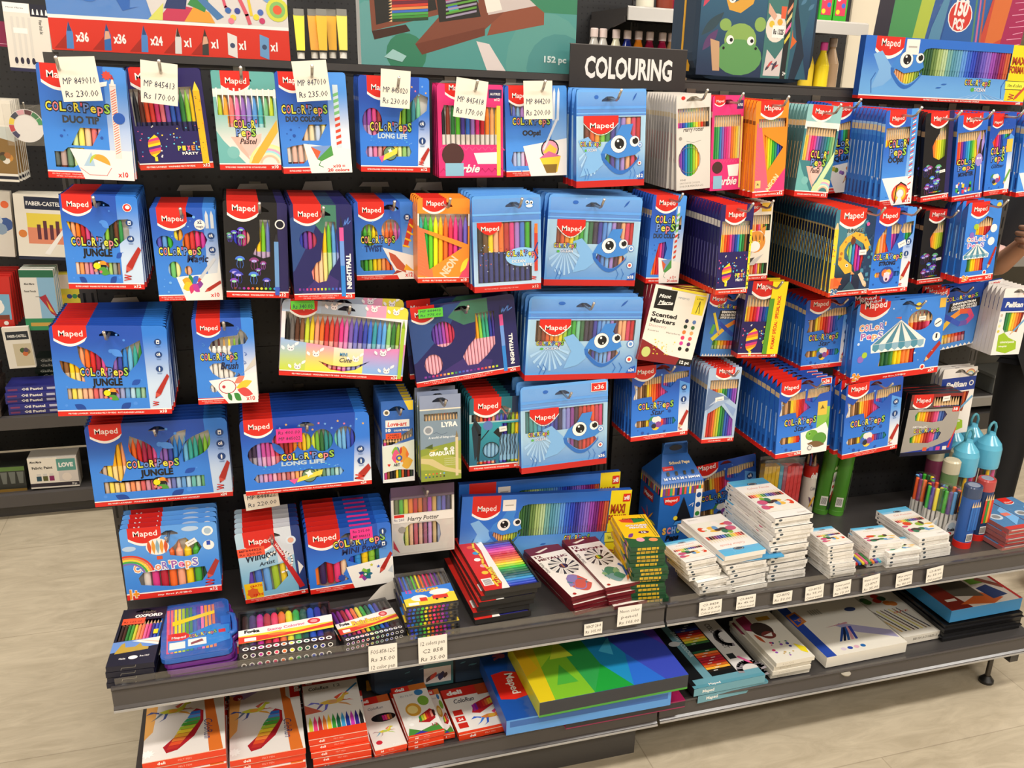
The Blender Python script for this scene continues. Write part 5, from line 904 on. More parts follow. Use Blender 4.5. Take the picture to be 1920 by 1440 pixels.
def sp_lyra():
    def art(a):
        a.R(0, .83, 1, .845, '#e8e0cc'); a.C(.2, .6, .12, '#c8ccd0'); a.C(.2, .6, .08, '#8a9098', 10); a.T('LYRA', .72, .63, .4, .055, WH, .05); a.T('A world of living colors', .55, .5, .7, .026, '#e8eef2', .02, res=1); a.line([(.32, .56), (.4, .57), (.52, .54), (.66, .56)], .008, '#3a4a6a')
        a.P([(0, .38), (.5, .42), (1, .46), (1, .0), (0, .0)], '#8a9a3a'); a.P([(0, .3), (.4, .34), (1, .24), (1, .1), (0, .14)], '#a8ae4a'); a.P([(0, .28), (.3, .26), (.6, .16), (1, .1), (1, .06), (.5, .12), (.2, .2), (0, .22)], '#d0c088'); a.P([(.1, .4), (.3, .44), (.3, .38)], '#4a5a2a'); a.P([(.2, .36), (.45, .38), (.3, .34)], '#c8b03a')
        a.T('GRADUATE', .52, .30, .62, .045, WH, .05); a.C(.62, .37, .05, WH, 6); a.C(.78, .37, .05, WH); a.T('12', .78, .36, .06, .022, '#5a5a3a', .03)
        for i in range(4): a.T('Coloured pencils', .9, .25-.025*i, .32, .014, '#e8ead8', al='r', res=1)
        a.P(rect(.86, .04, .93, .5), '#d8c49a'); a.P([(.86, .5), (.93, .5), (.895, .58)], '#8a7a5a')
        for i in range(12): a.C(.12+.09*(i % 6), .085-.035*(i//6), .022, ['#f2e03a', '#f0a83a', '#e8702a', '#d83a2a', '#e8c8a8', '#6ab0d8', '#3a5ac0', '#2f3a8a', '#2f7a3a', '#4a4a2a', '#8a5a3a', '#26262a'][i], 8)
    return dict(base='#7f93a4', side='#5a6a5a', wins=[rect(.1, .71, .92, .79)], art=art, pens=[dict(c=['#6a4a2a', '#8a6a2a', '#5a9a3a', '#7a4a2a', '#a86a3a', '#d8a03a', '#e08a3a', '#d83a2a', '#b84a2a', '#5a3a6a', '#3a3a5a', '#2a2a2a'], v=(.03, .8), k='pencil', n='colouring_pencil')], hole=(.5, .92), header=.16, slope='#5a6a84', regions=[(rect(0, .845, 1, 1), '#8c98b4')], round_=.0)
def sp_forest():
    C = ['#26262a', '#8a5a3a', '#e8703a', '#c82a3a', '#e03a8a', '#f0a07a', '#7a5ab0', '#4a6ad0', '#3a2a9a', '#2f6a3a', '#a8c83a', '#f2c81c']
    def art(a):
        logo(a, .08, .58, .76); foot(a, 'x12', h=.07); a.P([(.1, .14), (.2, .3), (.22, .6), (.1, .72), (.04, .6)], '#152a3a'); a.line([(.16, .14), (.19, .5), (.1, .66)], .05, '#0e1a24'); a.line([(.18, .4), (.34, .54), (.4, .6)], .02, '#0e1a24'); a.C(.34, .62, .09, '#5a7ab8'); a.P([(.44, .52), (.52, .58), (.6, .54), (.7, .58), (.6, .5), (.56, .44)], '#101418'); a.line(ell(.4, .28, .15, .15*a.asp, 18), .014, '#16303a', True)
        a.P(rect(.92, .04, .975, .62), '#f0c81c'); a.P([(.92, .62), (.975, .62), (.95, .76)], '#e8b81c'); sticker(a, .62, .56, .14, .1, h=.7)
        for i in range(6): a.line([(.58+.055*i, .2), (.6+.055*i, .3), (.57+.055*i, .4), (.6+.055*i, .5)], .012, '#16242e')
    return dict(base=('g', '#1f6a86', '#2f9aa8', 'z', .02, .12), side='#1a4a5e', regions=[(rect(.0, .66, 1, .78), '#a8c4c8'), (rect(.0, .78, 1, 1), '#1f6a78'), (rect(.78, .78, 1, 1), '#142a4a')], wins=[rect(.04, .68, .9, .78), [(.55, .09), (.55, .4), (.6, .64), (.91, .64), (.91, .09)], ell(.4, .28, .14, .1), rect(.14, .085, .5, .14)], art=art, strip=RED, sh=.07, pens=[dict(c=C, v=(.08, .8), u=(.04, .93), c2='#8ab8d8')], hole=(.6, .82), slope='#0f3240')
def sp_artp():
    def art(a):
        logo(a, .22, .8, .86); foot(a, 'x12', txt='COLOUR PENCILS', tw=.4, tx=.4, h=.055); a.P([(0, .44), (.04, .74), (.75, .58)], '#6f86ac'); a.P([(.1, .5), (.4, .62), (.3, .54)], '#b8c4dc'); a.P([(.52, .56), (.96, .44), (.9, .34)], '#8aa4d0'); sticker(a, .42, .58, .26, .15, h=.6); a.P([(.05, .44), (.35, .56), (.75, .58), (.1, .4)], '#9ab0d0')
    return dict(base='#a9c0dc', side='#3a5a8a', wins=[[(.08, .7), (.5, .66), (.95, .5), (.95, .84), (.08, .84)], [(.05, .08), (.1, .4), (.5, .5), (.9, .3), (.93, .08)]], art=art, strip=RED, sh=.05, pens=[dict(c=['#e8cfc4', '#d0302a', '#b83a2a', '#e8703a', '#d8b83a', '#b8c83a', '#3a9a4a', '#2f7a4a', '#3a6ac0', '#3a4ab0', '#8a4ab8', '#a05ac0'], v=(.06, .86), k='pencil', n='colouring_pencil')], hole=(.5, .93), bands=[(.72, '#c8b48a'), (.78, '#8aa4cc')], slope='#b8281e', regions=[(rect(.22, .9, .8, 1), RED)])
def sp_metal():
    C = ['#2a2a2a', '#3a7a3a', '#2f8a3a', '#f2e03a', '#f0b03a', '#f2c81c', '#f0803a', '#b03a2a', '#b02a3a', '#d84a7a', '#e86a9a', '#5a7ac0', '#3a5a9a', '#4a4a7a', '#5a4a8a', '#3a3a5a', '#3a4a7a', '#2a5a8a']
    def art(a):
        logo(a, .05, .42, .78); a.R(.0, .76, 1, .775, '#1c1c20'); a.T('METALLIC', .28, .46, .28, .03, '#e4e0da', .06, out='#4a4a4a'); word(a, .42, .38, .5, .06); a.P([(0, .06), (.5, .1), (.9, .22), (1, .34), (1, .06)], '#1f3a9a'); a.P([(.9, .1), (1, .46), (1, .4), (.94, .1)], RED); a.R(0, 0, 1, .06, '#16182e'); a.R(.85, .7, .98, .78, RED); a.T('18', .91, .72, .08, .045, WH, .04)
        for i, k in enumerate(['#e0603a', '#5a5ac0', '#d83a8a', '#e8e4e0']): a.R(.42+.13*i, .07, .5+.13*i, .13, k)
        sticker(a, .68, .92, .14, .1, h=.6)
    return dict(base='#a59f97', side='#16161a', wins=[[(.16, .58), (.14, .66), (.18, .72), (.7, .72), (.76, .66), (.7, .56), (.5, .54)], [(.14, .22), (.12, .3), (.2, .34), (.62, .42), (.72, .36), (.68, .26), (.5, .2)], [(.45, .79), (.45, .95), (.98, .95), (.98, .79)]], art=art, inner='#1c1c1e', regions=[(rect(0, .775, 1, 1), '#5a4a48'), (rect(0, .9, 1, 1), '#8a2a26')], pens=[dict(c=C, v=(.03, .97), u=(.05, .98), k='pencil', n='colouring_pencil')], hole=None, header=0, round_=0)
def sp_jumbo():
    C = ['#d8d0c8', '#d83a8a', '#b8223a', '#ee6a2a', '#f2a888', '#f2cc1c', '#4aa83a', '#1f4a3a']
    def art(a):
        logo(a, .08, .42, .78); foot(a, 'x12', txt='my first JUMBO', tw=.36, tx=.5, h=.08); word(a, .44, .4, .68, .1, False, WH, .04, SOFT)
        for i, k in enumerate(['#d8402a', '#f0903a', '#f2d83a', '#4aae4a', '#7a70b8']): a.P(ell(.06, .34, .26-.024*i, (.26-.024*i)*a.asp, 12, 2.2, .2) + ell(.06, .34, .238-.024*i, (.238-.024*i)*a.asp, 12, .2, 2.2), k)
        a.P(ell(.37, .72, .12, .115), '#f4f0e8')
        for i in range(5): a.P(leaf(.37+.04*(i-2), .62, .37+.045*(i-2), .82, .1), ['#d8562a', '#e8a03a', '#8ab0c0', '#e8a03a', '#d8562a'][i])
        a.R(.35, .54, .41, .59, '#d8562a'); a.P(ell(.08, .72, .07, .035), '#b8cfe8'); a.P(ell(.72, .93, .09, .035), '#b8cfe8'); a.C(.9, .88, .06, WH); a.C(.9, .88, .04, '#a8bfd0', 9); a.C(.9, .68, .06, WH); a.R(.88, .68, .92, .74, '#2a4ab0'); redpen(a, .86, .2, .99, .46, .07, k='#a8322a'); scribble(a, .84, .1, .09, n=4); a.T('1+', .08, .02, .1, .12, '#e8952a', .06, out=WH); sticker(a, .72, .74, .12, .5, h=.5)
    def cloud(cx, cy, w, h): return [(cx-w, cy-h*.5), (cx-w*1.05, cy), (cx-w*.7, cy+h*.35), (cx-w*.35, cy+h*.9), (cx+w*.1, cy+h), (cx+w*.4, cy+h*.6), (cx+w*.9, cy+h*.5), (cx+w*1.1, cy), (cx+w*.8, cy-h*.6), (cx, cy-h*.75)]
    return dict(base=('g', '#3a86e0', '#5fa0ea', 'z', .03, .16), side='#3a7ac8', wins=[cloud(.65, .66, .16, .15), [(.16, .2), (.14, .3), (.2, .38), (.84, .38), (.86, .28), (.8, .18), (.5, .14)]], art=art, strip=RED, sh=.08, pens=[dict(c=C, v=(.1, .8), u=(.18, .9), k='tip', c2=C)], hole=(.5, .87), slope='#2a5aa8')
def sp_window():
    def art(a):
        logo(a, .12, .6, .72); foot(a, 'x6', h=.06, two=True); a.T('Window', .12, .58, .5, .1, '#16283a', .03, al='l', shear=.25, rot=.12); a.T('Artist', .3, .5, .26, .05, '#16283a', .02, al='l', shear=.25, rot=.12); a.R(0, .66, .42, .78, '#f25a3a'); a.T('MP844822', .2, .73, .34, .03, '#7a1c1c', .02, res=1); a.T('Rs 220.00', .2, .68, .34, .03, '#7a1c1c', .02, res=1)
        a.P([(.02, .06), (.3, .06), (.3, .28), (.02, .28)], '#f2c21c'); a.P(star(.14, .14, .1, 7, .8, asp=a.asp), '#e0602a'); a.T('GRATIS', .2, .22, .2, .03, RED, .03, res=1); a.T('FREE', .22, .09, .16, .03, RED, .03, res=1)
        a.line(ell(.62, .52, .2, .2*a.asp, 16, -1.5, 2.8), .03, WH); a.P([(.55, .78), (.6, .84), (.96, .12), (.88, .1)], '#c02228'); a.P([(.5, .86), (.55, .78), (.6, .84)], '#8a1c20'); a.T('Window Markers', .68, .6, .5, .035, WH, .02, rot=-1.12)
        a.P([(.9, .3), (.98, .4), (.9, .5)], WH); a.C(.84, .8, .08, '#d8e4f0'); a.C(.84, .8, .05, '#e0a890', 9)
    C = ['#6a4ab0', '#4f7ad0', '#6fa8e8', '#a8c83a', '#f2d23a', '#e88a3a']
    return dict(base=('g', '#7fb8d8', '#b8d4e4', 'z', .04, .16), side='#1f3a7a', regions=[(rect(.86, 0, 1, 1), '#223a7a'), ([(.6, .5), (.86, .6), (.86, 1), (.6, 1)], '#d4dbe4')], wins=[[(.1, .28), (.14, .44), (.3, .46), (.7, .5), (.72, .3), (.5, .14), (.32, .14), (.32, .28)]], art=art, strip=RED, pens=[dict(c=C, v=(.08, .8), u=(.06, .86), k='tip', c2=C)], hole=(.56, .88), slope='#8a1c1c')
def sp_mini():
    def art(a):
        logo(a, .03, .4, .72, th=None); foot(a, '', h=.08, two=True, tw=.34, tx=.24); word(a, .62, .7, .62, .11, rot=.06); a.T('MINI Power', .66, .58, .52, .09, '#16265a', .03, rot=.06, shear=.2)
        a.P([(.44, .36), (1, .44), (1, 0), (.52, 0)], WH); petals(a, .66, .2, .09, ['#1f6a8a', '#3a8a4a', '#8abf3a', '#2f3a8a', '#d83a7a', '#8a3a9a']); redpen(a, .83, .18, 1, .5, .06); a.P([(.93, .2), (.99, .3), (.99, .16)], '#c8d0d8'); a.P(star(.74, .34, .025, asp=a.asp), '#c8c83a'); a.P(star(.82, .3, .025, asp=a.asp), '#3a5ac0'); a.C(.66, .2, .03, '#1f7a5a'); a.C(.66, .2, .015, WH, 8)
        a.R(.52, .78, .78, .96, '#f0358e'); a.T('Rs 215.00', .65, .89, .2, .04, '#5a1a4a', .02, res=1); a.T('MP 846613', .65, .81, .2, .04, '#5a1a4a', .02, res=1); icon(a, .9, .86, .045, n=2); icon(a, .9, .66, .045, n=0); petals(a, .38, .2, .05, ['#1f4aa8'], 8)
    C = ['#f0782a', '#3a2a5a', '#c0222e', '#e8407a', '#f0d0b0', '#2f4ac0', '#2f8ad8', '#f2c81c', '#8abf3a', '#1f6a4a']
    return dict(base=('g', '#2f78dc', '#2052b4', 'z', .05, .14), side='#2458ae', regions=[strip3(.84, '#5f9ce0', '#2a6ad0')], wins=[[(.08, .14), (.08, .4), (.2, .5), (.3, .44), (.44, .5), (.46, .36), (.4, .26), (.46, .16), (.3, .12), (.2, .1)], [(.47, .46), (.5, .52), (.84, .6), (.84, .42), (.6, .38)]], art=art, strip=RED, sh=.08, pens=[dict(c=C, v=(.12, .78), u=(.04, .88), k='solid', c2=C)], hole=(.5, .84), slope='#173a80')
def sp_maxi(show=True):
    C = cyc(['#7a5a3a', '#e8a87a', '#f0b060', '#e8d84a', '#c8d04a', '#8ab04a', '#3a6a3a', '#2f5a3a', '#6a8a4a', '#a8c07a', '#b8d0a0', '#7ab0a8', '#5a9ab0', '#6aa8c8', '#5f9ae0', '#3a6ad0', '#2f4ac0', '#3a3a9a', '#6a5ac0', '#8a6ac8', '#9a4ab0', '#7a2a7a', '#a82a4a', '#c8603a'], 48)
    cu, cv, s = .25, .5, .085
    K = 3.0; mo = [(cu-.8*s + 1.85*s*i/10, cv-.12*s*K - .72*s*K*1.1*math.sin(math.pi*(.04+.9*i/10))) for i in range(11)] + [(cu+.9*s, cv-.06*s*K), (cu-.1*s, cv-.2*s*K), (cu-.7*s, cv+.0*s*K)]
    def art(a):
        logo(a, .06, .22, .7, tw=.66); fish(a, cu, cv, s); sticker(a, .27, .86, .075, .02, h=.9); 
        word(a, .69, .3, .16, .09); a.T('OCEAN', .71, .2, .07, .06, WH, .02, out='#2a5aa0'); a.P(ell(.665, .225, .012, .035), '#59b04a')
        for i in range(7): t = -1+2*i/6; a.P([(.72, .18), (.72+.14*t, .07), (.735+.14*t, .07)], '#9cc8f2')
        for u in (.44, .47): a.P(leaf(u, .22+.06*(u > .45), u+.035, .24+.06*(u > .45), .3), '#2a66b8')
        for u in (.07, .85): a.line([(u, .1), (u-.01, .3), (u+.01, .42)], .003, '#1f56a8')
        a.R(.0, .05, .87, .068, WH); a.T('FEUTRES LAVABLES · WASHABLE FELT-TIP PENS · ROTULADORES LAVABLES', .55, .015, .34, .022, WH, .02, res=1)
        a.T('MAXI', .925, .68, .09, .12, '#a8401e', .05); a.T('FORMAT', .925, .54, .11, .11, '#a8401e', .05); a.P([(.86, .4), (1-.002, .4), (.98, .26), (.865, .26)], '#f2ec4a'); a.line([(.86, .4), (.995, .4)], .003, '#5a5a2a'); a.line([(.865, .26), (.98, .26)], .003, '#5a5a2a'); a.T('10m of colors', .925, .3, .09, .055, '#3a4a1e', .02, res=1)
        redpen(a, .93, .08, .995, .32, .014, k='#c8503a'); scribble(a, .9, .09, .03, '#c8603a', 4); a.R(.95, .84, .995, .95, RED); a.T('x48', .972, .865, .035, .06, WH, .04); a.T('x48', .965, .01, .03, .04, WH, .03)
    return dict(base=('g', '#6fb0ea', '#2a6ccc', 'z', .01, .13), side='#2456b0', regions=[(rect(.872, .06, 1, 1), '#f2d81e')], wins=[[(.33, .42), (.33, .75), (.35, .84), (.38, .86), (.87, .86), (.87, .42)], mo], art=art, strip=RED, sh=.05, inner='#e4eee8', pens=[dict(c=C, v=(.07, .93), u=(.16, .87), k='cap', c2=C)], hole=None, header=0, round_=0)

# ---------------------------------------------------------------- the hanging packs: corners seen in the photo (tl, tr, bl, br), distance of the front pack from the panel, how many, spacing
OC12 = ['#4a3a30', '#7a3a2a', '#e2602a', '#f2a02a', '#7ac83a', '#2f8a4a', '#4a3fa0', '#4f8fe0', '#a78ad6', '#f2b488', '#d8406a', '#c8222e']
OC18 = ['#6b4a33', '#8a3a22', '#e2602a', '#f29a2a', '#f5e020', '#a8d63a', '#3fae3f', '#7ac9a8', '#2f6a4a', '#3a3550', '#3a3fa8', '#4f8fe0', '#7ab4f0', '#a78ad6', '#5a3050', '#f2b488', '#d8406a', '#c8222e']
OC24 = cyc(OC18, 24)
OC36 = ['#2a7a80', '#3a9aa0', '#3aa8b0', '#3aa0d0', '#2f8ad0', '#2f6fd0', '#2f4ac0', '#26369a', '#26265a', '#8aa0e0', '#8a8ad8', '#8a3a9a', '#4a2a4a', '#a8383a', '#d83a3a', '#c82a2e', '#f0502a', '#c83a5a', '#d83a7a']
Q = 3
HANG = [
 (sp_duotip(), [(66,113),(234,132),(91,335),(253,337)], -.22, 2, .018, 'blue two-tip felt pen carton with a sailing boat, far left of the top row', 'two-tip felt pen carton', {}),
 (sp_pixel(12, False), [(233,130),(372,125),(263,324),(402,310)], -.2, 3, .016, 'dark purple felt pen carton with a rainbow ice lolly, tilted, second in the top row', 'dark purple ice-lolly felt pen carton', {}),
 (sp_pastel(), [(395,131),(512.5,135.5),(412,319),(529,318)], -.2, 1, .016, 'teal pastel felt pen carton with a pale rainbow, third in the top row', 'teal pastel felt pen carton', {}),
 (sp_duocol(), [(514,134),(646,136),(531.5,327),(661.5,322)], -.2, 2, .016, 'blue two-colour felt pen carton with a kite, in the top row', 'two-colour kite felt pen carton', {}),
 (sp_long(12), [(667,141),(808,146),(681,322),(803,323)], -.2, 5, .017, 'blue long-life felt pen carton of twelve with tiny stars, in the top row', 'long-life felt pen carton of twelve', {}),
 (sp_doll(), [(818.6,155),(942.6,161),(823.4,334),(943.7,332)], -.2, 4, .015, 'bright pink felt pen carton with zigzag pattern, in the top row', 'bright pink felt pen carton', {}),
 (sp_oops(), [(943,159),(1065,162),(952.6,330),(1060,330)], -.2, 2, .016, 'blue erasable felt pen carton with an ice-cream drawing, in the top row', 'erasable felt pen carton with ice cream', {}),
 (ocean(12, OC12, (.62, .34, .26, .8), lw=.5, wu=(.1, .93)), [(1080.6,164),(1212.4,169),(1081,350),(1207,350)], -.24, 3, .028, 'narrow blue fish zip pouch of twelve felt pens, top row', 'narrow fish zip pouch of twelve', {}),
 (sp_wiz(), [(1267.5,175),(1334,178),(1269,354),(1329.7,356)], -.2, 12, .0148, 'pale grey coloured pencil carton with a round window, front of its stack', 'pale grey coloured pencil carton', dict(name='pencil_pack')),
 (sp_doll(True), [(1336,177),(1397,181),(1332,356),(1386,357)], -.2, 4, .014, 'pink coloured pencil carton, narrow, front of its stack in the top row', 'narrow pink pencil carton', dict(name='pencil_pack')),
 (sp_neon(True), [(1416,185),(1482.6,192),(1413.5,369),(1465.8,369)], -.24, 14, .0148, 'orange neon coloured pencil carton with triangular window, front of its stack', 'orange neon pencil carton', dict(name='pencil_pack')),
 (sp_pastel(True), [(1516.5,196),(1581,199),(1488,368),(1551,371)], -.22, 13, .0148, 'teal pastel coloured pencil carton, front of its stack in the top row', 'teal pastel pencil carton', dict(name='pencil_pack')),
 (sp_aqua(), [(1550,192),(1616.8,193),(1540,361),(1603,361)], -.13, 7, .0148, 'watercolour pencil carton half hidden behind the teal pastel pencils', 'watercolour pencil carton', dict(name='pencil_pack')),
 (sp_oops(True), [(1664,202),(1722.5,208),(1648,384),(1708,385)], -.26, 16, .015, 'erasable coloured pencil carton with red striped pencil, front of its stack', 'erasable pencil carton', dict(name='pencil_pack')),
 (sp_jelly(True), [(1740,208),(1787.5,211),(1723.7,375),(1779,376)], -.24, 14, .015, 'black jellyfish coloured pencil carton in the top row', 'black jellyfish pencil carton of the top row', dict(name='pencil_pack')),
 (sp_monster(), [(1801,210),(1851,217),(1782,374),(1841.5,375)], -.22, 13, .015, 'coloured pencil carton with a lilac monster', 'lilac monster pencil carton', dict(name='pencil_pack')),
 (sp_star(12, PENC, glit=True), [(1860.6,210),(1906.7,214),(1844,365),(1889,365)], -.2, 12, .015, 'glitter coloured pencil carton at the right end of the top row', 'glitter pencil carton', dict(name='pencil_pack')),
 (sp_oops(True), [(1925,212),(1975,216),(1905,366),(1952,368)], -.2, 11, .015, 'blue pencil carton cut off by the right edge of the photo, top row', 'blue pencil carton at the far right', dict(name='pencil_pack')),
 (jungle(12), [(110.5,366),(255,366),(128.7,542),(272.4,542)], -.22, 11, .0175, 'toucan felt pen carton of twelve, topmost of the toucan stacks', 'toucan carton of twelve felt pens', dict(jitter=.01)),
 (sp_magic(), [(275,389),(406.5,389),(303,564.4),(414.6,562)], -.22, 8, .022, 'colour-changing felt pen carton with a petal flower', 'felt pen carton with a petal flower', {}),
 (sp_jelly(), [(419.5,376.6),(535.5,380),(423,558),(543.7,558)], -.26, 11, .02, 'black felt pen carton with glowing jellyfish', 'black jellyfish felt pen carton', {}),
 (sp_night(), [(543.6,382),(657.5,383),(551,561),(667.5,562)], -.28, 12, .02, 'dark violet felt pen carton of twelve with green band, second row', 'dark violet felt pen carton of twelve', {}),
 (sp_twist(), [(664,378),(774,378),(668,527),(781,521)], -.2, 9, .018, 'twist crayon carton with a red rocket', 'twist crayon carton with rocket', {}),
 (sp_neon(), [(783,370),(880.5,373),(783,527),(879.6,533)], -.26, 5, .02, 'orange neon felt pen carton with a triangular window, second row', 'orange neon felt pen carton', {}),
 (sp_olife(), [(883.7,366),(1014,366),(890.5,545),(1014,546)], -.28, 6, .026, 'blue zip pouch of dark sea-patterned felt pens', 'zip pouch of dark sea-patterned pens', {}),
 (ocean(18, OC18, (.68, .36, .175, 1.08)), [(1031,363),(1205,370),(1018.3,537),(1190.4,535)], -.22, 5, .03, 'blue fish zip pouch of eighteen felt pens, second row', 'fish zip pouch of eighteen', {}),
 (sp_duocol(True), [(1227,362),(1286.6,370),(1208.8,530),(1273,532)], -.22, 9, .015, 'two-colour pencil carton with potion bottles on its white corner', 'two-colour pencil carton', dict(name='pencil_pack')),
 (sp_pixel(12, True), [(1355,382),(1413,385),(1339.4,551),(1401.7,551)], -.32, 20, .0148, 'dark purple pencil carton with an ice lolly, front of a very long stack', 'dark purple ice-lolly pencil carton', dict(name='pencil_pack')),
 (sp_tiger(), [(1396,378),(1450,380),(1384,525),(1438,526)], -.2, 6, .015, 'tiger coloured pencil carton behind the dark purple pencil stack', 'tiger pencil carton', dict(name='pencil_pack')),
 (sp_giraffe(), [(1570.7,388),(1645,394),(1551.7,555),(1627.6,554)], -.3, 22, .0128, 'dark teal giraffe pencil carton, front of the longest pencil stack', 'dark teal giraffe pencil carton', dict(name='pencil_pack')),
 (sp_strong(), [(1646.6,388),(1719,392),(1627,550),(1700,549)], -.3, 18, .015, 'blue pencil carton with a coloured lion face', 'lion-face pencil carton', dict(name='pencil_pack')),
 (sp_jelly(True), [(1738.7,390),(1782,396),(1716.5,530),(1770,531)], -.2, 8, .016, 'black jellyfish coloured pencil carton in the second row', 'black jellyfish pencil carton of the second row', dict(name='pencil_pack')),
 (sp_circus(12), [(1818.7,378),(1879.7,377),(1797,530),(1860.7,526)], -.26, 4, .022, 'narrow circus-tent jumbo pencil carton', 'narrow circus-tent pencil carton', dict(name='pencil_pack')),
 (jungle(18), [(92,611),(310,609.6),(108,781),(324,775)], -.24, 13, .0165, 'toucan felt pen carton of eighteen, middle toucan stack', 'toucan carton of eighteen felt pens', dict(jitter=.008)),
 (sp_brush(), [(352.6,597.5),(479,595),(377.6,758.6),(479.4,753.8)], -.24, 9, .02, 'brush pen carton with a red goldfish drawing', 'goldfish brush pen carton', {}),
 (sp_cute(), [(530,564),(766.7,573),(522.8,701.6),(754,716)], -.24, 2, .06, 'wide pastel carton of twenty-four small felt pens with cat faces, tilted', 'wide pastel carton of twenty-four small pens', {}),
 (sp_night(24), [(763,577),(962,551),(781,725),(977,697)], -.22, 2, .05, 'wide dark violet carton of twenty-four felt pens, tilted', 'wide dark violet carton of twenty-four', {}),
 (ocean(24, OC24, (.66, .37, .15, 1.35), lw=.27, wu=(.07, .95)), [(991,554),(1209,558),(985.7,710),(1189,713)], -.24, 6, .03, 'wide blue fish zip pouch of twenty-four felt pens, third row', 'wide fish zip pouch of twenty-four', {}),
 (sp_scent(), [(1227,534),(1333,550),(1196,677),(1292,685)], -.25, 3, .02, 'cream and maroon scented marker box hanging askew', 'cream scented marker box', dict(name='marker_box')),
 (sp_innov(12), [(1330,548),(1420,556),(1313,668),(1400,668)], -.16, 5, .016, 'blue pencil carton of twelve with a rainbow loop', 'rainbow-loop pencil carton of twelve', dict(name='pencil_pack')),
 (sp_pixel(18, True, True), [(1407,530),(1473.5,525),(1377,669),(1460,672)], -.2, 3, .02, 'dark purple special pencil carton with a yellow side band', 'dark purple pencil carton with yellow band', dict(name='pencil_pack')),
 (sp_star(18), [(1516.5,553),(1600.5,566),(1499.7,690),(1589.7,689)], -.18, 8, .018, 'blue star-window pencil carton of eighteen, third row', 'star-window pencil carton of eighteen', dict(name='pencil_pack')),
 (sp_circus(24), [(1610.8,560.5),(1775,563),(1594.6,708),(1755,709)], -.22, 3, .024, 'wide circus-tent jumbo pencil carton', 'wide circus-tent pencil carton', dict(name='pencil_pack')),
 (sp_innov(24), [(1748,535),(1877.5,532),(1738,647),(1868,648)], -.12, 3, .018, 'wide blue pencil carton of twenty-four with a rainbow loop', 'wide rainbow-loop pencil carton', dict(name='pencil_pack')),
 (sp_pel(), [(1885,540),(1940,540),(1858,665),(1909,665)], -.2, 8, .016, 'white and green triangular pencil carton at the right edge', 'white and green triangular pencil carton', dict(name='pencil_pack')),
 (jungle(24), [(158,801.6),(423,778.6),(178.8,954.7),(437.5,926)], -.16, 6, .02, 'toucan felt pen carton of twenty-four, lowest toucan stack', 'toucan carton of twenty-four felt pens', dict(jitter=.006)),
 (sp_long(24), [(440,786.7),(698,773),(468.6,929),(690.8,907.5)], -.22, 10, .019, 'wide blue long-life carton of twenty-four felt pens with round windows', 'wide long-life carton of twenty-four', {}),
 (sp_love(), [(714,752),(775.4,750),(718.5,905),(777.6,902)], -.2, 7, .02, 'white and blue pencil carton with an orange flower', 'orange-flower pencil carton', dict(name='pencil_pack')),
 (sp_lyra(), [(786,740.6),(863.5,739.6),(790,902.6),(864.8,898)], -.24, 3, .03, 'pencil box with a green field and winding path', 'green-field pencil box', dict(name='pencil_pack')),
 (sp_forest(), [(882,744.7),(980.8,744),(878,883.5),(981,876)], -.22, 8, .02, 'dark teal forest felt pen carton with a yellow pen on top', 'dark teal forest felt pen carton', {}),
 (ocean(36, OC36, (.68, .36, .19, .95), lw=.33, wu=(.05, .95)), [(973.5,720),(1142,716),(980,886),(1134.8,872)], -.24, 3, .035, 'blue fish zip pouch of thirty-six felt pens, lowest fish pouch', 'fish zip pouch of thirty-six', {}),
 (sp_star(24), [(1190,682.6),(1292,683),(1179,829),(1292,814)], -.2, 7, .017, 'blue star-window pencil carton of twenty-four left of the pale blue pencils', 'star-window pencil carton of twenty-four', dict(name='pencil_pack')),
 (sp_artp(), [(1331,688),(1391,690),(1314.4,829.6),(1374.6,829)], -.2, 8, .016, 'pale blue artist pencil carton with slanted windows', 'pale blue artist pencil carton', dict(name='pencil_pack')),
 (sp_star(36, old=True), [(1465,711),(1560,710),(1452.8,856),(1549,850)], -.26, 10, .0225, 'pencil carton of thirty-six with a green chameleon', 'chameleon pencil carton of thirty-six', dict(name='pencil_pack')),
 (sp_star(24), [(1587,715),(1695,711),(1580,857),(1679.7,845)], -.24, 3, .03, 'blue star-window pencil carton of twenty-four right of the chameleon carton', 'right-hand star-window pencil carton of twenty-four', dict(name='pencil_pack')),
 (sp_metal(), [(1710,740),(1808,737),(1687,858),(1781,848)], -.18, 4, .022, 'grey metallic pencil box of eighteen', 'grey metallic pencil box', dict(name='pencil_pack')),
 (sp_pel(), [(1768.6,692),(1835.8,687.5),(1752,815),(1810,813)], -.12, 3, .016, 'white and green pencil carton behind the grey metallic boxes', 'white and green carton behind the grey metallic boxes', dict(name='pencil_pack')),
 (sp_jumbo(), [(223.5,996.6),(403.6,973.6),(239,1130.7),(416.8,1102.8)], -.22, 5, .024, 'light blue jumbo felt pen carton with a hot-air balloon', 'hot-air balloon jumbo carton', {}),
 (sp_window(), [(439,1006),(560,979),(463,1137),(577,1107)], -.22, 6, .024, 'window marker carton with a big red marker, tilted', 'window marker carton', {}),
 (sp_mini(), [(573.5,1000.6),(729,976),(581,1121),(741.6,1084.7)], -.24, 8, .024, 'wide blue mini felt pen carton with a pink price note', 'wide blue mini pen carton', {}),
 (sp_wiz(True), [(728,912),(855,907),(740,1042),(848.5,1031)], -.2, 1, .03, 'purple topped see-through pouch of felt pens beside the mini pens', 'purple topped pouch', {}),
]
for sp, px, d, n, t, lab, what, kw in HANG:
    kw = dict(kw)
    hang(sp, px, d, n, t, lab, what, (what + 's') if n > 1 else None, hk=.05, cat='pencil pack' if 'name' in kw else 'pen pack', **kw)

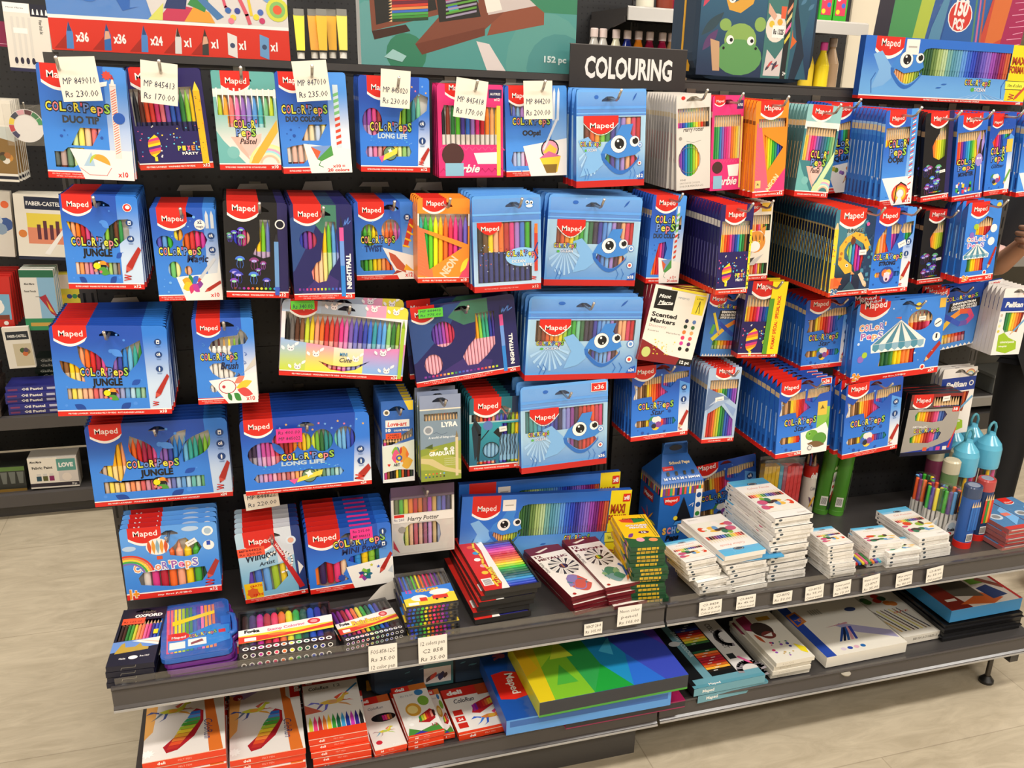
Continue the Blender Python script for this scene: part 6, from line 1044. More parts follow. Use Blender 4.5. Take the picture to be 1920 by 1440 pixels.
# ---------------------------------------------------------------- goods lying on the shelves
def lay(spec, px, zt, n, t, label, what, group, name='pencil_pack', cat='pencil pack', drift=(0, 0), jit=.003, ja=.02, seed=1, W=None, H=None, D=None, world=None):
    """a stack of flat packs; px are the corners of the top face, whose art points away from the viewer"""
    if world:
        x0, x1, yf, yb, an = world; w, h = x1-x0, yb-yf; cen = Vector(((x0+x1)/2, (yf+yb)/2, zt)); rt = Vector((math.cos(an), math.sin(an), 0))
    else: cen, w, h, rt, up = quadfit(px, 'z', zt)
    w = W or w; h = H or h; D = D or t*.9
    rt = Vector((rt.x, rt.y, 0)).normalized(); up = Vector((-rt.y, rt.x, 0))
    mb, pens = carton(w, h, D, **spec)
    B = Matrix(((rt.x, 0, up.x, 0), (rt.y, 0, up.y, 0), (0, -1, 0, 0), (0, 0, 0, 1)))
    base = cen - up*h/2 - Vector((0, 0, D/2))
    root = empty(name, Matrix.Translation(base) @ B); tag(root, label, cat, group)
    mb.build('carton', root)
    for nm, m, mm in pens: m.build(nm, root).matrix_local = mm
    if n > 1:
        full = MB(); full.join(mb, Matrix.Identity(4))
        for nm, m, mm in pens: full.join(m, mm)
        me = full.mesh('carton'); q = random.Random(seed)
        for i in range(1, n):
            o = bpy.data.objects.new(name, me); COL.objects.link(o)
            f = i/max(1, n-1); off = Vector((drift[0]*f + q.uniform(-jit, jit), drift[1]*f + q.uniform(-jit, jit), -t*i))
            c0 = base + up*h/2
            o.matrix_world = Matrix.Translation(off) @ Matrix.Translation(c0) @ Matrix.Rotation(q.uniform(-ja, ja), 4, 'Z') @ Matrix.Translation(-c0) @ Matrix.Translation(base) @ B
            w_ = ORD[i].replace('front', 'first')
            tag(o, f'{what}, {w_} from the top of its stack', cat, group)
    return root
def flip(p): return [p[3], p[2], p[1], p[0]]
def sp_helix():
    def art(a):
        a.T('Helix', .62, .9, .3, .045, '#6a6458', .02); a.T('OXFORD', .62, .83, .62, .05, WH, .05); a.R(.06, .71, .56, .82, '#f0542e'); a.T('Rs 125.00', .3, .74, .4, .03, '#7a1a14', .02, res=1)
        a.P([(0, .22), (1, .3), (1, .44), (0, .4)], '#6a90d0'); a.P([(.1, .22), (.2, .36), (.26, .38), (.3, .3), (.5, .3), (.6, .36), (.66, .3), (.8, .28), (.8, .24), (.1, .2)], '#b89a3a'); a.P([(.4, .4), (1, .3), (1, .44)], '#e8e4dc'); a.P([(.5, .42), (1, .34), (1, .36)], '#e0b090'); a.P(ell(.52, .12, .1, .03), WH); a.T('Helix', .3, .1, .14, .025, WH, .02); a.T('Box 1007', .76, .12, .2, .025, WH, .02, res=1)
        a.R(.82, .5, .92, .58, '#f2d81c')
    return dict(base='#16182c', side='#14162a', wins=[rect(.06, .42, .97, .78)], art=art, hole=(.5, .93), header=0, round_=.03, slope='#101222', inner='#101018', pens=[dict(c=['#3a2a26', '#4a2a22', '#2f7a3a', '#4a9a3a', '#c8c83a', '#f09a5a', '#f0805a', '#e86a9a', '#d84a8a', '#3a3a8a', '#4a5ac0', '#2f6ab8'], v=(.3, .8), u=(.06, .97), k='pencil', n='colouring_pencil')], endart=lambda a: a.line([(.3, .1), (.32, .5), (.6, .5), (.62, .9)], .01, '#8a8678'))
def card_c3(kind='colour'):
    def art(a):
        K = a.asp; a.R(0, .9, 1, 1, '#5fb4dc') ; a.P(ell(.52, .87, .13, .035), '#3a4a5a'); a.line(ell(.52, .87, .1, .025, 14), .01, WH, True); a.R(.68, .78, .685, .95, '#b8d4e4'); a.T({'colour': 'Colour Pencils', 'art': 'Oil Pastels', 'wax': 'Color Crayons'}[kind], .55, .74, .6, .045, '#d8806a' if kind != 'wax' else '#c8b84a', .0, shear=.3)
        if kind != 'wax':
            for i in range(14): k = ['#8a2a2a', '#d83a2a', '#f0803a', '#f2c83a', '#c8c83a', '#4a9a3a', '#2f6a5a', '#3a6ac0', '#2f3a8a', '#5a3a8a', '#8a3a6a', '#6a3a2a', '#3a2a2a', '#c84a3a'][i]; a.P([(.04+.066*i, .6), (.1+.066*i, .6), (.07+.066*i, .69)], '#e8d8b8'); a.R(.045+.066*i, .52, .1+.066*i, .6, k)
        a.R(.04, .16, .98, .52, '#e8e6d8'); q = random.Random(len(kind) + 2)
        for i in range(16): a.P(ell(q.uniform(.1, .9), q.uniform(.2, .48), q.uniform(.06, .16), q.uniform(.02, .06), 9), ['#8ab03a', '#d84a2a', '#e8b84a', '#3a7a5a', '#c85a7a', '#f0e8e0', '#6a9ac8', '#4a3a3a'][i % 8])
        a.T('12 COLOURS', .8, .06, .24, .025, '#9a948c', res=1); a.R(0, 0, 1, .012, '#3a3a3a') if kind == 'colour' else None
    def end(a):
        a.P(ell(.14, .5, .05, .28), '#44505a'); a.T('Art pencils', .36, .38, .24, .22, '#b4b0a8', res=1); a.T('12 COLOURS', .8, .5, .26, .2, '#8e8a84', res=1); a.T('COLOURING SET', .8, .2, .28, .16, '#a09c96', res=1)
    return dict(base='#eeeae3', side='#e9e5de', art=art, hole=None, header=0, round_=0, wins=[], regions=[(rect(0, .84, 1, 1), ('g', '#a6d4ea', '#4fa8d8', 'z', .1, .22))], endart=end, sideart=lambda a: (a.P(ell(.5, .94, .2, .02), '#44505a'), a.R(.4, .5, .6, .78, '#c4c0b8'), a.R(.35, .2, .6, .36, '#b4b0a8')))
def maroon(t, ks):
    def art(a):
        a.R(0, .85, 1, 1, '#6a1620'); a.P([(.2, .9), (.6, .95), (.62, .93), (.3, .88)], '#e8d8c8'); a.T('12', .16, .78, .2, .045, '#6a1620', .05); a.T(t, .5, .72, .84, .04, '#6a1620', .05)
        for i in range(22): th = 6.28*i/22; a.P([(.56+.08*math.cos(th), .55+.06*math.sin(th)), (.56+.4*math.cos(th+.5), .55+.17*math.sin(th+.5)), (.56+.38*math.cos(th+.7), .55+.16*math.sin(th+.7))], '#3a3430' if i % 2 else '#d8d0c4')
        a.C(.56, .55, .12, '#3a1a1a'); [a.P(rect(.49+.04*i, .52, .52+.04*i, .59), k) for i, k in enumerate(ks)]; a.R(.02, .46, .14, .68, '#efe8dc'); a.T('Colour Pencils', .09, .48, .55, .03, '#3a2a2a', .02, rot=1.57, al='l')
        q = random.Random(len(t))
        for i in range(14): a.P(leaf(q.uniform(.2, .8), q.uniform(.1, .34), q.uniform(.2, .8), q.uniform(.1, .34), .2), ['#8a7ab0', '#c85a4a', '#4a7a8a', '#e0b04a'][i % 4] if 'NEON' not in t else ['#8ab07a', '#4a8a6a', '#c8c87a', '#7aa0a0'][i % 4])
        if 'NEON' in t: a.P([(.84, .36), (.9, .3), (.8, .14), (.96, .16), (.97, .3), (.92, .38)], '#2f5aa0'); a.P([(.8, .14), (.7, .04), (.88, .12)], '#d87a3a')
        a.C(.14, .04, .05, '#a82a1e', 8)
    return dict(base='#efe7dc', side='#6a1620', art=art, hole=None, header=0, round_=.02, endart=lambda a: a.R(.0, .3, 1, .36, '#8a2a30'))
def sp_cray():
    def art(a):
        a.P([(.1, .86), (.5, .9), (.9, .86), (.84, .78), (.5, .74), (.16, .78)], '#2a7a3a'); a.P([(.1, .86), (.5, .9), (.5, .74), (.16, .78)], '#d8402a'); a.T('Crayola', .52, .86, .6, .04, '#1c3a2a', .04); a.T('COLOURED', .54, .64, .66, .045, WH, .05, out='#8a2a6a'); a.T('PENCILS', .54, .57, .5, .045, WH, .05, out='#8a2a6a'); a.P(ell(.62, .44, .16, .04), '#5a1a4a'); a.T('12', .62, .42, .14, .04, WH, .05)
        a.P([(0, .02), (0, .3), (.3, .24), (.6, .3), (1, .26), (1, 0), (.3, 0)], '#2a5a34'); a.P(ell(.4, .22, .12, .06), '#e8a0b0'); a.P(ell(.76, .2, .13, .05), '#e8935a'); a.P(leaf(.1, .3, .3, .42, .2), '#7a3a8a'); a.line([(.9, .98), (.96, .3)], .02, '#2a5a34'); a.line([(.82, .98), (.9, .3)], .015, '#2a5a34')
    return dict(base='#f2c21c', side='#e0b01e', art=art, hole=None, header=0, round_=0, strip='#1f4a2e', sh=.12, endart=lambda a: (a.R(0, 0, 1, 1, '#1f4a2e'), a.R(.2, .2, .8, .8, '#d8b02a'), a.R(.24, .42, .76, .5, '#6a5a1a'), [a.R(.3+.14*i, .1, .32+.14*i, .9, '#2a4a2a') for i in range(4)]), sideart=lambda a: (a.P([(0, .3), (1, .3), (1, .5), (0, .4)], '#4a7a2a'), a.P([(0, .18), (1, .2), (1, .3), (0, .3)], '#7a2a7a')))
def sp_foska24():
    def art(a):
        a.P(rect(0, .62, 1, 1), '#d02a22'); a.P([(.0, .56), (1, .56), (1, .7), (.7, .66), (.4, .7), (.1, .64), (0, .7)], '#f0ece4'); a.T('Foska', .9, .61, .12, .06, BLK, .05, rot=-.0); a.T('24 COLORS', .24, .66, .3, .06, '#d8d040', .05, out='#a82a20')
        for i in range(6): a.C(.3+.12*i, .82-.04*(i % 2), .03, ['#e8c83a', '#e8a0b0', '#f0f0ea', '#3a9ad0', '#e86a3a', '#f2d83a'][i]); 
        a.R(.08, .78, .2, .96, WH); [a.R(.09+.012*i, .8, .096+.012*i, .94, '#3a3a3a') for i in range(8)]; a.line([(.05+.1*i, .74+.03*math.sin(i*2)) for i in range(10)], .02, '#f2c83a')
    C = ['#8a7a3a', '#3a2a2a', '#2a2a3a', '#3a3a6a', '#4a4ac0', '#7a3ab8', '#c83ab0', '#e85aa8', '#d83a6a', '#c8202a', '#d8502a', '#f07a2a', '#f2a82a', '#f2e02a', '#a8d82a', '#3abf3a', '#2a8a4a', '#2a6a4a', '#2a5a5a', '#2a7a90', '#3a9ad8', '#3a6ad0', '#2f4ac8', '#2a2a8a'][::-1]
    return dict(base='#2a2624', side='#2a2826', wins=[rect(.015, .03, .985, .6)], art=art, hole=None, header=0, round_=.0, inner='#26262a', pens=[dict(c=C, v=(.03, .97), u=(.015, .985), k='solid', c2=C, n='felt_pen', f=1.05)], film=[rect(.01, .02, .99, .98)])
def sp_pens12():
    C = ['#3a3ac0', '#2f6ad0', '#2a7a6a', '#5ac83a', '#f2e02a', '#f0702a', '#f03a7a', '#c82a3a', '#a83a9a', '#4a2a8a', '#6a5a3a', '#1c1c1e']
    def art(a):
        a.P([(.0, .1), (0, .46), (1, .54), (1, .1)], '#2a7ad8'); a.T('12', .14, .4, .12, .08, '#d83a8a', .04); a.T('COLORS', .5, .4, .46, .07, '#e8c83a', .05, out='#c83a2a'); a.P([(0, .04), (0, .24), (.3, .3), (.5, .22), (.7, .34), (1, .3), (1, .04)], '#f2d23a'); a.P(ell(.3, .24, .16, .08), WH); a.P(ell(.72, .34, .2, .08), WH); a.R(.3, .14, .44, .24, '#d83a2a'); a.R(.55, .16, .85, .26, '#d8352a'); a.C(.62, .15, .03, BLK, 8); a.C(.78, .15, .03, BLK, 8); a.R(.06, .06, .26, .13, WH)
    return dict(base='#2c2c30', side='#3a3a3c', wins=[rect(.02, .04, .98, .9)], art=art, hole=None, header=0, round_=.02, inner='#8a8a90', pens=[dict(c=C, v=(.02, .95), u=(.02, .98), k='cap', c2='#3a3a40')], film=[rect(0, 0, 1, 1)], endart=lambda a: [a.C(.06+.08*i, .5, .03, C[i], 8) for i in range(12)])
def sp_stamp(n, small=False):
    C = (['#3a2420', '#4a2a6a', '#c02a9a', '#b82a3a', '#ee3a6a', '#f0702a', '#e8e82a', '#2fae4a', '#1f5a4a', '#2f5ac8', '#2a2a9a', '#241a1e'] if not small else ['#4a1a8a', '#7a2a8a', '#a82a3a', '#e83a8a', '#f0702a', '#e8e02a', '#2fae3a', '#1f6a4a', '#2f6ad0', '#2a2a9a', '#1c1c24', '#241a1e'])
    def art(a):
        a.P([(.0, .2), (0, .48), (1, .6), (1, .3)], '#f2d83a'); a.P([(.0, .38), (0, .52), (1, .64), (1, .46), (.5, .42)], WH); a.P([(0, .2), (0, .36), (.6, .34), (1, .44), (1, .36), (.4, .26)], '#e0402e'); a.T('Foska', .14, .44, .16, .07, BLK, .06); a.T('Stamp Coloring', .5, .45, .4, .06, '#e05a8a', .03, rot=.1) if not small else a.T('Rainbow', .5, .4, .5, .1, '#e8c83a', .05, out='#c83a6a')
        a.P(ell(.8, .53, .07, .07), '#d8353a'); a.P(ell(.8, .53, .04, .04), '#f0a0a0'); a.R(.06, .24, .18, .32, WH); a.P(ell(.4, .34, .1, .03), '#f0803a')
        for i in range(n):
            u = .03 + .94*(i+.5)/n; a.C(u, .05 if small else .06, .033, WH, 12); a.C(u, .05 if small else .06, .018, C[i], 8)
        a.line([(.03, .9), (.97, .9)], .008, '#d8d8d8') if 0 else None
    return dict(base='#241f22', side='#3a3638', wins=[rect(.02, .14, .98, .95)], art=art, hole=None, header=0, round_=.03, inner='#2a2428', pens=[dict(c=C, v=(.05, .93), u=(.03, .97), k='solid', c2=C, n='stamp_marker')], film=[rect(0, 0, 1, 1)], endart=lambda a: [a.C(.06+.08*i, .5, .028, WH, 8).C(.06+.08*i, .5, .018, C[i], 8) for i in range(n)])
def sp_flat():
    def art(a): logo(a, .3, .7, .76); a.P(ell(.3, .42, .22, .1), '#c8d4e0'); a.P(ell(.3, .42, .14, .06), '#8a8a8a'); a.P([(.5, .1), (1, .3), (1, .7), (.7, .6)], '#7ab4e8'); a.R(.6, .4, .9, .5, '#e07a6a'); a.R(0, 0, 1, .1, '#c8403a')
    return dict(base='#5a8ec0', side='#9a5a58', art=art, hole=None, header=0, round_=.02, film=[rect(0, 0, 1, 1)], endart=lambda a: (a.R(.02, .2, .98, .5, '#c0403a'), a.R(.1, .55, .9, .8, '#c8c0bc')))
G = 'white artist pencil boxes'
lay(sp_helix(), [(226.4,1147),(306,1135),(204.7,1248),(297,1243)], .515, 4, .0132, 'dark navy pencil pack with an orange price note, on top at the shelf’s left end', 'dark navy pencil pack', 'dark navy pencil packs', seed=3)
lay(sp_stamp(12), [(451,1149),(620.5,1126),(443,1225),(626,1200)], .508, 2, .022, 'wide blister of twelve stamp markers beside the plastic cases, upper one', 'wide blister of twelve stamp markers', 'stamp marker blisters', name='marker_blister', cat='pen pack', drift=(-.004, 0), jit=.001)
lay(sp_stamp(12, True), [(626,1137),(733,1122),(633,1212),(747,1175)], .49, 2, .014, 'smaller rainbow felt pen blister behind the price note, upper one', 'smaller rainbow felt pen blister', 'small rainbow pen blisters', name='marker_blister', cat='pen pack')
lay(sp_pens12(), [(740,1077),(829.6,1065),(763,1142),(862,1128)], .542, 8, .01, 'clear pouch of twelve felt pens with blue and yellow card, topmost of its stack', 'clear pouch of twelve felt pens', 'clear pouches of twelve felt pens', name='marker_pack', cat='pen pack', jit=.004)
lay(sp_foska24(), [(908.7,1111),(853.5,1010),(1015,1090),(946,996)], .547, 6, .0138, 'clear pack of twenty-four rainbow pens with red card, topmost of its stack', 'clear pack of twenty-four rainbow pens', 'clear packs of rainbow pens', name='marker_pack', cat='pen pack', drift=(-.026, .0), jit=.005)
lay(maroon('METALLIC', ['#6a3a4a', '#c8803a', '#2a2a6a']), [(1001.5,1029),(1064,1014),(1051,1122.5),(1117,1108)], .516, 5, .0108, 'maroon edged box of twelve metallic pencils, topmost', 'maroon edged metallic pencil box', 'metallic pencil boxes', drift=(.016, .0), jit=.004, ja=.03)
lay(maroon('NEON', ['#f2c81c', '#d8d81c', '#4aae3a']), [(1068,1011),(1129.6,999.6),(1120,1104),(1181.7,1093)], .525, 6, .0103, 'maroon edged box of twelve neon pencils with a peacock, topmost', 'maroon edged neon peacock pencil box', 'neon pencil boxes', drift=(.02, .0), jit=.004, ja=.03)
lay(sp_cray(), [(1133,968),(1195.7,967),(1199,1027),(1263.5,1019.7)], .618, 14, .0111, 'yellow and green box of twelve coloured pencils, topmost of its stack', 'yellow and green pencil box', 'yellow and green pencil boxes', drift=(.016, 0), jit=.005, ja=.04)
lay(card_c3(), [(1261,1016.6),(1299.7,1010),(1273,1057),(1338,1043)], .566, 9, .0114, 'small white pencil box in front of the blue house-shaped box, topmost of its stack', 'small white pencil box by the yellow stack', 'small white pencil boxes beside the yellow stack', drift=(.05, 0), jit=.008, ja=.12, W=.088, H=.11)
lay(card_c3(), flip([(1282.5,973),(1354,962),(1355,1044.7),(1432.5,1030)]), .572, 2, .014, 'white pencil box turned upside down with its blue end to the front', 'turned white pencil box', 'turned white pencil boxes', jit=.008, ja=.05)
b = MB(); b.box((-.06, -.11, -.002), (.06, .11, .002), 'p#4a9ed0'); o = b.build('plastic_folder'); o.location = at('z', .543, 1393, 1010) + Vector((0, 0, 0)); o.rotation_euler.z = -.04; tag(o, 'light blue plastic sleeve lying under the turned white pencil boxes', 'sleeve')
lay(card_c3(), [(1290,1000),(1362,990),(1365,1062),(1440,1048)], .541, 6, .013, 'white pencil box just under the light blue sleeve', 'white pencil box under the light blue sleeve', 'white pencil boxes under the blue sleeve', jit=.007, ja=.07, seed=5, drift=(.01, 0))
lay(card_c3(), [(1363.7,901.7),(1434,897),(1455,976),(1520,961)], .643, 14, .0129, 'long white pencil box, topmost of the tallest white stack', 'long white pencil box of the tallest stack', 'long white pencil boxes in the tallest stack', jit=.005, ja=.03, seed=8)
lay(card_c3(), [(1522,992),(1553,988),(1550,1025),(1599,1017)], .56, 9, .0108, 'small white pencil box, topmost of the small square stack', 'small white pencil box of the square stack', 'small white pencil boxes in the square stack', drift=(.018, 0), W=.078, H=.1)
lay(card_c3('wax'), [(1605,993),(1652,990),(1630,1020),(1690,1010)], .53, 5, .0135, 'white crayon box at the back of the two crayon stacks, topmost', 'white crayon box of the rear stack', 'white crayon boxes in the rear stack', name='crayon_box', cat='crayon box', W=.1, H=.1)
lay(card_c3('wax'), [(1637,1012),(1697,1008),(1666,1040),(1727,1027)], .509, 4, .0116, 'white crayon box at the front of the two crayon stacks, topmost', 'white crayon box of the front stack', 'white crayon boxes in the front stack', name='crayon_box', cat='crayon box')
lay(card_c3('art'), [(1647,955),(1706,950),(1720.6,1012.5),(1772,1000)], .532, 5, .0137, 'white oil pastel box, topmost of the stack beside the pen tubs', 'white oil pastel box', 'white oil pastel boxes', name='pastel_box', cat='pastel box', drift=(.02, 0))
lay(sp_flat(), [(1835,942),(1880,937),(1858,995),(1905,985)], .531, 5, .0135, 'blue shrink-wrapped pencil pack, topmost of the stack at the shelf’s right end', 'blue shrink-wrapped pencil pack', 'shrink-wrapped pencil packs', jit=.006)
lay(sp_flat(), [(1882,937),(1925,932),(1908,985),(1955,976)], .528, 4, .0162, 'red edged shrink-wrapped pencil pack cut off by the photo’s right edge', 'red edged shrink-wrapped pack', 'red edged packs', jit=.004, seed=4)

# plastic cases with a handle
def plastic_case(px, zt, tray, label, group, lv):
    cen, w, h, rt, up = quadfit(px, 'z', zt); T = .0130
    rt = Vector((rt.x, rt.y, 0)).normalized(); up = Vector((-rt.y, rt.x, 0))
    M = Matrix(((rt.x, up.x, 0, cen.x), (rt.y, up.y, 0, cen.y), (0, 0, 1, zt - T - lv*(T+.0002)), (0, 0, 0, 1)))
    M = Matrix.Translation((.004*lv, .002*(lv % 2), 0)) @ M
    root = tag(empty('pencil_case', M), label, 'pencil case', group)
    def rr(w, h, r): return [(sx*(w/2-r) + r*math.cos(a), sy*(h/2-r) + r*math.sin(a)) for sx, sy, a0 in ((1, 1, 0), (-1, 1, 1.571), (-1, -1, 3.142), (1, -1, 4.712)) for a in (a0, a0+.52, a0+1.05, a0+1.571)]
    b = MB(); b.ext(rr(w, h, .016), 'p'+tray, 'z', 0, T*.75); b.build('tray', root)
    b = MB(); b.ext(rr(w-.004, h-.004, .014), 'clear', 'z', T*.75, T-.0003); b.build('clear_lid', root)
    b = MB(); a = Art(w, h, 0, b, Matrix(((1, 0, 0, 0), (0, 0, 1, -h/2), (0, -1, 0, T*.77), (0, 0, 0, 1))))
    cs = ['#f05a7a', '#f0707a', '#f2dc1c', '#e8e02a', '#a8cf3a', '#4a9a3a', '#2f8a6a', '#3a6ac0', '#5a4ab0', '#f07ab0', '#f0a03a', '#f09a5a', '#d87a5a']
    for i, k in enumerate(cs): a.R(.08+i*.055, .1, .12+i*.055, .9, k)
    a.P([(.1, .12), (.1, .42), (.4, .4), (.75, .52), (.98, .5), (.98, .2), (.7, .14)], '#2f86d8'); a.P([(.1, .32), (.1, .44), (.34, .44), (.44, .36), (.3, .3)], RED); a.T('Maped', .25, .345, .2, .04, WH, .02); word(a, .6, .34, .4, .055, rot=.12); a.R(.12, .16, .34, .28, WH); a.R(.38, .18, .64, .3, WH); a.P([(.42, .2), (.6, .24), (.58, .28), (.42, .24)], '#8a3a3a'); a.P([(.16, .66), (.78, .78), (.78, .72), (.16, .58)], '#f2d81c'); a.R(.82, .34, .92, .4, RED)
    b.build('pencil_insert', root)
    b = MB(); b.tube([(w*.47, -h*.2, T*.5), (w*.55, -h*.15, T*.5), (w*.56, 0, T*.5), (w*.55, h*.15, T*.5), (w*.47, h*.2, T*.5)], .006, 'p'+tray, 8); b.build('handle', root)
    b = MB(); b.box((w*.36, -h*.02, T*.4), (w*.505, h*.12, T*1.02), 'p'+tray); b.build('latch', root)
for i in range(4):
    plastic_case([(308,1134),(431,1118),(295,1240),(432,1215)], .515, '#2f62b8' if i == 0 else '#6a2a86', ['blue plastic pencil case with a clear lid, topmost of its stack', 'purple plastic pencil case right under the blue one', 'purple plastic pencil case, second from the bottom of its stack', 'purple plastic pencil case, lowest of its stack'][i], 'plastic pencil cases', i)
# clear box of wax crayons
b = MB(); b.box((-.05, -.035, 0), (.05, .035, .03), 'clear'); o = tag(empty('crayon_case', Matrix.Translation((1.795, -.39, ZS+.0005)) @ Matrix.Rotation(-.06, 4, 'Z')), 'clear plastic box of wax crayons between the small stacks', 'crayon box')
b.build('clear_box', o)
for i in range(9):
    b = MB(); b.lathe([(.0038, 0), (.0042, .003), (.0042, .048), (.002, .056)], ['#c8a03a', '#d8302a', '#3a6ac0', '#f2d83a', '#e86a9a', '#3a9a4a', '#f0883a', '#6a4ab0', '#4ab0c8'][i], None, 8)
    c = b.build('wax_crayon', o); c.location = (-.04+.01*i, -.028, .022); c.rotation_euler = (-math.pi/2, 0, 0)
# stacks of tubes and tubs
def tube(name, px, y, h, r, label, prof, cat='pencil tube', group=None, lean=(0, 0), parts=()):
    p = at('y', y, *px); p.z = ZS if p.z < ZS + .05 else p.z
    root = tag(empty(name, Matrix.Translation((p.x, y, ZS)) @ Matrix.Rotation(lean[0], 4, 'X') @ Matrix.Rotation(lean[1], 4, 'Y')), label, cat, group)
    for nm, pr, k in prof: b = MB(); b.lathe([(a*r, z*h) for a, z in pr], k, None, 20); b.build(nm, root)
    return root
t = tube('pencil_tube', (1510, 950), -.06, .175, .021, 'red and white cardboard pencil tube beside the green tubes', [('body', [(.98, 0), (1, .02), (1, .7)], '#e6ddd2'), ('band', [(1.01, .68), (1.01, .88)], '#c8281e'), ('clear_cap', [(.99, .88), (.99, 1)], 'clear')])
b = MB(); a = Art(.03, .12, -.0215, b); a.T('deli', .5, .98, .7, .14, WH, .05); a.P(leaf(.2, .5, .8, .2, .1), '#6a4a6a'); a.P(leaf(.3, .2, .9, .5, .1), '#e8b03a'); a.T('Color', .6, .66, .6, .1, '#4a4a6a', .0, shear=.3); b.build('label', t)
for i in range(5):
    b = MB(); b.lathe([(.0035, 0), (.0035, .02), (.0006, .034)], ['#3a2a2a', '#d83a2a', '#c8a878', '#3a4a9a', '#c8a878'][i], None, 6); c = b.build('colouring_pencil', t); c.location = (.011*math.cos(i*1.25), .011*math.sin(i*1.25), .152)
for i, (px, lab) in enumerate((((1535, 975), 'green cardboard pencil tube left of its twin'), ((1563, 980), 'green cardboard pencil tube right of its twin, bar code in front'))):
    t = tube('pencil_tube', px, -.07 - .02*i, .2, .0225, lab, [('body', [(1, 0), (1.02, .0), (1.02, .07), (1, .075), (1, 1), (.97, 1)], '#4a8a2a')], group='green pencil tubes', lean=(0, .06))
    b = MB(); a = Art(.022, .16, -.0235, b, Matrix.Rotation(.5 if i == 0 else 1.1, 4, 'Z')); a.R(0, .1, 1, .85, '#d8dcd0'); a.R(.0, .1, 1, .4, '#2a3a3a'); a.T('deli', .5, .9, .9, .07, '#c8d8a0', .05); a.C(.5, .56, .26, '#c02a2a'); a.P(leaf(.2, .3, .8, .42, .2), '#a83a2a'); [a.P([(.2*j+.05, .66), (.2*j+.2, .66), (.2*j+.12, .82)], k) for j, k in enumerate(['#c82a2a', '#2a2a2a', '#3a5ac0', '#8a2a6a'])]; b.build('label', t)
    b = MB(); a = Art(.02, .03, -.0236, b, Matrix.Rotation(-.45, 4, 'Z') @ Matrix.Translation((0, 0, .03))); a.R(0, 0, 1, 1, '#e8e6e0'); [a.R(.1+.1*j, .15, .15+.1*j, .85, '#2a2a2a') for j in range(8)]; b.build('barcode', t)
def tub(x, y, h, r, cols, label, lid, kind='cap', cup=False):
    root = tag(empty('pen_tub', TR(x, y, ZS)), label, 'pen tub', 'clear tubs of pens')
    b = MB(); b.lathe([(r, 0), (r, h*.9)], 'clear', None, 20); b.build('clear_tub', root)
    if lid: b = MB(); b.lathe([(r*1.03, h*.88), (r*1.05, h*.9), (r*1.05, h*.98), (r*.9, h)], lid, None, 20); b.build('lid', root)
    n = len(cols)
    for i, k in enumerate(cols):
        m = pen_mb(h*.84, min(.0052, r*.9*math.sin(math.pi/n)), kind, k, '#e0ded8' if kind == 'cap' else k); o = m.build('felt_pen' if kind == 'cap' else 'colouring_pencil', root); o.location = ((r-.0065)*math.cos(-2.2+i*6.283/n), (r-.0065)*math.sin(-2.2+i*6.283/n), .004)
    return root
PT = ['#f0702a', '#1c1c1e', '#4abf4a', '#4a3a9a', '#f2e02a', '#2f6a3a', '#3aae2a', '#5a3a8a', '#6fb0e8', '#1c1c1e', '#f0602a', '#8a3a6a']
for (px, py), y, c, lab in (((1722, 960), -.2, PT, 'clear tub of felt pens, leftmost, behind the oil pastel boxes'), ((1745, 975), -.26, PT[4:] + PT[:4], 'clear tub of felt pens with yellow and green caps'), ((1768, 990), -.29, PT[7:] + PT[:7], 'clear tub of felt pens with blue and orange caps')):
    p = at('y', y, px, py); r = tub(p.x, y, .165, .03, c, lab, None)
    b = MB(); a = Art(.045, .05, -.0305, b, Matrix.Translation((0, 0, .01))); a.P(ell(.5, .5, .5, .5), WH); a.P(ell(.5, .55, .3, .3), '#c8d8e0'); a.T('Foska', .5, .3, .6, .2, BLK, .05); a.P(ell(.4, .15, .2, .1), '#d83a3a'); b.build('label', r)
def ptube(px, y, c1, c2, label, lid):
    p = at('y', y, *px); root = tag(empty('pencil_tube', TR(p.x, y, ZS)), label, 'pencil tube', 'printed pencil tubes'); r, h = .0245, .185
    b = MB(); b.lathe([(r*1.02, 0), (r*1.02, h*.1), (r, h*.105), (r, h*.82)], c1, None, 20, ks=[RED, RED, c1]); b.build('body', root)
    b = MB(); b.lathe([(r*1.03, h*.82), (r*1.03, h*.98), (r*.95, h)], lid, None, 20); b.lathe([(r*.7, h), (r*.66, h*1.004)], '#8a94a8', None, 16); b.build('lid', root)
    b = MB(); a = Art(.034, h*.7, -r-.0004, b, Matrix.Translation((0, 0, h*.1)))
    for i in range(4): a.R(.08+.22*i, .3, .28+.22*i, .84, c2[i % len(c2)]); a.P([(.08+.22*i, .84), (.28+.22*i, .84), (.18+.22*i, .98)], '#e0c090')
    a.R(.12, .04, .72, .22, WH); [a.R(.16+.06*i, .06, .2+.06*i, .2, '#3a3a3a') for i in range(9)]; b.build('label', root)
ptube((1797, 1044), -.36, '#2a5aa8', ['#2f6fc0', '#2a62b0'], 'blue pencil tube with bar code, in front of the clear tubs', 'p#3a4a6a')
ptube((1822, 1030), -.33, '#1c3a6a', ['#d83a2a', '#3a9a3a', '#f0a03a'], 'dark blue pencil tube with red lid, right of the blue one', 'p#b84a4a')
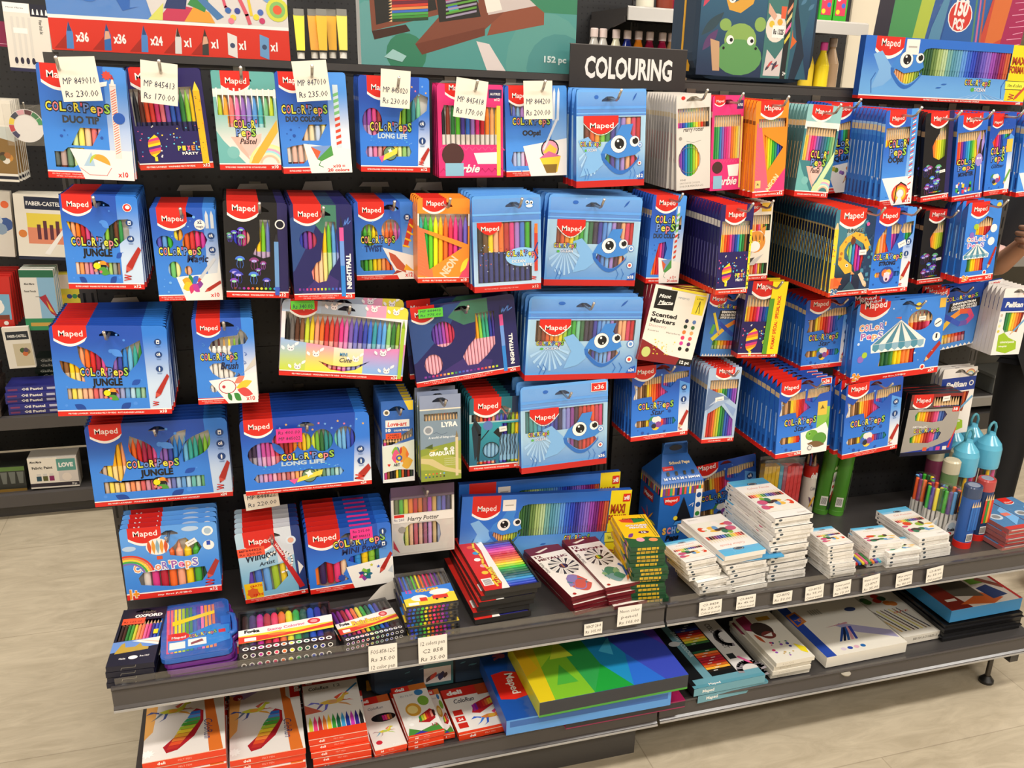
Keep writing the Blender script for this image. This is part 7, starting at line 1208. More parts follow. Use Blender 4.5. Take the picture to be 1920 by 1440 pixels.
for px, y, lab in (((1755, 850), -.1, 'pencil tube with pale lid, rearmost'), ((1795, 860), -.14, 'pencil tube with pale yellow lid behind the blue one'), ((1785, 870), -.2, 'pencil tube with pale green lid between the tubs')):
    p = at('y', y, *px); p.z = ZS; root = tag(empty('pencil_tube', TR(p.x, y, ZS)), lab, 'pencil tube', 'pale lidded pencil tubes')
    b = MB(); b.lathe([(.024, 0), (.024, .16)], '#8a3a5a' if 'rear' in lab else '#6a8a5a', None, 18); b.build('body', root)
    b = MB(); b.lathe([(.025, .15), (.025, .185), (.02, .19)], 'p#c8c0a4', None, 18); b.build('lid', root)
# light blue capsule cups
for i, (px, py, y, lab) in enumerate(((1785, 830, -.06, 'light blue capsule cup of pencils, leftmost'), (1822, 815, -.045, 'light blue capsule cup of pencils, rear middle'), (1811, 850, -.155, 'light blue capsule cup of pencils, front'), (1851, 850, -.12, 'light blue capsule cup of pencils, right'))):
    p = at('y', y, px, py); root = tag(empty('capsule_cup', TR(p.x, y, ZS)), lab, 'pencil cup', 'light blue capsule cups')
    r = .039; z0 = .13
    b = MB(); b.lathe([(r*.9, 0), (r*.95, z0)], 'clear', None, 20); b.build('clear_cup', root)
    b = MB(); b.lathe([(r, z0-.01), (r*1.02, z0), (r*1.02, z0+.05), (r*.9, z0+.065), (r*.35, z0+.09), (r*.3, z0+.098)], 'p#5fb4d2', None, 24); b.build('lid', root)
    b = MB(); zz = z0+.096; b.tube([(-.012, 0, zz), (-.013, 0, zz+.018), (-.007, 0, zz+.03), (0, 0, zz+.034), (.007, 0, zz+.03), (.013, 0, zz+.018), (.012, 0, zz)], .0042, 'p#4f98a8', 8); b.build('loop', root)
    for j in range(9):
        m = pen_mb(.125, .005, 'solid', ['#5a3a2a', '#f2c81c', '#c83a8a', '#d84a9a', '#6fb0e8', '#4a8a2a', '#3a6ac0', '#1c1c1e', '#d8402a'][j], ['#5a3a2a', '#f2c81c', '#c83a8a', '#d84a9a', '#6fb0e8', '#4a8a2a', '#3a6ac0', '#1c1c1e', '#d8402a'][j]); o = m.build('colouring_pencil', root); o.location = (.028*math.cos(-2.6+j*.7), .028*math.sin(-2.6+j*.7), .003)
# stick packs at the back
root = tag(empty('clay_pack', TR(at('y', -.1, 1458, 950).x, -.1, ZS)), 'clear pack of yellow, blue and red modelling sticks behind the white boxes', 'clay pack')
for j, k in enumerate(['#e0b81c'] * 4 + ['#5aa0b8', '#a85a6a'] + ['#e04a4a'] * 4):
    b = MB(); b.box((-.0055, -.012, 0), (.0055, .012, .185 - .001*j), 'p'+k); o = b.build('clay_stick', root); o.location = (-.06+.0125*j, 0, .0)
b = MB(); b.box((-.068, -.014, 0), (.06, .014, .205), 'clear'); b.build('clear_wrap', root)
# the house-shaped box of pencils
def house():
    root = tag(empty('pencil_house_box', Matrix.Translation((1.375, -.145, ZS+.0005)) @ Matrix.Rotation(.04, 4, 'Z')), 'blue house-shaped box of pencils with a carrying handle', 'pencil box')
    w, d, h = .128, .12, .18
    b = MB(); b.box((-w/2, 0, 0), (w/2, d, h), '#2464b4'); b.build('box_body', root)
    b = MB(); b.ext([(-w/2, h), (w/2, h), (w*.28, h+.055), (w*.28, h+.09), (-w*.28, h+.09), (-w*.28, h+.055)], '#2a6cc0', 'y', d*.46, d*.54); 
    b.add([(-w/2, 0, h), (w/2, 0, h), (w*.3, d*.46, h+.06), (-w*.3, d*.46, h+.06)], [(0, 1, 2, 3)], '#2464b4'); b.add([(-w*.3, d*.46, h+.06), (w*.3, d*.46, h+.06), (w*.26, d*.46, h+.095), (-w*.26, d*.46, h+.095)], [(0, 1, 2, 3)], '#2a70c8')
    b.add([(-w/2, d, h), (w/2, d, h), (w*.3, d*.54, h+.06), (-w*.3, d*.54, h+.06)], [(3, 2, 1, 0)], '#2464b4'); b.add([(-w/2, 0, h), (-w/2, d, h), (-w*.3, d*.54, h+.06), (-w*.3, d*.46, h+.06)], [(3, 2, 1, 0)], '#225ca6'); b.add([(w/2, 0, h), (w/2, d, h), (w*.3, d*.54, h+.06), (w*.3, d*.46, h+.06)], [(0, 1, 2, 3)], '#225ca6')
    a = Art(w*.5, .03, d*.46-.001, b, Matrix.Translation((0, 0, h+.062))); a.P(ell(.5, .55, .3, .28), '#0c1420')
    b.build('roof_handle', root)
    b = MB(); a = Art(w, h, -.0004, b); n = 18
    for i in range(n): k = PENC[(i*5) % 12]; a.R(i/n+.004, .8, (i+1)/n-.004, .92, k); a.P([(i/n+.004, .92), ((i+1)/n-.004, .92), ((i+.5)/n, 1.0)], '#e8d0a8')
    a.P([(.08, .78), (.46, .78), (.46, .7), (.3, .63), (.12, .67)], RED); a.T('Maped', .27, .7, .28, .045, WH, .02); a.P([(.56, .76), (.82, .3), (.36, .3)], '#16181e'); a.P([(.4, .36), (.78, .38), (.82, .3), (.36, .3)], '#3f86d0'); a.C(.4, .42, .05, '#f2d83a'); a.R(.84, .36, .99, .86, WH); a.C(.915, .76, .06, '#1f4f98'); a.C(.915, .6, .06, '#1f4f98'); a.C(.915, .45, .055, '#3a8a3a')
    for i, (c, k) in enumerate(zip('SCHOOL', ['#f0b84a', '#e88a9a', '#8ab0e8', '#b8d04a', '#f0a03a', '#e85a7a'])): a.T(c, .16+.11*i, .17, .09, .1, k, .06)
    a.T('Peps', .36, .06, .32, .08, BLK, .05, shear=.2); a.line([(.7, .6), (.8, .64), (.78, .58)], .012, WH); b.build('front_print', root)
    b = MB(); a = Art(d, h, -.0004, b, Matrix.Translation((-w/2, d/2, 0)) @ Matrix.Rotation(-math.pi/2, 4, 'Z'))
    for i in range(n): k = PENC[(i*7) % 12]; a.R(i/n+.004, .82, (i+1)/n-.004, .92, k); a.P([(i/n+.004, .92), ((i+1)/n-.004, .92), ((i+.5)/n, 1.0)], '#c8b088')
    a.R(.2, .62, .7, .76, '#b82a26'); a.T('Maped', .45, .66, .4, .06, WH, .03)
    for i in range(7): a.P(leaf(.5, .3, .5+.4*math.cos(i*.9), .3+.22*math.sin(i*.9), .06), PENC[i])
    b.build('side_print', root)
    b = MB(); a = Art(w*.8, .05, 0, b, Matrix.Translation((0, -.001, h+.004)) @ Matrix.Rotation(-.79, 4, 'X')); a.T('36 + 36 + 36 + 36=144', .5, .12, 1.05, .13, WH, .05, res=1); a.R(.02, .66, .34, .9, RED); a.T('maped', .18, .72, .2, .1, '#f0c0b8', .02); [a.R(.1+.24*i, .36, .18+.24*i, .58, '#3a3a30') for i in range(4)]; a.T('School Peps', .55, 1.0, .6, .16, '#e8d8b0', .05); b.build('roof_print', root)
house()
# wide cartons standing at the back of the shelf
hang(sp_maxi(), [(862,938),(1190,913),(862,1075),(1165,1040)], -.17, 1, .03, 'wide blue carton of forty-eight felt pens leaning behind the pencils, front one', '', 'wide forty-eight pen cartons', hk=0, name='marker_pack', D=.016)
hang(sp_maxi(), [(858,905),(1166,888),(862,1050),(1150,1020)], -.13, 1, .03, 'wide blue carton of forty-eight felt pens, rear one behind its twin', '', 'wide forty-eight pen cartons', hk=0, name='marker_pack', D=.016)
hang(sp_star(24), [(1302,868),(1414,858),(1300,985),(1420,972)], -.06, 1, .02, 'blue star-window pencil tray standing behind the white boxes', '', None, hk=0, name='pencil_tray', D=.016, cat='pencil pack')
# torn paper standing behind the felt pens
b = MB(); b.add([(-.04, 0, 0), (.05, .01, 0), (.045, .02, .05), (.0, .012, .035)], [(0, 1, 2, 3)], '#cfc8be'); o = b.build('paper_scrap'); p = at('y', -.27, 716, 1122); o.location = (p.x, -.27, ZS+.012); tag(o, 'torn grey-white paper scrap behind the small pen blisters', 'paper')

# ---------------------------------------------------------------- the lowest shelves
def horse(a, u, v, s, ks=('#c8c83a', '#6a7a8a', '#c8604a', '#4a5a9a', '#e0a03a')):
    K = a.asp
    def p(*q): return [(u+x*s, v+y*s*K) for x, y in q]
    a.P(p((-.9, .1), (-.3, .3), (.3, .25), (.6, .5), (.8, .9), (1.15, .75), (1.1, .6), (.85, .55), (.7, 0), (.2, -.2), (-.5, -.2)), ks[0]); a.P(p((.3, .25), (.55, .6), (.8, .95), (.5, .8), (.1, .5)), ks[2])
    for q, k in ((((-.8, 0), (-1.1, -.5), (-1.4, -.8), (-1.0, -.55), (-.6, -.1)), ks[1]), (((-.5, -.15), (-.6, -.7), (-.9, -1), (-.45, -.7), (-.3, -.15)), ks[3]), (((.5, -.1), (.9, -.3), (1.2, -.7), (.8, -.45), (.3, -.2)), ks[4]), (((.6, 0), (1.1, .1), (1.4, -.1), (1.1, 0), (.7, .15)), ks[2]), (((-.9, .1), (-1.4, .3), (-1.7, 0), (-1.2, .1), (-.85, -.1)), ks[3])): a.P(p(*q), k)
    a.P(ell(u, v+.05*s*K, s*.3, s*.2*K), ks[4])
def sp_deli(kind):
    def art(a):
        if kind == 'side':
            a.R(.0, .0, .8, 1, '#e4dcd6'); a.P([(0, .3), (.0, .95), (.16, .9), (.1, .4)], '#f0b060'); a.P([(0, .96), (.1, 1), (.5, 1), (.2, .86)], '#a890c0'); a.P([(.72, 1), (.8, 1), (.8, .82), (.86, .76), (.97, 0), (.8, 0)], '#d8702a'); a.R(.86, .78, 1, 1, RED); horse(a, .34, .66, .2)
            k = ['#2f6ac0', '#4a90d8', '#3aa06a', '#4a9a3a', '#a8c83a', '#f2d83a', '#f0b03a', '#e8803a', '#d8502a', '#b8302a']
            P = [(.62, .62), (.7, .58), (.7, .44), (.6, .26), (.42, .12), (.3, .1), (.26, .18), (.4, .3), (.52, .46), (.56, .58)]; a.P([(.46 + (x-.46)*1.12, .36 + (y-.36)*1.1) for x, y in P], '#a8202a')
            for i in range(10):
                v1, v0 = .61-.05*i, .565-.05*i
                def xs(v): return (.27+(v-.1)*.56 + (.02 if v > .5 else 0), min(.69, .38 + (v-.08)*.8))
                q0, q1 = xs(v0), xs(v1); a.P([(q0[0], v0), (q0[1], v0), (q1[1], v1), (q1[0], v1)], k[i])
            a.T('ColoRun', .74, .46, .42, .07, '#3a3a6a', .0, rot=-math.pi/2, al='l', shear=.3); a.T('deli', .93, .99, .2, .06, WH, .03, rot=-math.pi/2, al='l'); a.C(.12, .9, .07, '#a8202a'); a.T('24', .12, .88, .06, .03, WH, .03, rot=-1.57)
            a.P(star(.06, .1, .09, 9, .6, asp=a.asp), WH)
        elif kind == 'twelve':
            a.R(0, .9, 1, 1, '#b02a20'); a.T('deli', .12, .92, .12, .04, WH, .02); a.T('ColoRun', .28, .8, .36, .055, '#2a2a2a', .02, shear=.2); a.T('12', .62, .81, .12, .05, '#3a3a3a'); horse(a, .5, .55, .27, ('#e0b84a', '#6a5a9a', '#e0563a', '#6a6ac8', '#d8a06a')); a.P([(.0, .56), (.3, .42), (.0, .4)], '#c8604a'); redpen(a, .72, .66, .98, .82, .04, k='#2a7ab0')
            for i in range(12): k = ['#c8c83a', '#e8407a', '#b8303a', '#e8803a', '#f2c83a', '#3a9a3a', '#1f6a4a', '#3a9ad0', '#2a3a9a', '#c83ab0', '#3a2a8a', '#26262a'][i]; a.P([(.03+.08*i, .1), (.1+.08*i, .1), (.095+.08*i, .26), (.065+.08*i, .36), (.035+.08*i, .26)], k)
            a.R(0, 0, 1, .12, '#e2401e')
        elif kind == 'run':
            a.R(0, .86, 1, 1, '#c8281e'); a.R(.62, .86, 1, 1, '#c8602a'); a.T('deli', .2, .9, .24, .06, WH, .04); a.T('ColoRun', .45, .74, .5, .05, '#3a3a5a', .0, shear=.3); a.P(ell(.6, .56, .4, .08), '#1c1c20'); [a.R(.4+.08*i, .5, .47+.08*i, .6, k) for i, k in enumerate(['#2a2a2a', '#3a2a2a', '#c82a8a', '#e8407a', '#e8803a', '#8a5a3a'])]; horse(a, .5, .3, .24, ('#d8c83a', '#6aa8c8', '#e08a5a', '#c0a8a8', '#b0c86a')); a.C(.2, .12, .1, '#c8283a'); a.T('PUSH', .7, .02, .24, .03, WH, .03)
        elif kind == 'mask':
            a.R(0, .88, 1, 1, '#d02a1e'); a.R(.5, .88, 1, 1, '#c8702a'); a.T('deli', .22, .91, .28, .06, WH, .04); a.P(ell(.4, .5, .22, .13), '#d8a03a'); a.P(ell(.38, .5, .15, .08), '#f0d88a'); a.P(ell(.76, .64, .16, .1), '#7aa83a'); a.P(ell(.72, .82, .13, .06), '#3a7ab0'); a.R(.1, .76, .6, .84, '#e4e0da'); a.T('Rs 92.00', .36, .78, .36, .03, '#6a6a7a', res=1)
            a.P([(.42, .24), (.5, .36), (.84, .46), (.96, .4), (.9, .26), (.7, .2)], '#a81c22'); [a.P([(.46+.07*i, .24+.01*i), (.52+.07*i, .25+.01*i), (.52+.07*i, .36+.012*i), (.46+.07*i, .34+.012*i)], k) for i, k in enumerate(['#2f8a3a', '#a8c83a', '#f2c83a', '#d8402a', '#c02a2a', '#f09a8a', '#3a1c1c'])]
            a.P([(0, .0), (.1, .16), (.4, .08), (.9, .16), (1, .0)], '#4a8a3a'); a.P([(.1, .02), (.4, .08), (.6, .02)], '#3a3a9a'); a.C(.2, .34, .07, WH); a.C(.2, .22, .07, WH); a.T('12', .82, .12, .16, .05, '#a83a4a', .02); a.R(0, 0, 1, .03, '#e2401e')
        else:
            a.R(0, .8, 1, 1, '#cc281e'); a.R(.56, .76, 1, 1, '#b8481e'); a.T('deli', .2, .86, .26, .09, WH, .05); a.T('ColoRun', .3, .66, .34, .09, '#2a2a3a', .02, shear=.2); a.P([(.34, .4), (.42, .58), (.7, .68), (.95, .72), (.9, .62), (.7, .48), (.46, .36)], '#c0222a')
            for i, k in enumerate(['#a82a9a', '#7a2a9a', '#a81c3a', '#c8222a', '#e0402a', '#e8703a', '#f2b03a', '#f2e03a', '#8abf3a', '#2f7a3a', '#1c3a2a']): a.P([(.38+.045*i, .42+.014*i), (.42+.045*i, .43+.014*i), (.42+.045*i, .57+.011*i), (.38+.045*i, .56+.011*i)], k)
            horse(a, .62, .26, .2, ('#d8803a', '#3a7ad8', '#c83a6a', '#2a5ac8', '#d8a83a')); [a.R(.05, .12+.14*i, .2, .23+.14*i, '#c8281e') for i in range(3)]; a.R(0, 0, 1, .05, '#e2401e'); a.T('24', .125, .28, .08, .05, WH, .03)
    return dict(base='#e9e3dc', side='#e2401e', art=art, hole=None, header=0, round_=0, endart=lambda a: (a.R(0, 0, 1, 1, '#e2401e'), a.T('deli', .22, .3, .1, .4, WH, .03, res=1), a.T('FELT PEN', .5, .35, .16, .26, '#f0b0a0', res=1), a.R(0, .9, 1, 1, '#f2c8b0')))
lay(sp_deli('side'), None, .297, 6, .0185, 'big white and red marker box with a rainbow window, leftmost on the lowest shelf', 'big white and red marker box', 'big white and red marker boxes', name='marker_box', cat='marker box', world=(.036, .196, -.475, -.235, .02), jit=.003)
lay(sp_deli('side'), None, .256, 4, .018, 'white and red marker box with a rainbow window, second on the lowest shelf', 'white and red marker box of the second stack', 'second stack of red marker boxes', name='marker_box', cat='marker box', world=(.203, .358, -.466, -.225, .0), jit=.004)
lay(sp_deli('twelve'), None, .262, 5, .0158, 'white and red box of twelve markers with a running horse, topmost of its stack', 'running-horse marker box of twelve', 'running-horse marker boxes', name='marker_box', cat='marker box', world=(.366, .492, -.452, -.23, .0), drift=(.01, -.012), jit=.004, ja=.03)
lay(sp_deli('run'), None, .214, 2, .014, 'narrow white and red pencil box with a dark oval window', 'narrow white and red pencil box', 'narrow white and red pencil boxes', world=(.498, .57, -.465, -.27, .08), jit=.003)
lay(sp_deli('mask'), None, .224, 3, .0125, 'narrow pencil box with yellow and green masks and a price note', 'narrow mask pencil box', 'narrow mask pencil boxes', world=(.577, .66, -.455, -.262, .06), jit=.003)
lay(sp_deli('mask'), None, .2, 1, .014, 'narrow pencil box with masks, mostly hidden beside the wide running-horse box', '', None, world=(.664, .69, -.44, -.262, .03))
lay(sp_deli('wide'), None, .204, 1, .018, 'wide white and red pencil box with a red leaf-shaped window', '', None, world=(.695, .845, -.452, -.275, .05), cat='pencil pack')
# dark soft bag lying at the back
def softbag(name, label, M, w, d, h, front_art, cat='bag', zipc='#d8a02a'):
    root = tag(empty(name, M), label, cat)
    def rr(w, h, r, n=5): return [(sx*(w/2-r) + r*math.cos(a0+1.571*i/n), sy*(h/2-r) + r*math.sin(a0+1.571*i/n)) for sx, sy, a0 in ((1, 1, 0), (-1, 1, 1.571), (-1, -1, 3.142), (1, -1, 4.712)) for i in range(n+1)]
    b = MB(); N = 24; rings = [(0, .93), (.04, .98), (.3, 1.0), (.7, 1.0), (.96, .98), (1, .93)]
    vs = []
    for t, s_ in rings: vs += [(x*s_, -d/2 + d*t, h/2 + z*s_) for x, z in rr(w, h, min(w, h)*.2)]
    fs = [(j*N+i, j*N+(i+1) % N, (j+1)*N+(i+1) % N, (j+1)*N+i) for j in range(len(rings)-1) for i in range(N)] + [tuple(reversed(range(N))), tuple(range((len(rings)-1)*N, len(rings)*N))]
    b.add(vs, [f[::-1] for f in fs], 'f#1f3246', None, False); a = Art(w*.92, h*.92, -d/2-.0006, b, Matrix.Translation((0, 0, h*.04))); front_art(a); b.build('bag_body', root)
    b = MB(); b.tube([(x*1.0, -d*.1, h/2+z*1.0) for x, z in rr(w, h, min(w, h)*.2)][6:14], .004, zipc, 6); b.build('zip', root)
    b = MB(); x, z = rr(w, h, min(w, h)*.2)[13]; b.box((x-.006, -d*.3, h/2+z-.022), (x+.006, -d*.26, h/2+z+.004), zipc); b.build('zip_pull', root)
    return root
def bagcard(a):
    a.R(.42, 0, .68, 1, '#3f6f72'); a.R(.42, .1, .66, .6, '#d8d0cc'); [a.P(leaf(.44+.04*i, .15+.06*(i % 3), .5+.03*i, .4+.05*(i % 2), .1), ['#4a3a3a', '#c84a3a', '#5a6a8a', '#3a3a5a'][i % 4]) for i in range(5)]; a.R(.68, 0, .7, 1, '#16181c')
    q = random.Random(3)
    for i in range(16): u, v = q.uniform(.03, .97), q.uniform(.05, .95); a.P(leaf(u, v, u+.05, v+.06, .2), '#3a6a78') if not .4 < u < .7 else None
softbag('soft_bag', 'dark blue and teal soft bag lying behind the small pencil boxes', Matrix.Translation((.68, -.14, .19)), .31, .2, .1, bagcard)
def sp_big(kind):
    def art(a):
        if kind == 'blue': a.P([(.02, .2), (.02, .45), (.1, .47), (.18, .44), (.2, .32), (.18, .2), (.1, .18)], RED); a.T('Maped', .1, .44, .2, .05, WH, .02, rot=-1.57, al='l'); a.T('COLOR', .08, .9, .3, .07, '#c0607a', .06, rot=-1.57, al='l'); a.C(.42, .93, .08, WH); a.C(.42, .93, .074, '#b8302a'); a.T('150', .42, .92, .08, .05, WH, .05); a.R(.86, .8, 1, 1, '#a8202a'); [a.P([(.6+.04*i, .8), (.63+.04*i, .8), (.7+.04*i, .98), (.67+.04*i, .98)], k) for i, k in enumerate(['#b8a05a', '#4a8a8a', '#b86a4a'])]
        elif kind == 'poly':
            for q, k in (([(0, 0), (0, 1), (.14, 1), (.12, .5), (.1, 0)], '#d8c01c'), ([(0, .4), (.1, .5), (.05, 1), (0, 1)], '#e8b81c'), ([(.1, 0), (.12, .5), (.3, .8), (.36, 0)], '#7ab82a'), ([(.12, .5), (.14, 1), (.34, 1), (.3, .8)], '#a8cc2a'), ([(.3, .8), (.36, 0), (.5, .4), (.46, 1), (.34, 1)], '#2f9a4a'), ([(.36, 0), (.62, 0), (.5, .4)], '#1f9a3a'), ([(.5, .4), (.62, 0), (.7, .5), (.6, 1), (.46, 1)], '#1f8ac0'), ([(.62, 0), (.84, 0), (.7, .5)], '#2a6ad0'), ([(.7, .5), (.84, 0), (1, 0), (1, .5), (.84, 1), (.6, 1)], '#3a4ab8'), ([(1, .5), (1, 1), (.84, 1)], '#5a3aa8'), ([(.16, .2), (.24, .5), (.3, .2)], '#4aa83a'), ([(.2, .6), (.3, .9), (.36, .6)], '#c8d83a'), ([(.54, .6), (.66, .8), (.62, .5)], '#4ab8e0')): a.P(q, k)
        elif kind == 'mag': a.R(0, 0, 1, .2, '#a8205a')
        elif kind == 'set':
            a.R(.0, .0, .06, 1, '#141416'); a.R(.06, 0, .7, 1, '#16181a'); a.R(.06, .0, 1, .12, '#6aa0b0'); a.P([(.2, 1), (.3, 1), (.34, .12), (.22, .12)], '#6a9aa8'); a.T('DRAW & COLOUR', .27, .85, .6, .04, '#c8d8dc', .02, rot=-1.57, al='l')
            for j in range(2):
                for i in range(9): k = (['#3a6a3a', '#c8c83a', '#f0b03a', '#e06a2a', '#c82a2a', '#a82a4a', '#2f4ab0', '#2a2a6a', '#141414'] if j else ['#2a2018', '#f2b03a', '#e8702a', '#d8302a', '#c0283a', '#b8283a', '#e8502a', '#f0803a', '#2a5a3a'])[i]; a.R(.34, .18+.42*j+.036*i, .68, .212+.42*j+.036*i, k); a.R(.42+.05*(i % 3), .19+.42*j+.036*i, .48+.05*(i % 3), .2+.42*j+.036*i, '#d8d4d0')
            a.R(.7, .12, 1, 1, '#dcd8d4'); a.T('COLORING SET', .8, .88, .6, .05, '#4a464a', .02, rot=-1.57, al='l'); a.line(ell(.95, .62, .14, .12, 14, 1.6, 4.7), .07, '#8a8288'); a.line(ell(.9, .1, .16, .12, 14, 0, 3.14), .08, '#9a9298'); a.R(.74, .3, .84, .38, '#2a2e30'); redpen(a, .98, .18, .86, .32, .04, k='#e0609a'); a.R(0, 0, 1, .04, '#5a98aa'); a.T('Maped', .3, .015, .16, .025, WH, .02); a.P(ell(.2, .66, .08, .04), '#c8c8c8')
        elif kind == 'dog':
            a.R(0, 0, 1, 1, '#e8e2d4'); a.P([(0, .95), (.3, 1), (.3, .6), (0, .7)], '#8a2a4a'); a.P(ell(.4, .66, .26, .16), '#3a2e28'); a.P(ell(.44, .54, .18, .08), '#7a3a32'); a.P([(.3, .54), (.56, .58), (.5, .5)], '#f0ece4'); a.P(leaf(.1, .6, .2, .4, .2), '#b8502a'); a.R(.5, .84, .84, .92, '#c8962a'); q = random.Random(5); [a.C(q.uniform(.2, .7), q.uniform(.1, .4), q.uniform(.02, .05), ['#8a4ab0', '#3a3a8a', '#c83a6a', '#3a8a5a', '#c8a86a'][i % 5], 6) for i in range(16)]; a.P([(.8, .3), (1, .2), (.94, .08), (.82, .14)], '#f0dc2a')
        elif kind == 'hand':
            a.R(0, 0, 1, 1, '#ebe5d8'); a.P([(0, 0), (.12, 0), (.12, 1), (0, 1)], '#2a4aa8'); a.P([(.02, .55), (.18, .62), (.16, .82), (.02, .78)], '#c8742a'); a.P([(.04, .58), (.16, .64), (.14, .79), (.04, .75)], '#2a4aa8'); a.T('JOVI', .1, .64, .1, .06, '#d88a3a', .05, rot=-1.2); a.P([(.98, .1), (.98, .24), (.66, .42), (.5, .5), (.44, .46), (.6, .3), (.8, .2)], '#aaa4c8')
            for i in range(5): a.P([(.3+.05*i, .2), (.33+.05*i, .2), (.52+.02*i, .42), (.48+.02*i, .42)], ['#2a4a9a', '#1f2a4a', '#2a5aa8', '#e0a0b0', '#3a4ab0'][i])
            a.P([(.3, .46), (.6, .5), (.6, .47)], '#c8909a'); a.P(ell(.8, .7, .07, .04), '#3a4a7a'); [a.P(ell(.26+.08*i, .08, .03, .025), ['#d8c8d8', '#2a4aa8', '#e0b0c0', '#2a6ab0'][i]) for i in range(4)]; [a.R(.3+.03*i, .7, .32+.03*i, .8, '#b8b4a8') for i in range(5)]
        elif kind == 'brush':
            a.R(0, 0, 1, 1, '#ded8cc'); q = random.Random(9)
            for i in range(8): u = .1+.1*i; a.P([(u, .1), (u+.04, .1), (u-.2, .55), (u-.22, .53)], ['#c8a04a', '#3a3a3a', '#c8c03a', '#5a3a2a', '#2a2a2a', '#d8c85a', '#8a6a3a', '#3a3a4a'][i])
            [a.P(ell(q.uniform(.1, .7), q.uniform(.6, .95), .1, .05), ['#c83a2a', '#4a7a3a', '#3a5a3a', '#d8803a'][i % 4]) for i in range(8)]; a.T('art', .6, .44, .4, .05, '#c8604a', shear=.3)
        elif kind == 'mixed':
            a.R(0, 0, 1, 1, '#d8ccc0'); a.P([(0, 0), (0, 1), (.2, 1), (.25, .3), (.3, .0)], '#7a2418'); a.P([(.2, .1), (.6, .0), (.8, .1), (.6, .3)], '#c8602a'); a.P([(.2, 1), (.56, 1), (.6, .2), (.25, .3)], '#5a5448'); a.P([(.6, 1), (.85, 1), (.8, .5), (.62, .5)], '#6a9a2a'); a.P([(.62, .4), (.8, .45), (.9, .15), (.66, .1)], '#2a3a6a'); a.P([(.74, .6), (.95, .3), (.98, .4), (.8, .66)], '#8a4a3a'); a.R(.96, 0, 1, 1, '#b82a2a'); a.R(.08, .2, .22, .26, '#e0d8cc')
    base = dict(blue='#1d55b0', poly='#2f8ad0', mag='#9a1a58', set='#dcd8d4', dog='#e8e2d4', hand='#ebe5d8', brush='#ded8cc', mixed='#d8ccc0')[kind]
    side = dict(blue='#2456a8', poly='#c8c81c', mag='#9a2a5a', set='#16181a', dog='#e0dacc', hand='#ebe5d8', brush='#ded8cc', mixed='#2a7ab0')[kind]
    def end(a):
        if kind == 'poly': a.R(0, .12, 1, 1, '#34363c'); a.R(0, 0, 1, .14, '#4a9a3a')
        if kind == 'blue': a.R(0, 0, 1, 1, '#5a98dc'); a.R(.02, .5, .98, .9, '#3a68b0')
        if kind == 'mag': a.R(0, .14, 1, .86, '#2e2c30')
        if kind == 'set': a.R(0, 0, 1, 1, '#6a9eae'); a.T('Maped', .2, .3, .16, .4, WH, .02)
        if kind == 'dog': a.T('JOVI', .3, .3, .3, .3, '#c8c0b0', .04, res=1)
        if kind == 'brush': a.T('BRUSH ACUARELLE', .55, .4, .6, .3, '#8a8478', .03, res=1)
    return dict(base=base, side=side, art=art, hole=None, header=0, round_=0, endart=end, film=[rect(0, 0, 1, 1)] if kind in ('blue', 'poly') else None)
def one(kind, zt, D, world, label, n=1, what='', group=None, cat='art set box', name='art_set_box', **k): lay(sp_big(kind), None, zt, n, D/.93 if n == 1 else D, label, what, group, name=name, cat=cat, world=world, **k)
one('mag', .212, .022, (.95, 1.262, -.488, -.2, .0), 'magenta art set box with dark front edge, lowest under the big blue box')
one('blue', .256, .042, (.80, 1.215, -.50, -.1, .0), 'big blue shrink-wrapped art set box under the green and blue patterned one')
one('poly', .299, .042, (.872, 1.252, -.508, -.25, .02), 'box with yellow, green and blue facets lying on the big blue box')
one('set', .23, .024, (1.285, 1.49, -.475, -.18, .03), 'black and grey colouring set box, upper one of two', 2, 'black and grey colouring set box', 'black and grey colouring set boxes', drift=(.014, .0))
one('dog', .243, .0135, (1.535, 1.652, -.45, -.22, .02), 'white box with a dark dog’s head, topmost of its stack', 4, 'white dog-print box', 'white dog-print boxes', drift=(-.004, .004), jit=.006, ja=.04)
one('hand', .222, .034, (1.70, 1.962, -.435, -.16, .02), 'large white box with a blue stripe and a lilac hand')
one('brush', .214, .026, (1.975, 2.115, -.40, -.14, .02), 'white box printed with brushes, right of the large white box')
one('mixed', .285, .04, (2.115, 2.372, -.41, -.2, .02), 'blue sided art set box lying on the black cases')
for i in range(2):
    b = MB(); b.box((-.138, -.13, 0), (.138, .13, .026), 'p#121214'); b.box((-.142, -.134, .011), (.142, .134, .015), 'p#1c1c1f'); o = b.build('black_case'); o.location = (2.242, -.285, .1865+.0278*i); tag(o, ('black plastic case, lower of the two, at the right end of the lowest shelf', 'black plastic case, upper of the two, under the blue sided box')[i], 'case', 'black plastic cases')
b = MB(); b.lathe([(.0, 0), (.013, .002), (.014, .005), (.0, .006)], '#b8b0a0', None, 14); o = b.build('round_disc'); p = at('z', .187, 1585, 1264); o.location = p; tag(o, 'small pale round disc lying in front of the large white box', 'disc')

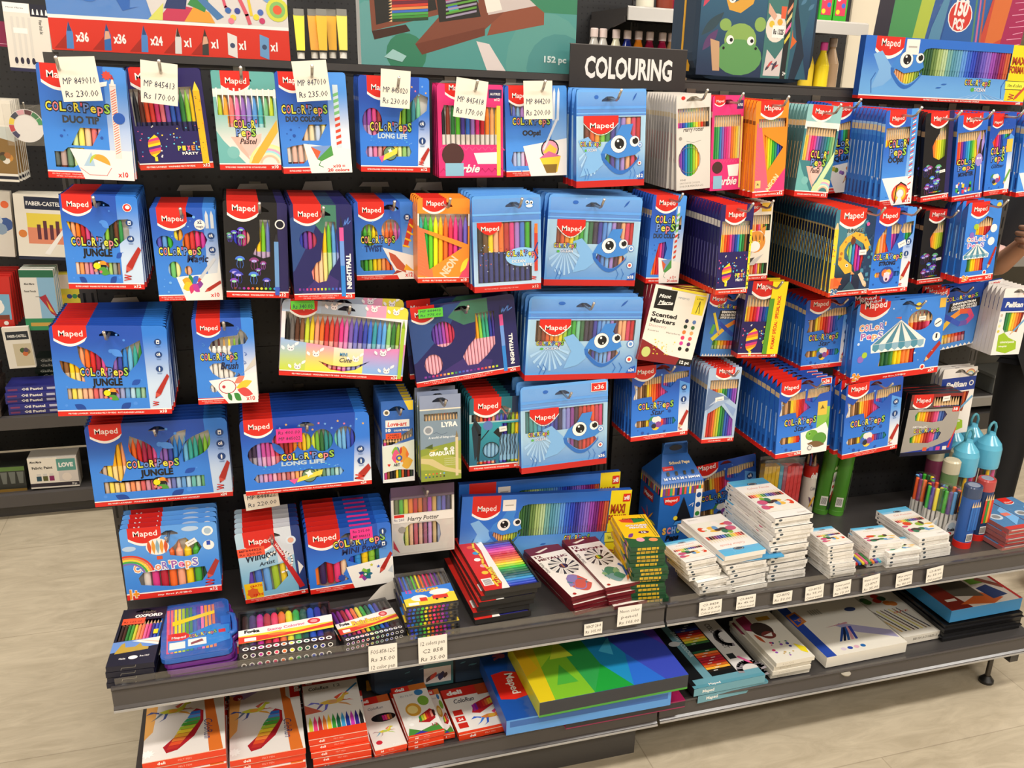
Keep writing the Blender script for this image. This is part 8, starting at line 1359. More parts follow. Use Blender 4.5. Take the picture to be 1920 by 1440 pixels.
# ---------------------------------------------------------------- paper price tags
def ptag(px, ax, val, lines, label, col='#ece4d4', ink='#26304a', group=None, sag=0, name='price_tag'):
    cen, w, h, rt, up = quadfit(px, ax, val); root_x = rt.normalized(); n = root_x.cross(up).normalized() * -1
    M = Matrix(((rt.x, n.x, up.x, 0), (rt.y, n.y, up.y, 0), (rt.z, n.z, up.z, 0), (0, 0, 0, 1))); M.translation = cen - up*h/2
    b = MB(); b.box((-w/2, 0, 0), (w/2, .0005, h), col); a = Art(w, h, -.0002, b); k = len(lines)
    for i, t in enumerate(lines): a.T(t, .5, .08 + .88*(k-1-i)/k + (.1 if k == 2 else .02), .84 if len(t) > 7 else .7, .5/k*(1 if k < 3 else .9), ink, .0, shear=.12, res=1)
    o = b.build(name); o.matrix_world = M; tag(o, label, 'price tag', group); return o
TG = [([(103,110.5),(177,109.4),(119.4,187.8),(193.6,183.9)], -.262, 'MP 849010', 'Rs 230.00', 'cream handwritten price tag at the far left of the top row'),
      ([(264.4,116.7),(335,124.5),(264.7,187.8),(333.4,194.8)], -.242, 'MP 845413', 'Rs 170.00', 'cream handwritten price tag over the dark purple carton'),
      ([(548,120),(614,115),(558.6,188.8),(620.3,182)], -.242, 'MP 847010', 'Rs 235.00', 'cream handwritten price tag over the two-colour kite carton'),
      ([(713.8,132),(769.9,138),(713,195.6),(768,200.5)], -.242, 'MP 845020', 'Rs 230.00', 'cream handwritten price tag over the long-life carton'),
      ([(855.2,147.6),(915.6,158),(849.8,214),(908,222.7)], -.242, 'MP 845418', 'Rs 170.00', 'cream handwritten price tag over the pink carton, tilted'),
      ([(980.3,155.8),(1035,155),(983,219),(1035.9,219.5)], -.242, 'MP 844200', 'Rs 200.00', 'cream handwritten price tag over the ice-cream carton')]
for px, d, l1, l2, lab in TG:
    px = [(x, y+4) for x, y in px]
    ptag([(x, y-8) if i < 2 else (x, y) for i, (x, y) in enumerate(px)], 'y', d, ['', l1, l2], lab, group='tags on the top row hooks')
ptag([(456,927),(520,918),(462,958),(525,948)], 'y', -.19, ['MP 844822', 'Rs 220.00'], 'cream price tag behind the window marker cartons')
ptag([(546,566),(590,562),(546,582),(590,578)], 'y', -.262, ['Rs 340.00'], 'green price note on the pastel carton of twenty-four', '#5cc83a')
ptag([(783,580),(829,577),(785,597),(831,594)], 'y', -.232, ['MP 844402', 'Rs 775.00'], 'green price note on the wide dark violet carton', '#5cc83a')
ptag([(517,805),(566,803),(519,832),(567,828)], 'y', -.232, ['Rs 400.00', 'MP 845022'], 'pink price note on the wide long-life carton', '#f0358e')
RT = [((689,1212),(743,1206),(692,1261),(745,1254),['FOS-858-12C', 'Rs 35.00', '12 color pen'],'rail price tag, leftmost on the front edge of the left shelf'),
      ((782,1196),(836,1190),(785,1246),(839,1238),['12 colors pen', 'C2 858', 'Rs 35.00'],'rail price tag under the clear pouches of felt pens'),
      ((1095,1171),(1129,1166),(1095,1192),(1129,1187),['XBCP 28-8', 'Rs 105.00'],'small rail price tag between the rainbow pens and the maroon boxes'),
      ((1158,1139),(1203,1133),(1157,1175),(1201,1169),['Neon color', 'pencil', 'Rs 105.00'],'rail price tag with a red scribble by the shelf joint'),
      ((1310,1129),(1352,1125),(1310,1155),(1352,1149),['C3-8428', 'Rs 22.00', 'Colour pencil'],'rail price tag, leftmost on the right shelf'),
      ((1381,1119),(1417,1114),(1380,1143),(1415,1138),['C3-8478', 'Rs 45.00', 'Colour pencil'],'second rail price tag from the left on the right shelf'),
      ((1450,1113),(1485,1108),(1449,1132),(1484,1127),['C3-8092', 'Rs 50.00'],'third rail price tag from the left on the right shelf'),
      ((1509,1101),(1543,1096),(1509,1126),(1543,1121),['C3-8122', 'Rs 95.00', 'Colour pencil'],'fourth rail price tag from the left on the right shelf'),
      ((1562,1093),(1594,1088),(1562,1118),(1594,1113),['Colour pencil', 'C3-1988', 'Rs 15.00'],'fifth rail price tag on the right shelf, under the small square stack'),
      ((1615,1083),(1647,1078),(1617,1110),(1648,1105),['Water colour', 'C3-8707', 'Rs 35.00'],'sixth rail price tag on the right shelf'),
      ((1679,1076),(1709,1072),(1679,1101),(1709,1096),['Wax crayon', 'C3-8881', 'Rs 40.00'],'seventh rail price tag on the right shelf, under the crayon boxes'),
      ((1736,1067),(1767,1062),(1736,1092),(1766,1087),['C3-8181', 'Rs 55.00', 'Oil pastel'],'rightmost rail price tag, under the oil pastel boxes')]
for a_, b_, c_, d_, ln, lab in RT: ptag([a_, b_, c_, d_], 'y', -.4695, ln, lab, '#efe9df', '#5a5650', 'price tags on the shelf rails')
for i, (x0, y0, x1, y1) in enumerate(((172,345,230,362),(330,345,400,358),(442,343,504,357),(565,338,625,357),(673,340,730,350),(775,340,830,357),(830,536,880,552),(205,557,262,567),(1085,153,1128,163),(822,150,865,158),(942,154,985,162))):
    p, q = at('y', -.012, x0, y0), at('y', -.012, x1, y1); b = MB(); b.add([(0, 0, 0), (q.x-p.x, 0, 0), (q.x-p.x-.004, -.006, p.z-q.z), (.008, -.004, (p.z-q.z)*.9)], [(0, 1, 2, 3)], '#b8b2aa'); o = b.build('paper_strip'); o.location = (p.x, -.012, q.z)
    tag(o, 'pale paper strip behind the top of the %s' % ['toucan cartons of twelve', 'petal flower cartons', 'jellyfish felt pen cartons', 'dark violet cartons of twelve', 'rocket crayon cartons', 'orange neon felt pens', 'wide dark violet carton', 'toucan cartons of eighteen', 'narrow fish pouch', 'pink felt pen carton', 'ice-cream carton'][i], 'paper strip')

# ---------------------------------------------------------------- standing on top of the gondola
def stand(name, spec, W, H, D, loc, rz, label, cat, ry=0):
    mb, pens = carton(W, H, D, **spec); root = empty(name, Matrix.Translation(loc) @ Matrix.Rotation(rz, 4, 'Z') @ Matrix.Rotation(ry, 4, 'Y')); tag(root, label, cat); mb.build('carton', root)
    for nm, m, mm in pens: m.build(nm, root).matrix_local = mm
    return root
def a_big36(a):
    a.R(0, 0, 1, .18, '#d8301f'); a.R(0, .18, 1, .2, WH); a.P([(.42, .2), (.36, .55), (1, .55), (1, .2)], '#dcd6d2'); a.P([(.28, .3), (.34, .36), (.33, .26), (.37, .27), (.3, .24)], '#2f66b8'); a.P(ell(.17, .34, .05, .06), '#3a74c4')
    for i, (t, k) in enumerate((('x36', 'p'), ('x36', 'w'), ('x24', 'p'), ('x1', 'm'), ('x1', 'g'), ('x1', 'e'), ('x1', 's'))):
        u = [.07, .22, .37, .51, .625, .745, .885][i]
        if k in 'pwmg':
            c = {'p': '#4f86c8', 'w': '#2f6ab0', 'm': '#dcd8d4', 'g': '#3a3a38'}[k]; a.P([(u-.06, .01), (u-.01, .01), (u+.012, .12)], '#a82418'); a.P([(u-.012, .01), (u+.016, .01), (u+.02, .1), (u+.006, .16), (u-.006, .1)], c); a.P([(u-.002, .11), (u+.016, .11), (u+.007, .165)], '#2a4a7a' if k in 'pw' else '#3a2a24')
            if k in 'wg': a.P([(u-.008, .07), (u+.018, .08), (u+.014, .12), (u, .12)], '#dca88a')
        else: a.P([(u-.02, .02), (u+.02, .0), (u+.024, .13), (u-.016, .15)], '#e4e0da' if k == 'e' else '#6a9ac8'); a.C(u+.002, .075, .011, '#3a4a6a')
        a.T(t, u+.028, .055, .052 if len(t) > 2 else .032, .05, WH, .04, al='l')
    for q, k in (([(.44, .2), (.5, .3), (.6, .28), (.6, .2)], '#c83a5a'), ([(.55, .2), (.6, .3), (.66, .26), (.68, .2)], '#e8a03a'), ([(.4, .2), (.47, .3), (.46, .2)], '#dcdc6a'), ([(.47, .27), (.52, .42), (.58, .4), (.56, .27)], '#2a3a6a'), ([(.57, .3), (.6, .36), (.66, .33), (.64, .26)], '#3a8a4a'), ([(.55, .42), (.57, .44), (.72, .24), (.69, .22)], '#4a7ab0')): a.P(q, k)
    a.C(.59, .42, .022, '#26304a'); a.line([(.71, .42), (.73, .3), (.75, .28)], .012, '#d8506a'); a.line([(.76, .46), (.82, .26), (.83, .21)], .016, '#d85a6a'); a.line([(.82, .46), (.84, .26)], .012, '#e8c83a')
    for u, v, r, k in ((.93, .42, .06, '#7aa8d8'), (.93, .42, .045, '#d86a6a'), (.93, .42, .03, '#e8e4dc'), (.955, .3, .05, '#d8d84a'), (.955, .3, .035, '#8abf6a'), (.955, .3, .02, '#e8603a')): a.C(u, v, r, k)
    for u, v, k in ((.74, .28, '#3a6ab0'), (.76, .24, '#e8d04a'), (.78, .28, '#3a4a9a'), (.75, .22, '#e8809a'), (.86, .25, '#e8d83a'), (.88, .28, '#4a6ab8'), (.885, .23, '#c83a6a')): a.C(u, v, .013, k)
stand('art_set_box', dict(base=('g', '#4a8ad8', '#2a66c0', 'z', .08, .2), side='#4a8ad8', art=a_big36, hole=None, header=0, round_=.0, film=[rect(0, 0, 1, 1)]), .447, .32, .05, (.222, .04, 1.641), 0, 'large blue and red art set box with counts, on top at the left end', 'art set box')
def a_case(a):
    a.P(ell(.04, .1, .1, .2), '#5f9a98'); a.P(ell(.2, .06, .09, .1), '#2f7a5c'); a.P(ell(.86, .04, .2, .26), '#5a9a92'); a.P(ell(.92, .02, .16, .18), '#4a8c8a'); a.P(ell(1, .5, .22, .3)[0:0] or rect(.75, .3, 1, .6), '#34805f'); a.P([(.52, .14), (.58, .13), (.66, 0), (.57, 0)], '#dcd0cc')
    B = '#7a4230'; a.P([(.03, .62), (.05, .16), (.36, .26), (.46, .25), (.3, .62)], B); a.P([(.05, .16), (.06, .12), (.22, .17), (.2, .2)], '#3a1c14'); a.P([(.24, .11), (.56, .21), (.57, .26), (.48, .4), (.3, .62), (.36, .26)], B); a.P([(.24, .11), (.27, .06), (.56, .17), (.56, .21)], '#6a3424'); a.P([(.57, .17), (.84, .24), (.84, .3), (.76, .36), (.6, .26)], '#8a4a34'); a.P([(.56, .2), (.46, .62), (.96, .62), (.98, .48), (.8, .4), (.72, .36)], B)
    a.P([(.05, .6), (.07, .19), (.34, .28), (.28, .6)], '#1c1c1c'); a.P([(.31, .6), (.35, .22), (.54, .26), (.46, .6)], '#1f1d1c'); a.P([(.5, .6), (.575, .27), (.8, .33), (.72, .4), (.68, .6)], '#c8bcb8'); a.P([(.51, .54), (.57, .28), (.64, .3), (.57, .54)], '#e8e2d8'); a.P([(.7, .6), (.76, .43), (.96, .5), (.95, .6)], '#22222a')
    for i in range(13): k = ['#5a2424', '#6a2a24', '#8a2a2a', '#d8d0c8', '#f0d03a', '#a82a2a', '#6a2038', '#c83a2a', '#e08a4a', '#3a6ac0', '#4aa04a', '#3a8a3a', '#26402a'][i]; v = .37-.0135*i; a.P([(.14, v), (.3, v+.02), (.3, v+.032), (.14, v+.012)], k); a.P([(.125, v), (.14, v), (.14, v+.011)], '#dcb888')
    for i in range(8): a.P([(.365+.004*i, .37-.013*i), (.41+.004*i, .38-.013*i), (.413+.004*i, .367-.013*i), (.368+.004*i, .357-.013*i)], ['#e8d83a', '#e0703a', '#8a2a3a', '#a83a6a', '#3a2a5a', '#3a5ab0', '#3a8ad0', '#4ab05a'][i])
    for i in range(5): a.P([(.38, .24+.018*i), (.52, .28+.018*i), (.52, .29+.018*i), (.38, .25+.018*i)], '#5a9a3a' if i % 2 else '#9a90a8')
    a.R(.09, .34, .12, .4, '#d8d4d0'); a.T('152 pc', .9, .055, .11, .03, '#cfe0dc', .04); a.P([(.1, .04), (.14, .08), (.2, .05), (.18, .02)], '#9ac4c0')
stand('art_set_box', dict(base='#4f9590', side='#d8d4cc', art=a_case, hole=None, header=0, round_=.0), .487, .42, .06, (.836, .045, 1.641), .0, 'teal art set box showing an open wooden case, 152 pieces, on top of the gondola', 'art set box')
b = MB(); b.box((1.05, -.035, 1.6145), (1.34, -.031, 1.7045), '#2b2728'); b.box((1.05, -.035, 1.7045), (1.34, -.028, 1.706), '#6a6664'); s_ = b.build('section_sign'); tag(s_, 'dark section sign reading COLOURING in white capitals', 'sign')
b = MB(); a = Art(.29, .09, -.0352, b, Matrix.Translation((1.195, 0, 1.6145))); a.T('COLOURING', .50, .25, .75, .48, '#ece8e4', .035); o = b.build('sign_lettering', s_)
def bagart(a):
    a.P([(.0, .0), (1, 0), (1, 1), (0, 1)], ('g', '#1c2f50', '#2a5a78', 'z', .0, .2)); a.P(leaf(.02, .55, .12, .78, .12), '#c8405a'); a.P(leaf(.02, .32, .2, .52, .14), '#2a4450'); a.P(leaf(.04, .2, .16, .38, .16), '#5a3a6a'); a.P(leaf(.24, .95, .0, .6, .1), '#1a2838')
    a.P([(.34, .98), (.42, .8), (.38, .66), (.28, .6), (.2, .64), (.24, .54), (.34, .52), (.44, .6), (.48, .75), (.44, 1)], '#d8a03a'); a.C(.26, .63, .03, WH); a.C(.26, .63, .015, BLK, 7); a.P([(.24, .68), (.26, .72), (.28, .67)], '#d8a03a')
    a.P(ell(.36, .3, .14, .14), '#8aae5a'); a.P(ell(.36, .16, .2, .15), '#5f9a5a'); a.C(.27, .3, .032, WH); a.C(.45, .3, .032, WH); a.C(.28, .3, .015, BLK, 7); a.C(.46, .3, .015, BLK, 7); a.P(ell(.22, .42, .05, .05), '#8aae5a'); a.P(ell(.52, .44, .05, .06), '#8aae5a'); a.P([(.1, .3), (.14, .04), (.2, .04), (.18, .28)], '#c8a07a'); a.C(.22, .23, .012, BLK, 6); a.C(.5, .24, .012, BLK, 6)
    a.P([(.62, 0), (.98, 0), (.9, .3), (.96, .6), (.84, .95), (.7, 1), (.74, .5)], '#2a5a70'); a.P([(.8, .95), (.84, .6), (.94, .2), (.88, 0), (.82, .0), (.86, .3), (.8, .6), (.74, .9)], '#16283c'); a.P([(.74, .48), (.8, .52), (.82, .36), (.86, .32), (.8, .24), (.74, .3)], '#d8662a'); a.C(.79, .42, .02, WH, 7)
    for u, v in ((.9, .7), (.86, .62), (.93, .58), (.9, .8)): a.P(leaf(u, v, u+.05, v+.06, .2), '#4a7a98')
    a.P([(.565, 0), (.57, 1), (.83, 1), (.8, 0)], '#3f7672'); a.P([(.74, 0), (.75, .98), (.8, .98), (.785, 0)], '#1c2024'); a.T('MY', .67, .88, .07, .05, WH, .05); a.T('FIRST', .67, .81, .12, .05, WH, .05); a.T('CREATIVE', .665, .74, .17, .05, WH, .05); a.T('KIT', .67, .67, .09, .05, WH, .05)
    a.P(ell(.66, .42, .09, .12), '#e4dcd0'); a.C(.62, .45, .025, '#e0c03a', 8); a.C(.69, .47, .025, '#e0a83a', 8); a.C(.68, .36, .02, '#4a3a6a', 8); a.P([(.69, .6), (.74, .6), (.735, .5), (.695, .5)], '#e0603a'); a.P([(.58, .62), (.66, .52), (.64, .48), (.58, .54)], '#d8a890'); a.R(.63, .34, .735, .44, WH); a.T('Rs 1325', .685, .37, .09, .04, BLK, .04); a.P([(.585, .02), (.6, .24), (.68, .16), (.74, .26), (.735, .02)], '#d8ccc8'); [a.P(leaf(.6+.02*i, .06+.03*(i % 3), .64+.02*i, .12+.03*(i % 2), .15), ['#4a3a4a', '#c84a4a', '#4a5a7a'][i % 3]) for i in range(5)]; a.C(.775, .76, .04, '#e8d8b0')
    for i in range(4): a.P([(.745, .56-.08*i), (.79, .64-.08*i), (.79, .6-.08*i), (.75, .53-.08*i)], ['#e0906a', '#d8c88a', '#e86aa0', '#d8c84a'][i])
    a.T('2+', .775, .03, .03, .03, WH, .03)
softbag('backpack', 'dark blue children’s backpack with jungle animals, on top of the gondola', Matrix.Translation((1.56, .11, 1.642)) @ Matrix.Rotation(.0, 4, 'Z'), .345, .14, .3, bagart, 'backpack')
o = stand('marker_pack', sp_maxi(), .53, .148, .024, (2.09, -.024, 1.6165), 0, 'wide blue carton of forty-eight felt pens with yellow end, on top at the right', 'pen pack')
def a_150(a):
    for q, k in (([(0, 0), (0, 1), (.2, 1), (.16, 0)], '#4f9a5a'), ([(.16, 0), (.2, 1), (.3, 1), (.26, .3)], '#b8c84a'), ([(.26, .0), (.3, .5), (.4, 1), (.36, 0)], '#5a90b0'), ([(.36, 0), (.42, 1), (.7, 1), (.64, 0)], '#2f62a8'), ([(.64, 0), (.72, 1), (.86, 1), (.82, 0)], '#c84a3a'), ([(.72, .4), (.72, 1), (.9, 1), (.84, .5)], '#d8703a'), ([(.82, 0), (.86, 1), (1, 1), (1, 0)], '#a82a5a')): a.P(q, k)
    a.C(.49, .62, .09, WH); a.C(.49, .62, .083, '#d83c34'); a.T('150', .49, .63, .1, .13, WH, .05); a.T('PCS', .49, .52, .08, .08, WH, .05); [a.P([(.62+.03*i, .36), (.635+.03*i, .36), (.58+.03*i, .9), (.57+.03*i, .88)], k) for i, k in enumerate(['#5a8a6a', '#c86a9a', '#b8604a'])]; a.P([(.4, .0), (.56, .3), (.7, .0)], '#2a3a5a'); a.P([(.46, .0), (.56, .2), (.64, .0)], '#8a7a5a')
    for i in range(16): a.line([(.9+.02*math.sin(i*3), .05*i+.1), (.99, .05*i+.13)], .004, '#e8a0c0')
stand('art_set_box', dict(base='#2f62a8', side='#3a3440', art=a_150, hole=None, header=0, round_=0, film=[rect(0, 0, 1, 1)]), .47, .33, .07, (2.31, .27, 1.641), .0, 'shrink-wrapped rainbow art set box marked 150 pieces, on top at the right', 'art set box', .07)

# ---------------------------------------------------------------- the gondola run across the aisle
RUN = tag(empty('rear_display_bay', TR(-1.3, 1.93, 0)), 'long dark pegboard run across the aisle, behind the pencil gondola', 'shelving unit')
for i in range(4):
    X = 1.1*i; panel('pegboard_panel', RUN, X+.02, X+1.087, .1, 2.3, 0, .01, 'pegboard')
    b = MB(); b.box((X-.01, -.006, 0), (X+.02, .03, 2.3), DKM); [b.box((X-.002+dx, -.0068, .9+.05*j), (X+.003+dx, -.006, .932+.05*j), '#060606') for j in range(28) for dx in (-.004, .01)]; b.build('slotted_upright', RUN)
b = MB(); b.box((0, -.44, 0), (4.38, -.43, .055), DKM); b.build('kick_panel', RUN)
def bshelf(x0, x1, z, d, lab, k=RAIL):
    s = tag(empty('gondola_shelf', TR(x0, 1.93, z)), lab, 'shelf'); b = MB(); b.box((0, -d+.01, -.03), (x1-x0, -.01, 0), DKM); b.build('shelf_deck', s)
    b = MB(); b.ext([(-d+.01, .006), (-d, 0), (-d-.004, -.045), (-d+.01, -.045)], k, 'x', 0, x1-x0); b.build('price_rail', s)
    b = MB(); b.ext([(-.01, -.16), (-.01, -.03), (-d+.02, -.03), (-d+.02, -.05), (-d*.6, -.07)], DKM, 'x', -.006, 0); b.build('shelf_bracket', s)
bshelf(-1.3, 2.83, .095, .47, 'lowest shelf of the run across the aisle, left of the gondola')
bshelf(-1.3, 1.7, .392, .45, 'middle shelf across the aisle holding the oil pastels')
bshelf(1.8, 2.9, 1.895, .43, 'pale edged shelf across the aisle with white and pink paint jars', 'p#b8b4ae')
bshelf(1.72, 2.9, 1.605, .36, 'shelf across the aisle with a row of capped paint bottles')
b = MB(); b.box((3.3, 1.44, 0), (6, 1.93, .09), DKM); b.box((3.3, 1.86, 0), (6, 1.9, 1.35), '#8a8880'); o = b.build('rear_low_unit'); tag(o, 'low grey shelf unit across the aisle, behind the right end', 'shelving unit')
for z, k in ((.17, 'lowest'), (.52, 'second'), (.9, 'third'), (1.22, 'top')): bshelf(3.3, 6, z, .47, k + ' shelf of the low grey unit behind the right end', 'p#8e8a84')
for i, (u, v, z) in enumerate(((1868, 735, .174), (1862, 668, .52))):
    p = at('y', 1.6, u, v); b = MB(); b.box((-.13, -.1, 0), (.13, .1, .09), 'p#5a5c5a'); b.box((-.135, -.105, .085), (.135, .105, .1), 'p#6e706e'); b.box((-.02, -.1056, .02), (.07, -.1, .075), '#e8492a'); o = b.build('storage_box'); o.location = (p.x, 1.6, z); tag(o, ('grey storage box with an orange label on the lowest shelf behind the right end', 'grey storage box with an orange label, upper one, behind the right end')[i], 'box')
def bgc(nm, px, y, D, spec, label, cat, n=1, t=.02, what='', z=None, **k):
    hang(spec, px, y, n, t, label, what, (what + 's') if n > 1 else None, hk=0, name=nm, cat=cat, D=D, **k)
def C(base, art, side=None, hole=None, **k): return dict(base=base, art=art, side=side or base, hole=hole, header=0, round_=0, wins=[], **k)
def a_wb(a): a.R(.0, .86, .58, 1, WH); a.R(.6, .82, 1, 1, '#16182c'); [a.P([(.64+.1*i, .85), (.7+.1*i, .85), (.68+.1*i, .93), (.66+.1*i, .93)], WH) for i in range(4)]; a.T('Mont Marte', .26, .92, .4, .02, '#3a3a3a', 0, shear=.3); a.T('Water Brush Set', .78, .78, .34, .045, '#3a3a3a', .02, rot=-1.57, al='l'); [a.R(.14+.13*i, .08, .2+.13*i, .8, '#d8d2c8') for i in range(4)]; [a.P(ell(.17+.13*i, .16, .04, .05), '#2a2438') for i in range(4)]; a.R(.18, .56, .5, .64, '#f4f0e8'); a.R(0, 0, 1, .05, '#26264a')
bgc('brush_pack', [(2,5),(88,8),(22,135),(100,135)], 1.6, .02, C('#e4dccf', a_wb), 'white water brush pack with a dark blue corner, upper left across the aisle', 'brush pack', 2, .03, 'white water brush pack')
bgc('art_pack', [(-40,38),(14,38),(-34,86),(18,86)], 1.65, .03, C('#8a1a4a', lambda a: a.line([(.1, .1), (.9, .12)], .02, '#d8a0b8')), 'magenta pack at the left photo edge across the aisle', 'art pack')
def a_land(a): a.R(0, .7, 1, 1, '#e8e0d0'); a.R(0, .1, 1, .68, '#c8ccc4'); a.P([(.2, .45), (.5, .55), (1, .5), (1, .1), (.3, .1)], '#8a6a3a'); blob(a, .7, .3, .2, ['#c88a3a', '#4a3a2a', '#e0d8c8', '#a86a3a', '#5a5a3a']); a.R(0, .03, 1, .07, '#1c2030')
bgc('paper_pad', [(-50,185),(18,188),(-30,340),(36,340)], 1.55, .012, C('#efe8da', a_land), 'watercolour pad with a village scene at the left photo edge', 'paper pad', 6, .03, 'village-scene watercolour pad')
def a_fc(a): a.R(.2, .78, .96, .97, '#16203a'); a.T('FABER-CASTELL', .58, .84, .7, .06, WH, .02); a.R(.22, .25, .98, .72, '#e8d04a'); a.R(.22, .25, .98, .5, '#e08a6a'); [a.R(.4+.12*i, .32, .47+.12*i, .55+.06*(i % 2), '#5a2a3a') for i in range(4)]; a.R(.0, .0, 1, .05, '#16203a'); a.P([(.5, .1), (.9, .5), (.94, .46), (.6, .08)], WH); a.P(ell(.12, .4, .08, .06), '#d8803a')
bgc('paint_box', [(18,366),(128,366),(42,487),(128,487)], 1.55, .03, C('#e9e2d4', a_fc, '#d8d0c0'), 'white watercolour box with dark name band, left of the toucan cartons', 'paint box', 3, .04, 'white watercolour box')
bgc('paint_box', [(-60,355),(16,358),(-50,480),(30,480)], 1.58, .03, C('#dcd6cc', lambda a: (blob(a, .7, .5, .3, ['#3a5a9a', '#c8d0d8', '#8aa0b8']), a.C(.85, .8, .1, '#e86a3a'))), 'pale paint box with blue flowers, cut by the left photo edge', 'paint box')
def a_bear(a): a.R(0, .7, 1, 1, '#d02a24'); a.R(.05, .15, .95, .66, '#7ab0d0'); a.C(.6, .4, .2, WH); a.C(.5, .5, .06, WH); a.C(.7, .5, .06, WH); a.C(.6, .36, .05, '#e0a0a0'); a.P([(.1, .15), (.9, .15), (.9, .25), (.1, .22)], '#7a3a2a'); a.C(.8, .08, .06, WH)
bgc('pencil_pack', [(-60,518),(15,520),(-50,612),(30,614)], 1.52, .015, C('#c8281f', a_bear), 'red pencil carton with a white bear at the left photo edge', 'pencil pack', 6, .035, 'red white-bear pencil carton')
def a_bird(a): a.R(0, .88, 1, 1, '#1f6a4a'); a.R(0, .0, 1, .2, '#2a8a5a'); a.R(.5, .2, 1, .88, '#8ab8d8'); a.P([(.5, .55), (.7, .6), (.92, .3), (1, .2), (.8, .28), (.66, .42)], '#a8283a'); a.P([(.7, .5), (.9, .28), (.76, .34)], '#e0b03a'); a.line([(.4, .56), (.55, .56)], .015, BLK); a.T('Mont Marte', .26, .76, .3, .03, BLK, .02, shear=.3); a.T('Pastel Pencils', .26, .64, .34, .03, BLK, .02); a.R(.15, .07, .9, .13, '#c8a04a')
bgc('pencil_pack', [(32,506),(100,507),(52,620),(112,618)], 1.5, .02, C('#e6e2da', a_bird), 'green and white pastel pencil pack with a red bird', 'pencil pack', 4, .03, 'green and white pastel pencil pack')
bgc('paint_set', [(96,512),(150,512),(104,570),(160,570)], 1.6, .03, C('#d8c83a', lambda a: (a.R(.1, .5, .9, .95, '#e8d8c8'), [a.C(.15+.18*i, .25, .09, k) for i, k in enumerate(['#d8302a', '#f2c82a', '#2a3a8a', '#2f8a4a', '#2a2a2a'])])), 'set of small round paint pots behind the pastel pencils', 'paint set')
def a_fc2(a): a.R(.1, .7, .95, .9, '#1c2430'); a.T('FABER-CASTELL', .52, .76, .7, .06, WH, .02); a.R(.3, .05, .98, .6, '#c8bca0'); blob(a, .7, .4, .2, ['#8a6a3a', '#3a5a2a', '#c86a3a', '#5a4a5a'])
bgc('paint_box', [(2,616),(52,612),(18,690),(68,690)], 1.48, .02, C('#e4ded2', a_fc2), 'narrow white paint box with a dark name band above the oil pastels', 'paint box')
def row(nm, x, y, z, n, w, d, h, k, lab, what, cat, endart, rz=0):
    b = MB(); b.box((-w/2, 0, 0), (w/2, d, h), k); a = Art(w, h, -.0005, b); endart(a); me = b.mesh(nm)
    for i in range(n):
        o = bpy.data.objects.new(nm, me); COL.objects.link(o); o.location = (x + .004*math.sin(i*2.1), y + .004*math.cos(i*3), z + i*(h+.0006)); o.rotation_euler.z = rz
        tag(o, lab if i == n-1 else f'{what}, {ORD[n-1-i].replace("front", "first")} from the top of its stack', cat, what + 's')
row('pastel_box', -.452, 1.49, .398, 5, .17, .12, .021, '#2c2f86', 'dark blue oil pastel box, topmost of its stack across the aisle', 'dark blue oil pastel box', 'pastel box', lambda a: (a.T('Oil Pastel', .5, .3, .4, .42, WH, .05, res=1), a.R(.78, .3, .94, .7, '#c8c8e0'), a.R(.04, .3, .22, .6, '#8a3a6a')))
row('crayon_box', -.4, 1.66, .398, 8, .12, .1, .02, '#14241e', 'black box with white script, topmost of its stack across the aisle', 'black box with white script', 'crayon box', lambda a: a.T('Gallery', .4, .3, .5, .5, '#c8ccc0', .02, shear=.3, res=1))
row('pencil_bundle', -.62, 1.48, .398, 7, .12, .15, .024, '#4a3e38', 'bundle of mixed pencils, topmost at the left photo edge', 'bundle of mixed pencils', 'pencil bundle', lambda a: [a.C(.05+.1*i, .5, .04, ['#d8d0c0', '#2a2a2a', '#a83a2a', '#3a6a4a'][i % 4]) for i in range(10)])
def a_fab(a): a.R(0, .05, 1, .17, '#2c2430'); a.R(.6, .2, 1, 1, '#d8cfc8'); a.R(.58, .55, .97, .94, '#5a9a90'); a.T('LOVE', .77, .68, .3, .13, WH, .06); a.C(.76, .34, .1, '#e8dcd0'); a.T('Mont Marte', .16, .84, .24, .07, BLK, .03, shear=.3); a.T('Fabric Paint', .28, .64, .42, .08, BLK, .03); [a.R(.14+.13*i, .24, .24+.13*i, .4, k) for i, k in enumerate(['#1f4a5a', '#5a5a2a', '#8a1a5a'])]; [a.R(.15+.13*i, .4, .23+.13*i, .48, '#d8d4cc') for i in range(3)]; a.T('20 pc', .9, .08, .1, .06, WH, .03)
bgc('paint_box', [(50,863),(142,853),(60,919),(149,909)], 1.49, .09, C('#eee6d8', a_fab, '#c8c0b4'), 'white fabric paint box on the lowest shelf across the aisle', 'paint box')
bgc('paint_set', [(-20,880),(44,872),(-12,926),(52,922)], 1.5, .06, C('#2a2c28', lambda a: ([a.P([(.08+.24*i, .35), (.2+.24*i, .35), (.24+.24*i, .8), (.04+.24*i, .8)], '#6a6e68') for i in range(4)], a.R(0, 0, 1, .15, '#8a6a2a'), a.R(0, .84, 1, 1, '#5a7a3a'))), 'dark set of paint tubes beside the fabric paint box', 'paint set')
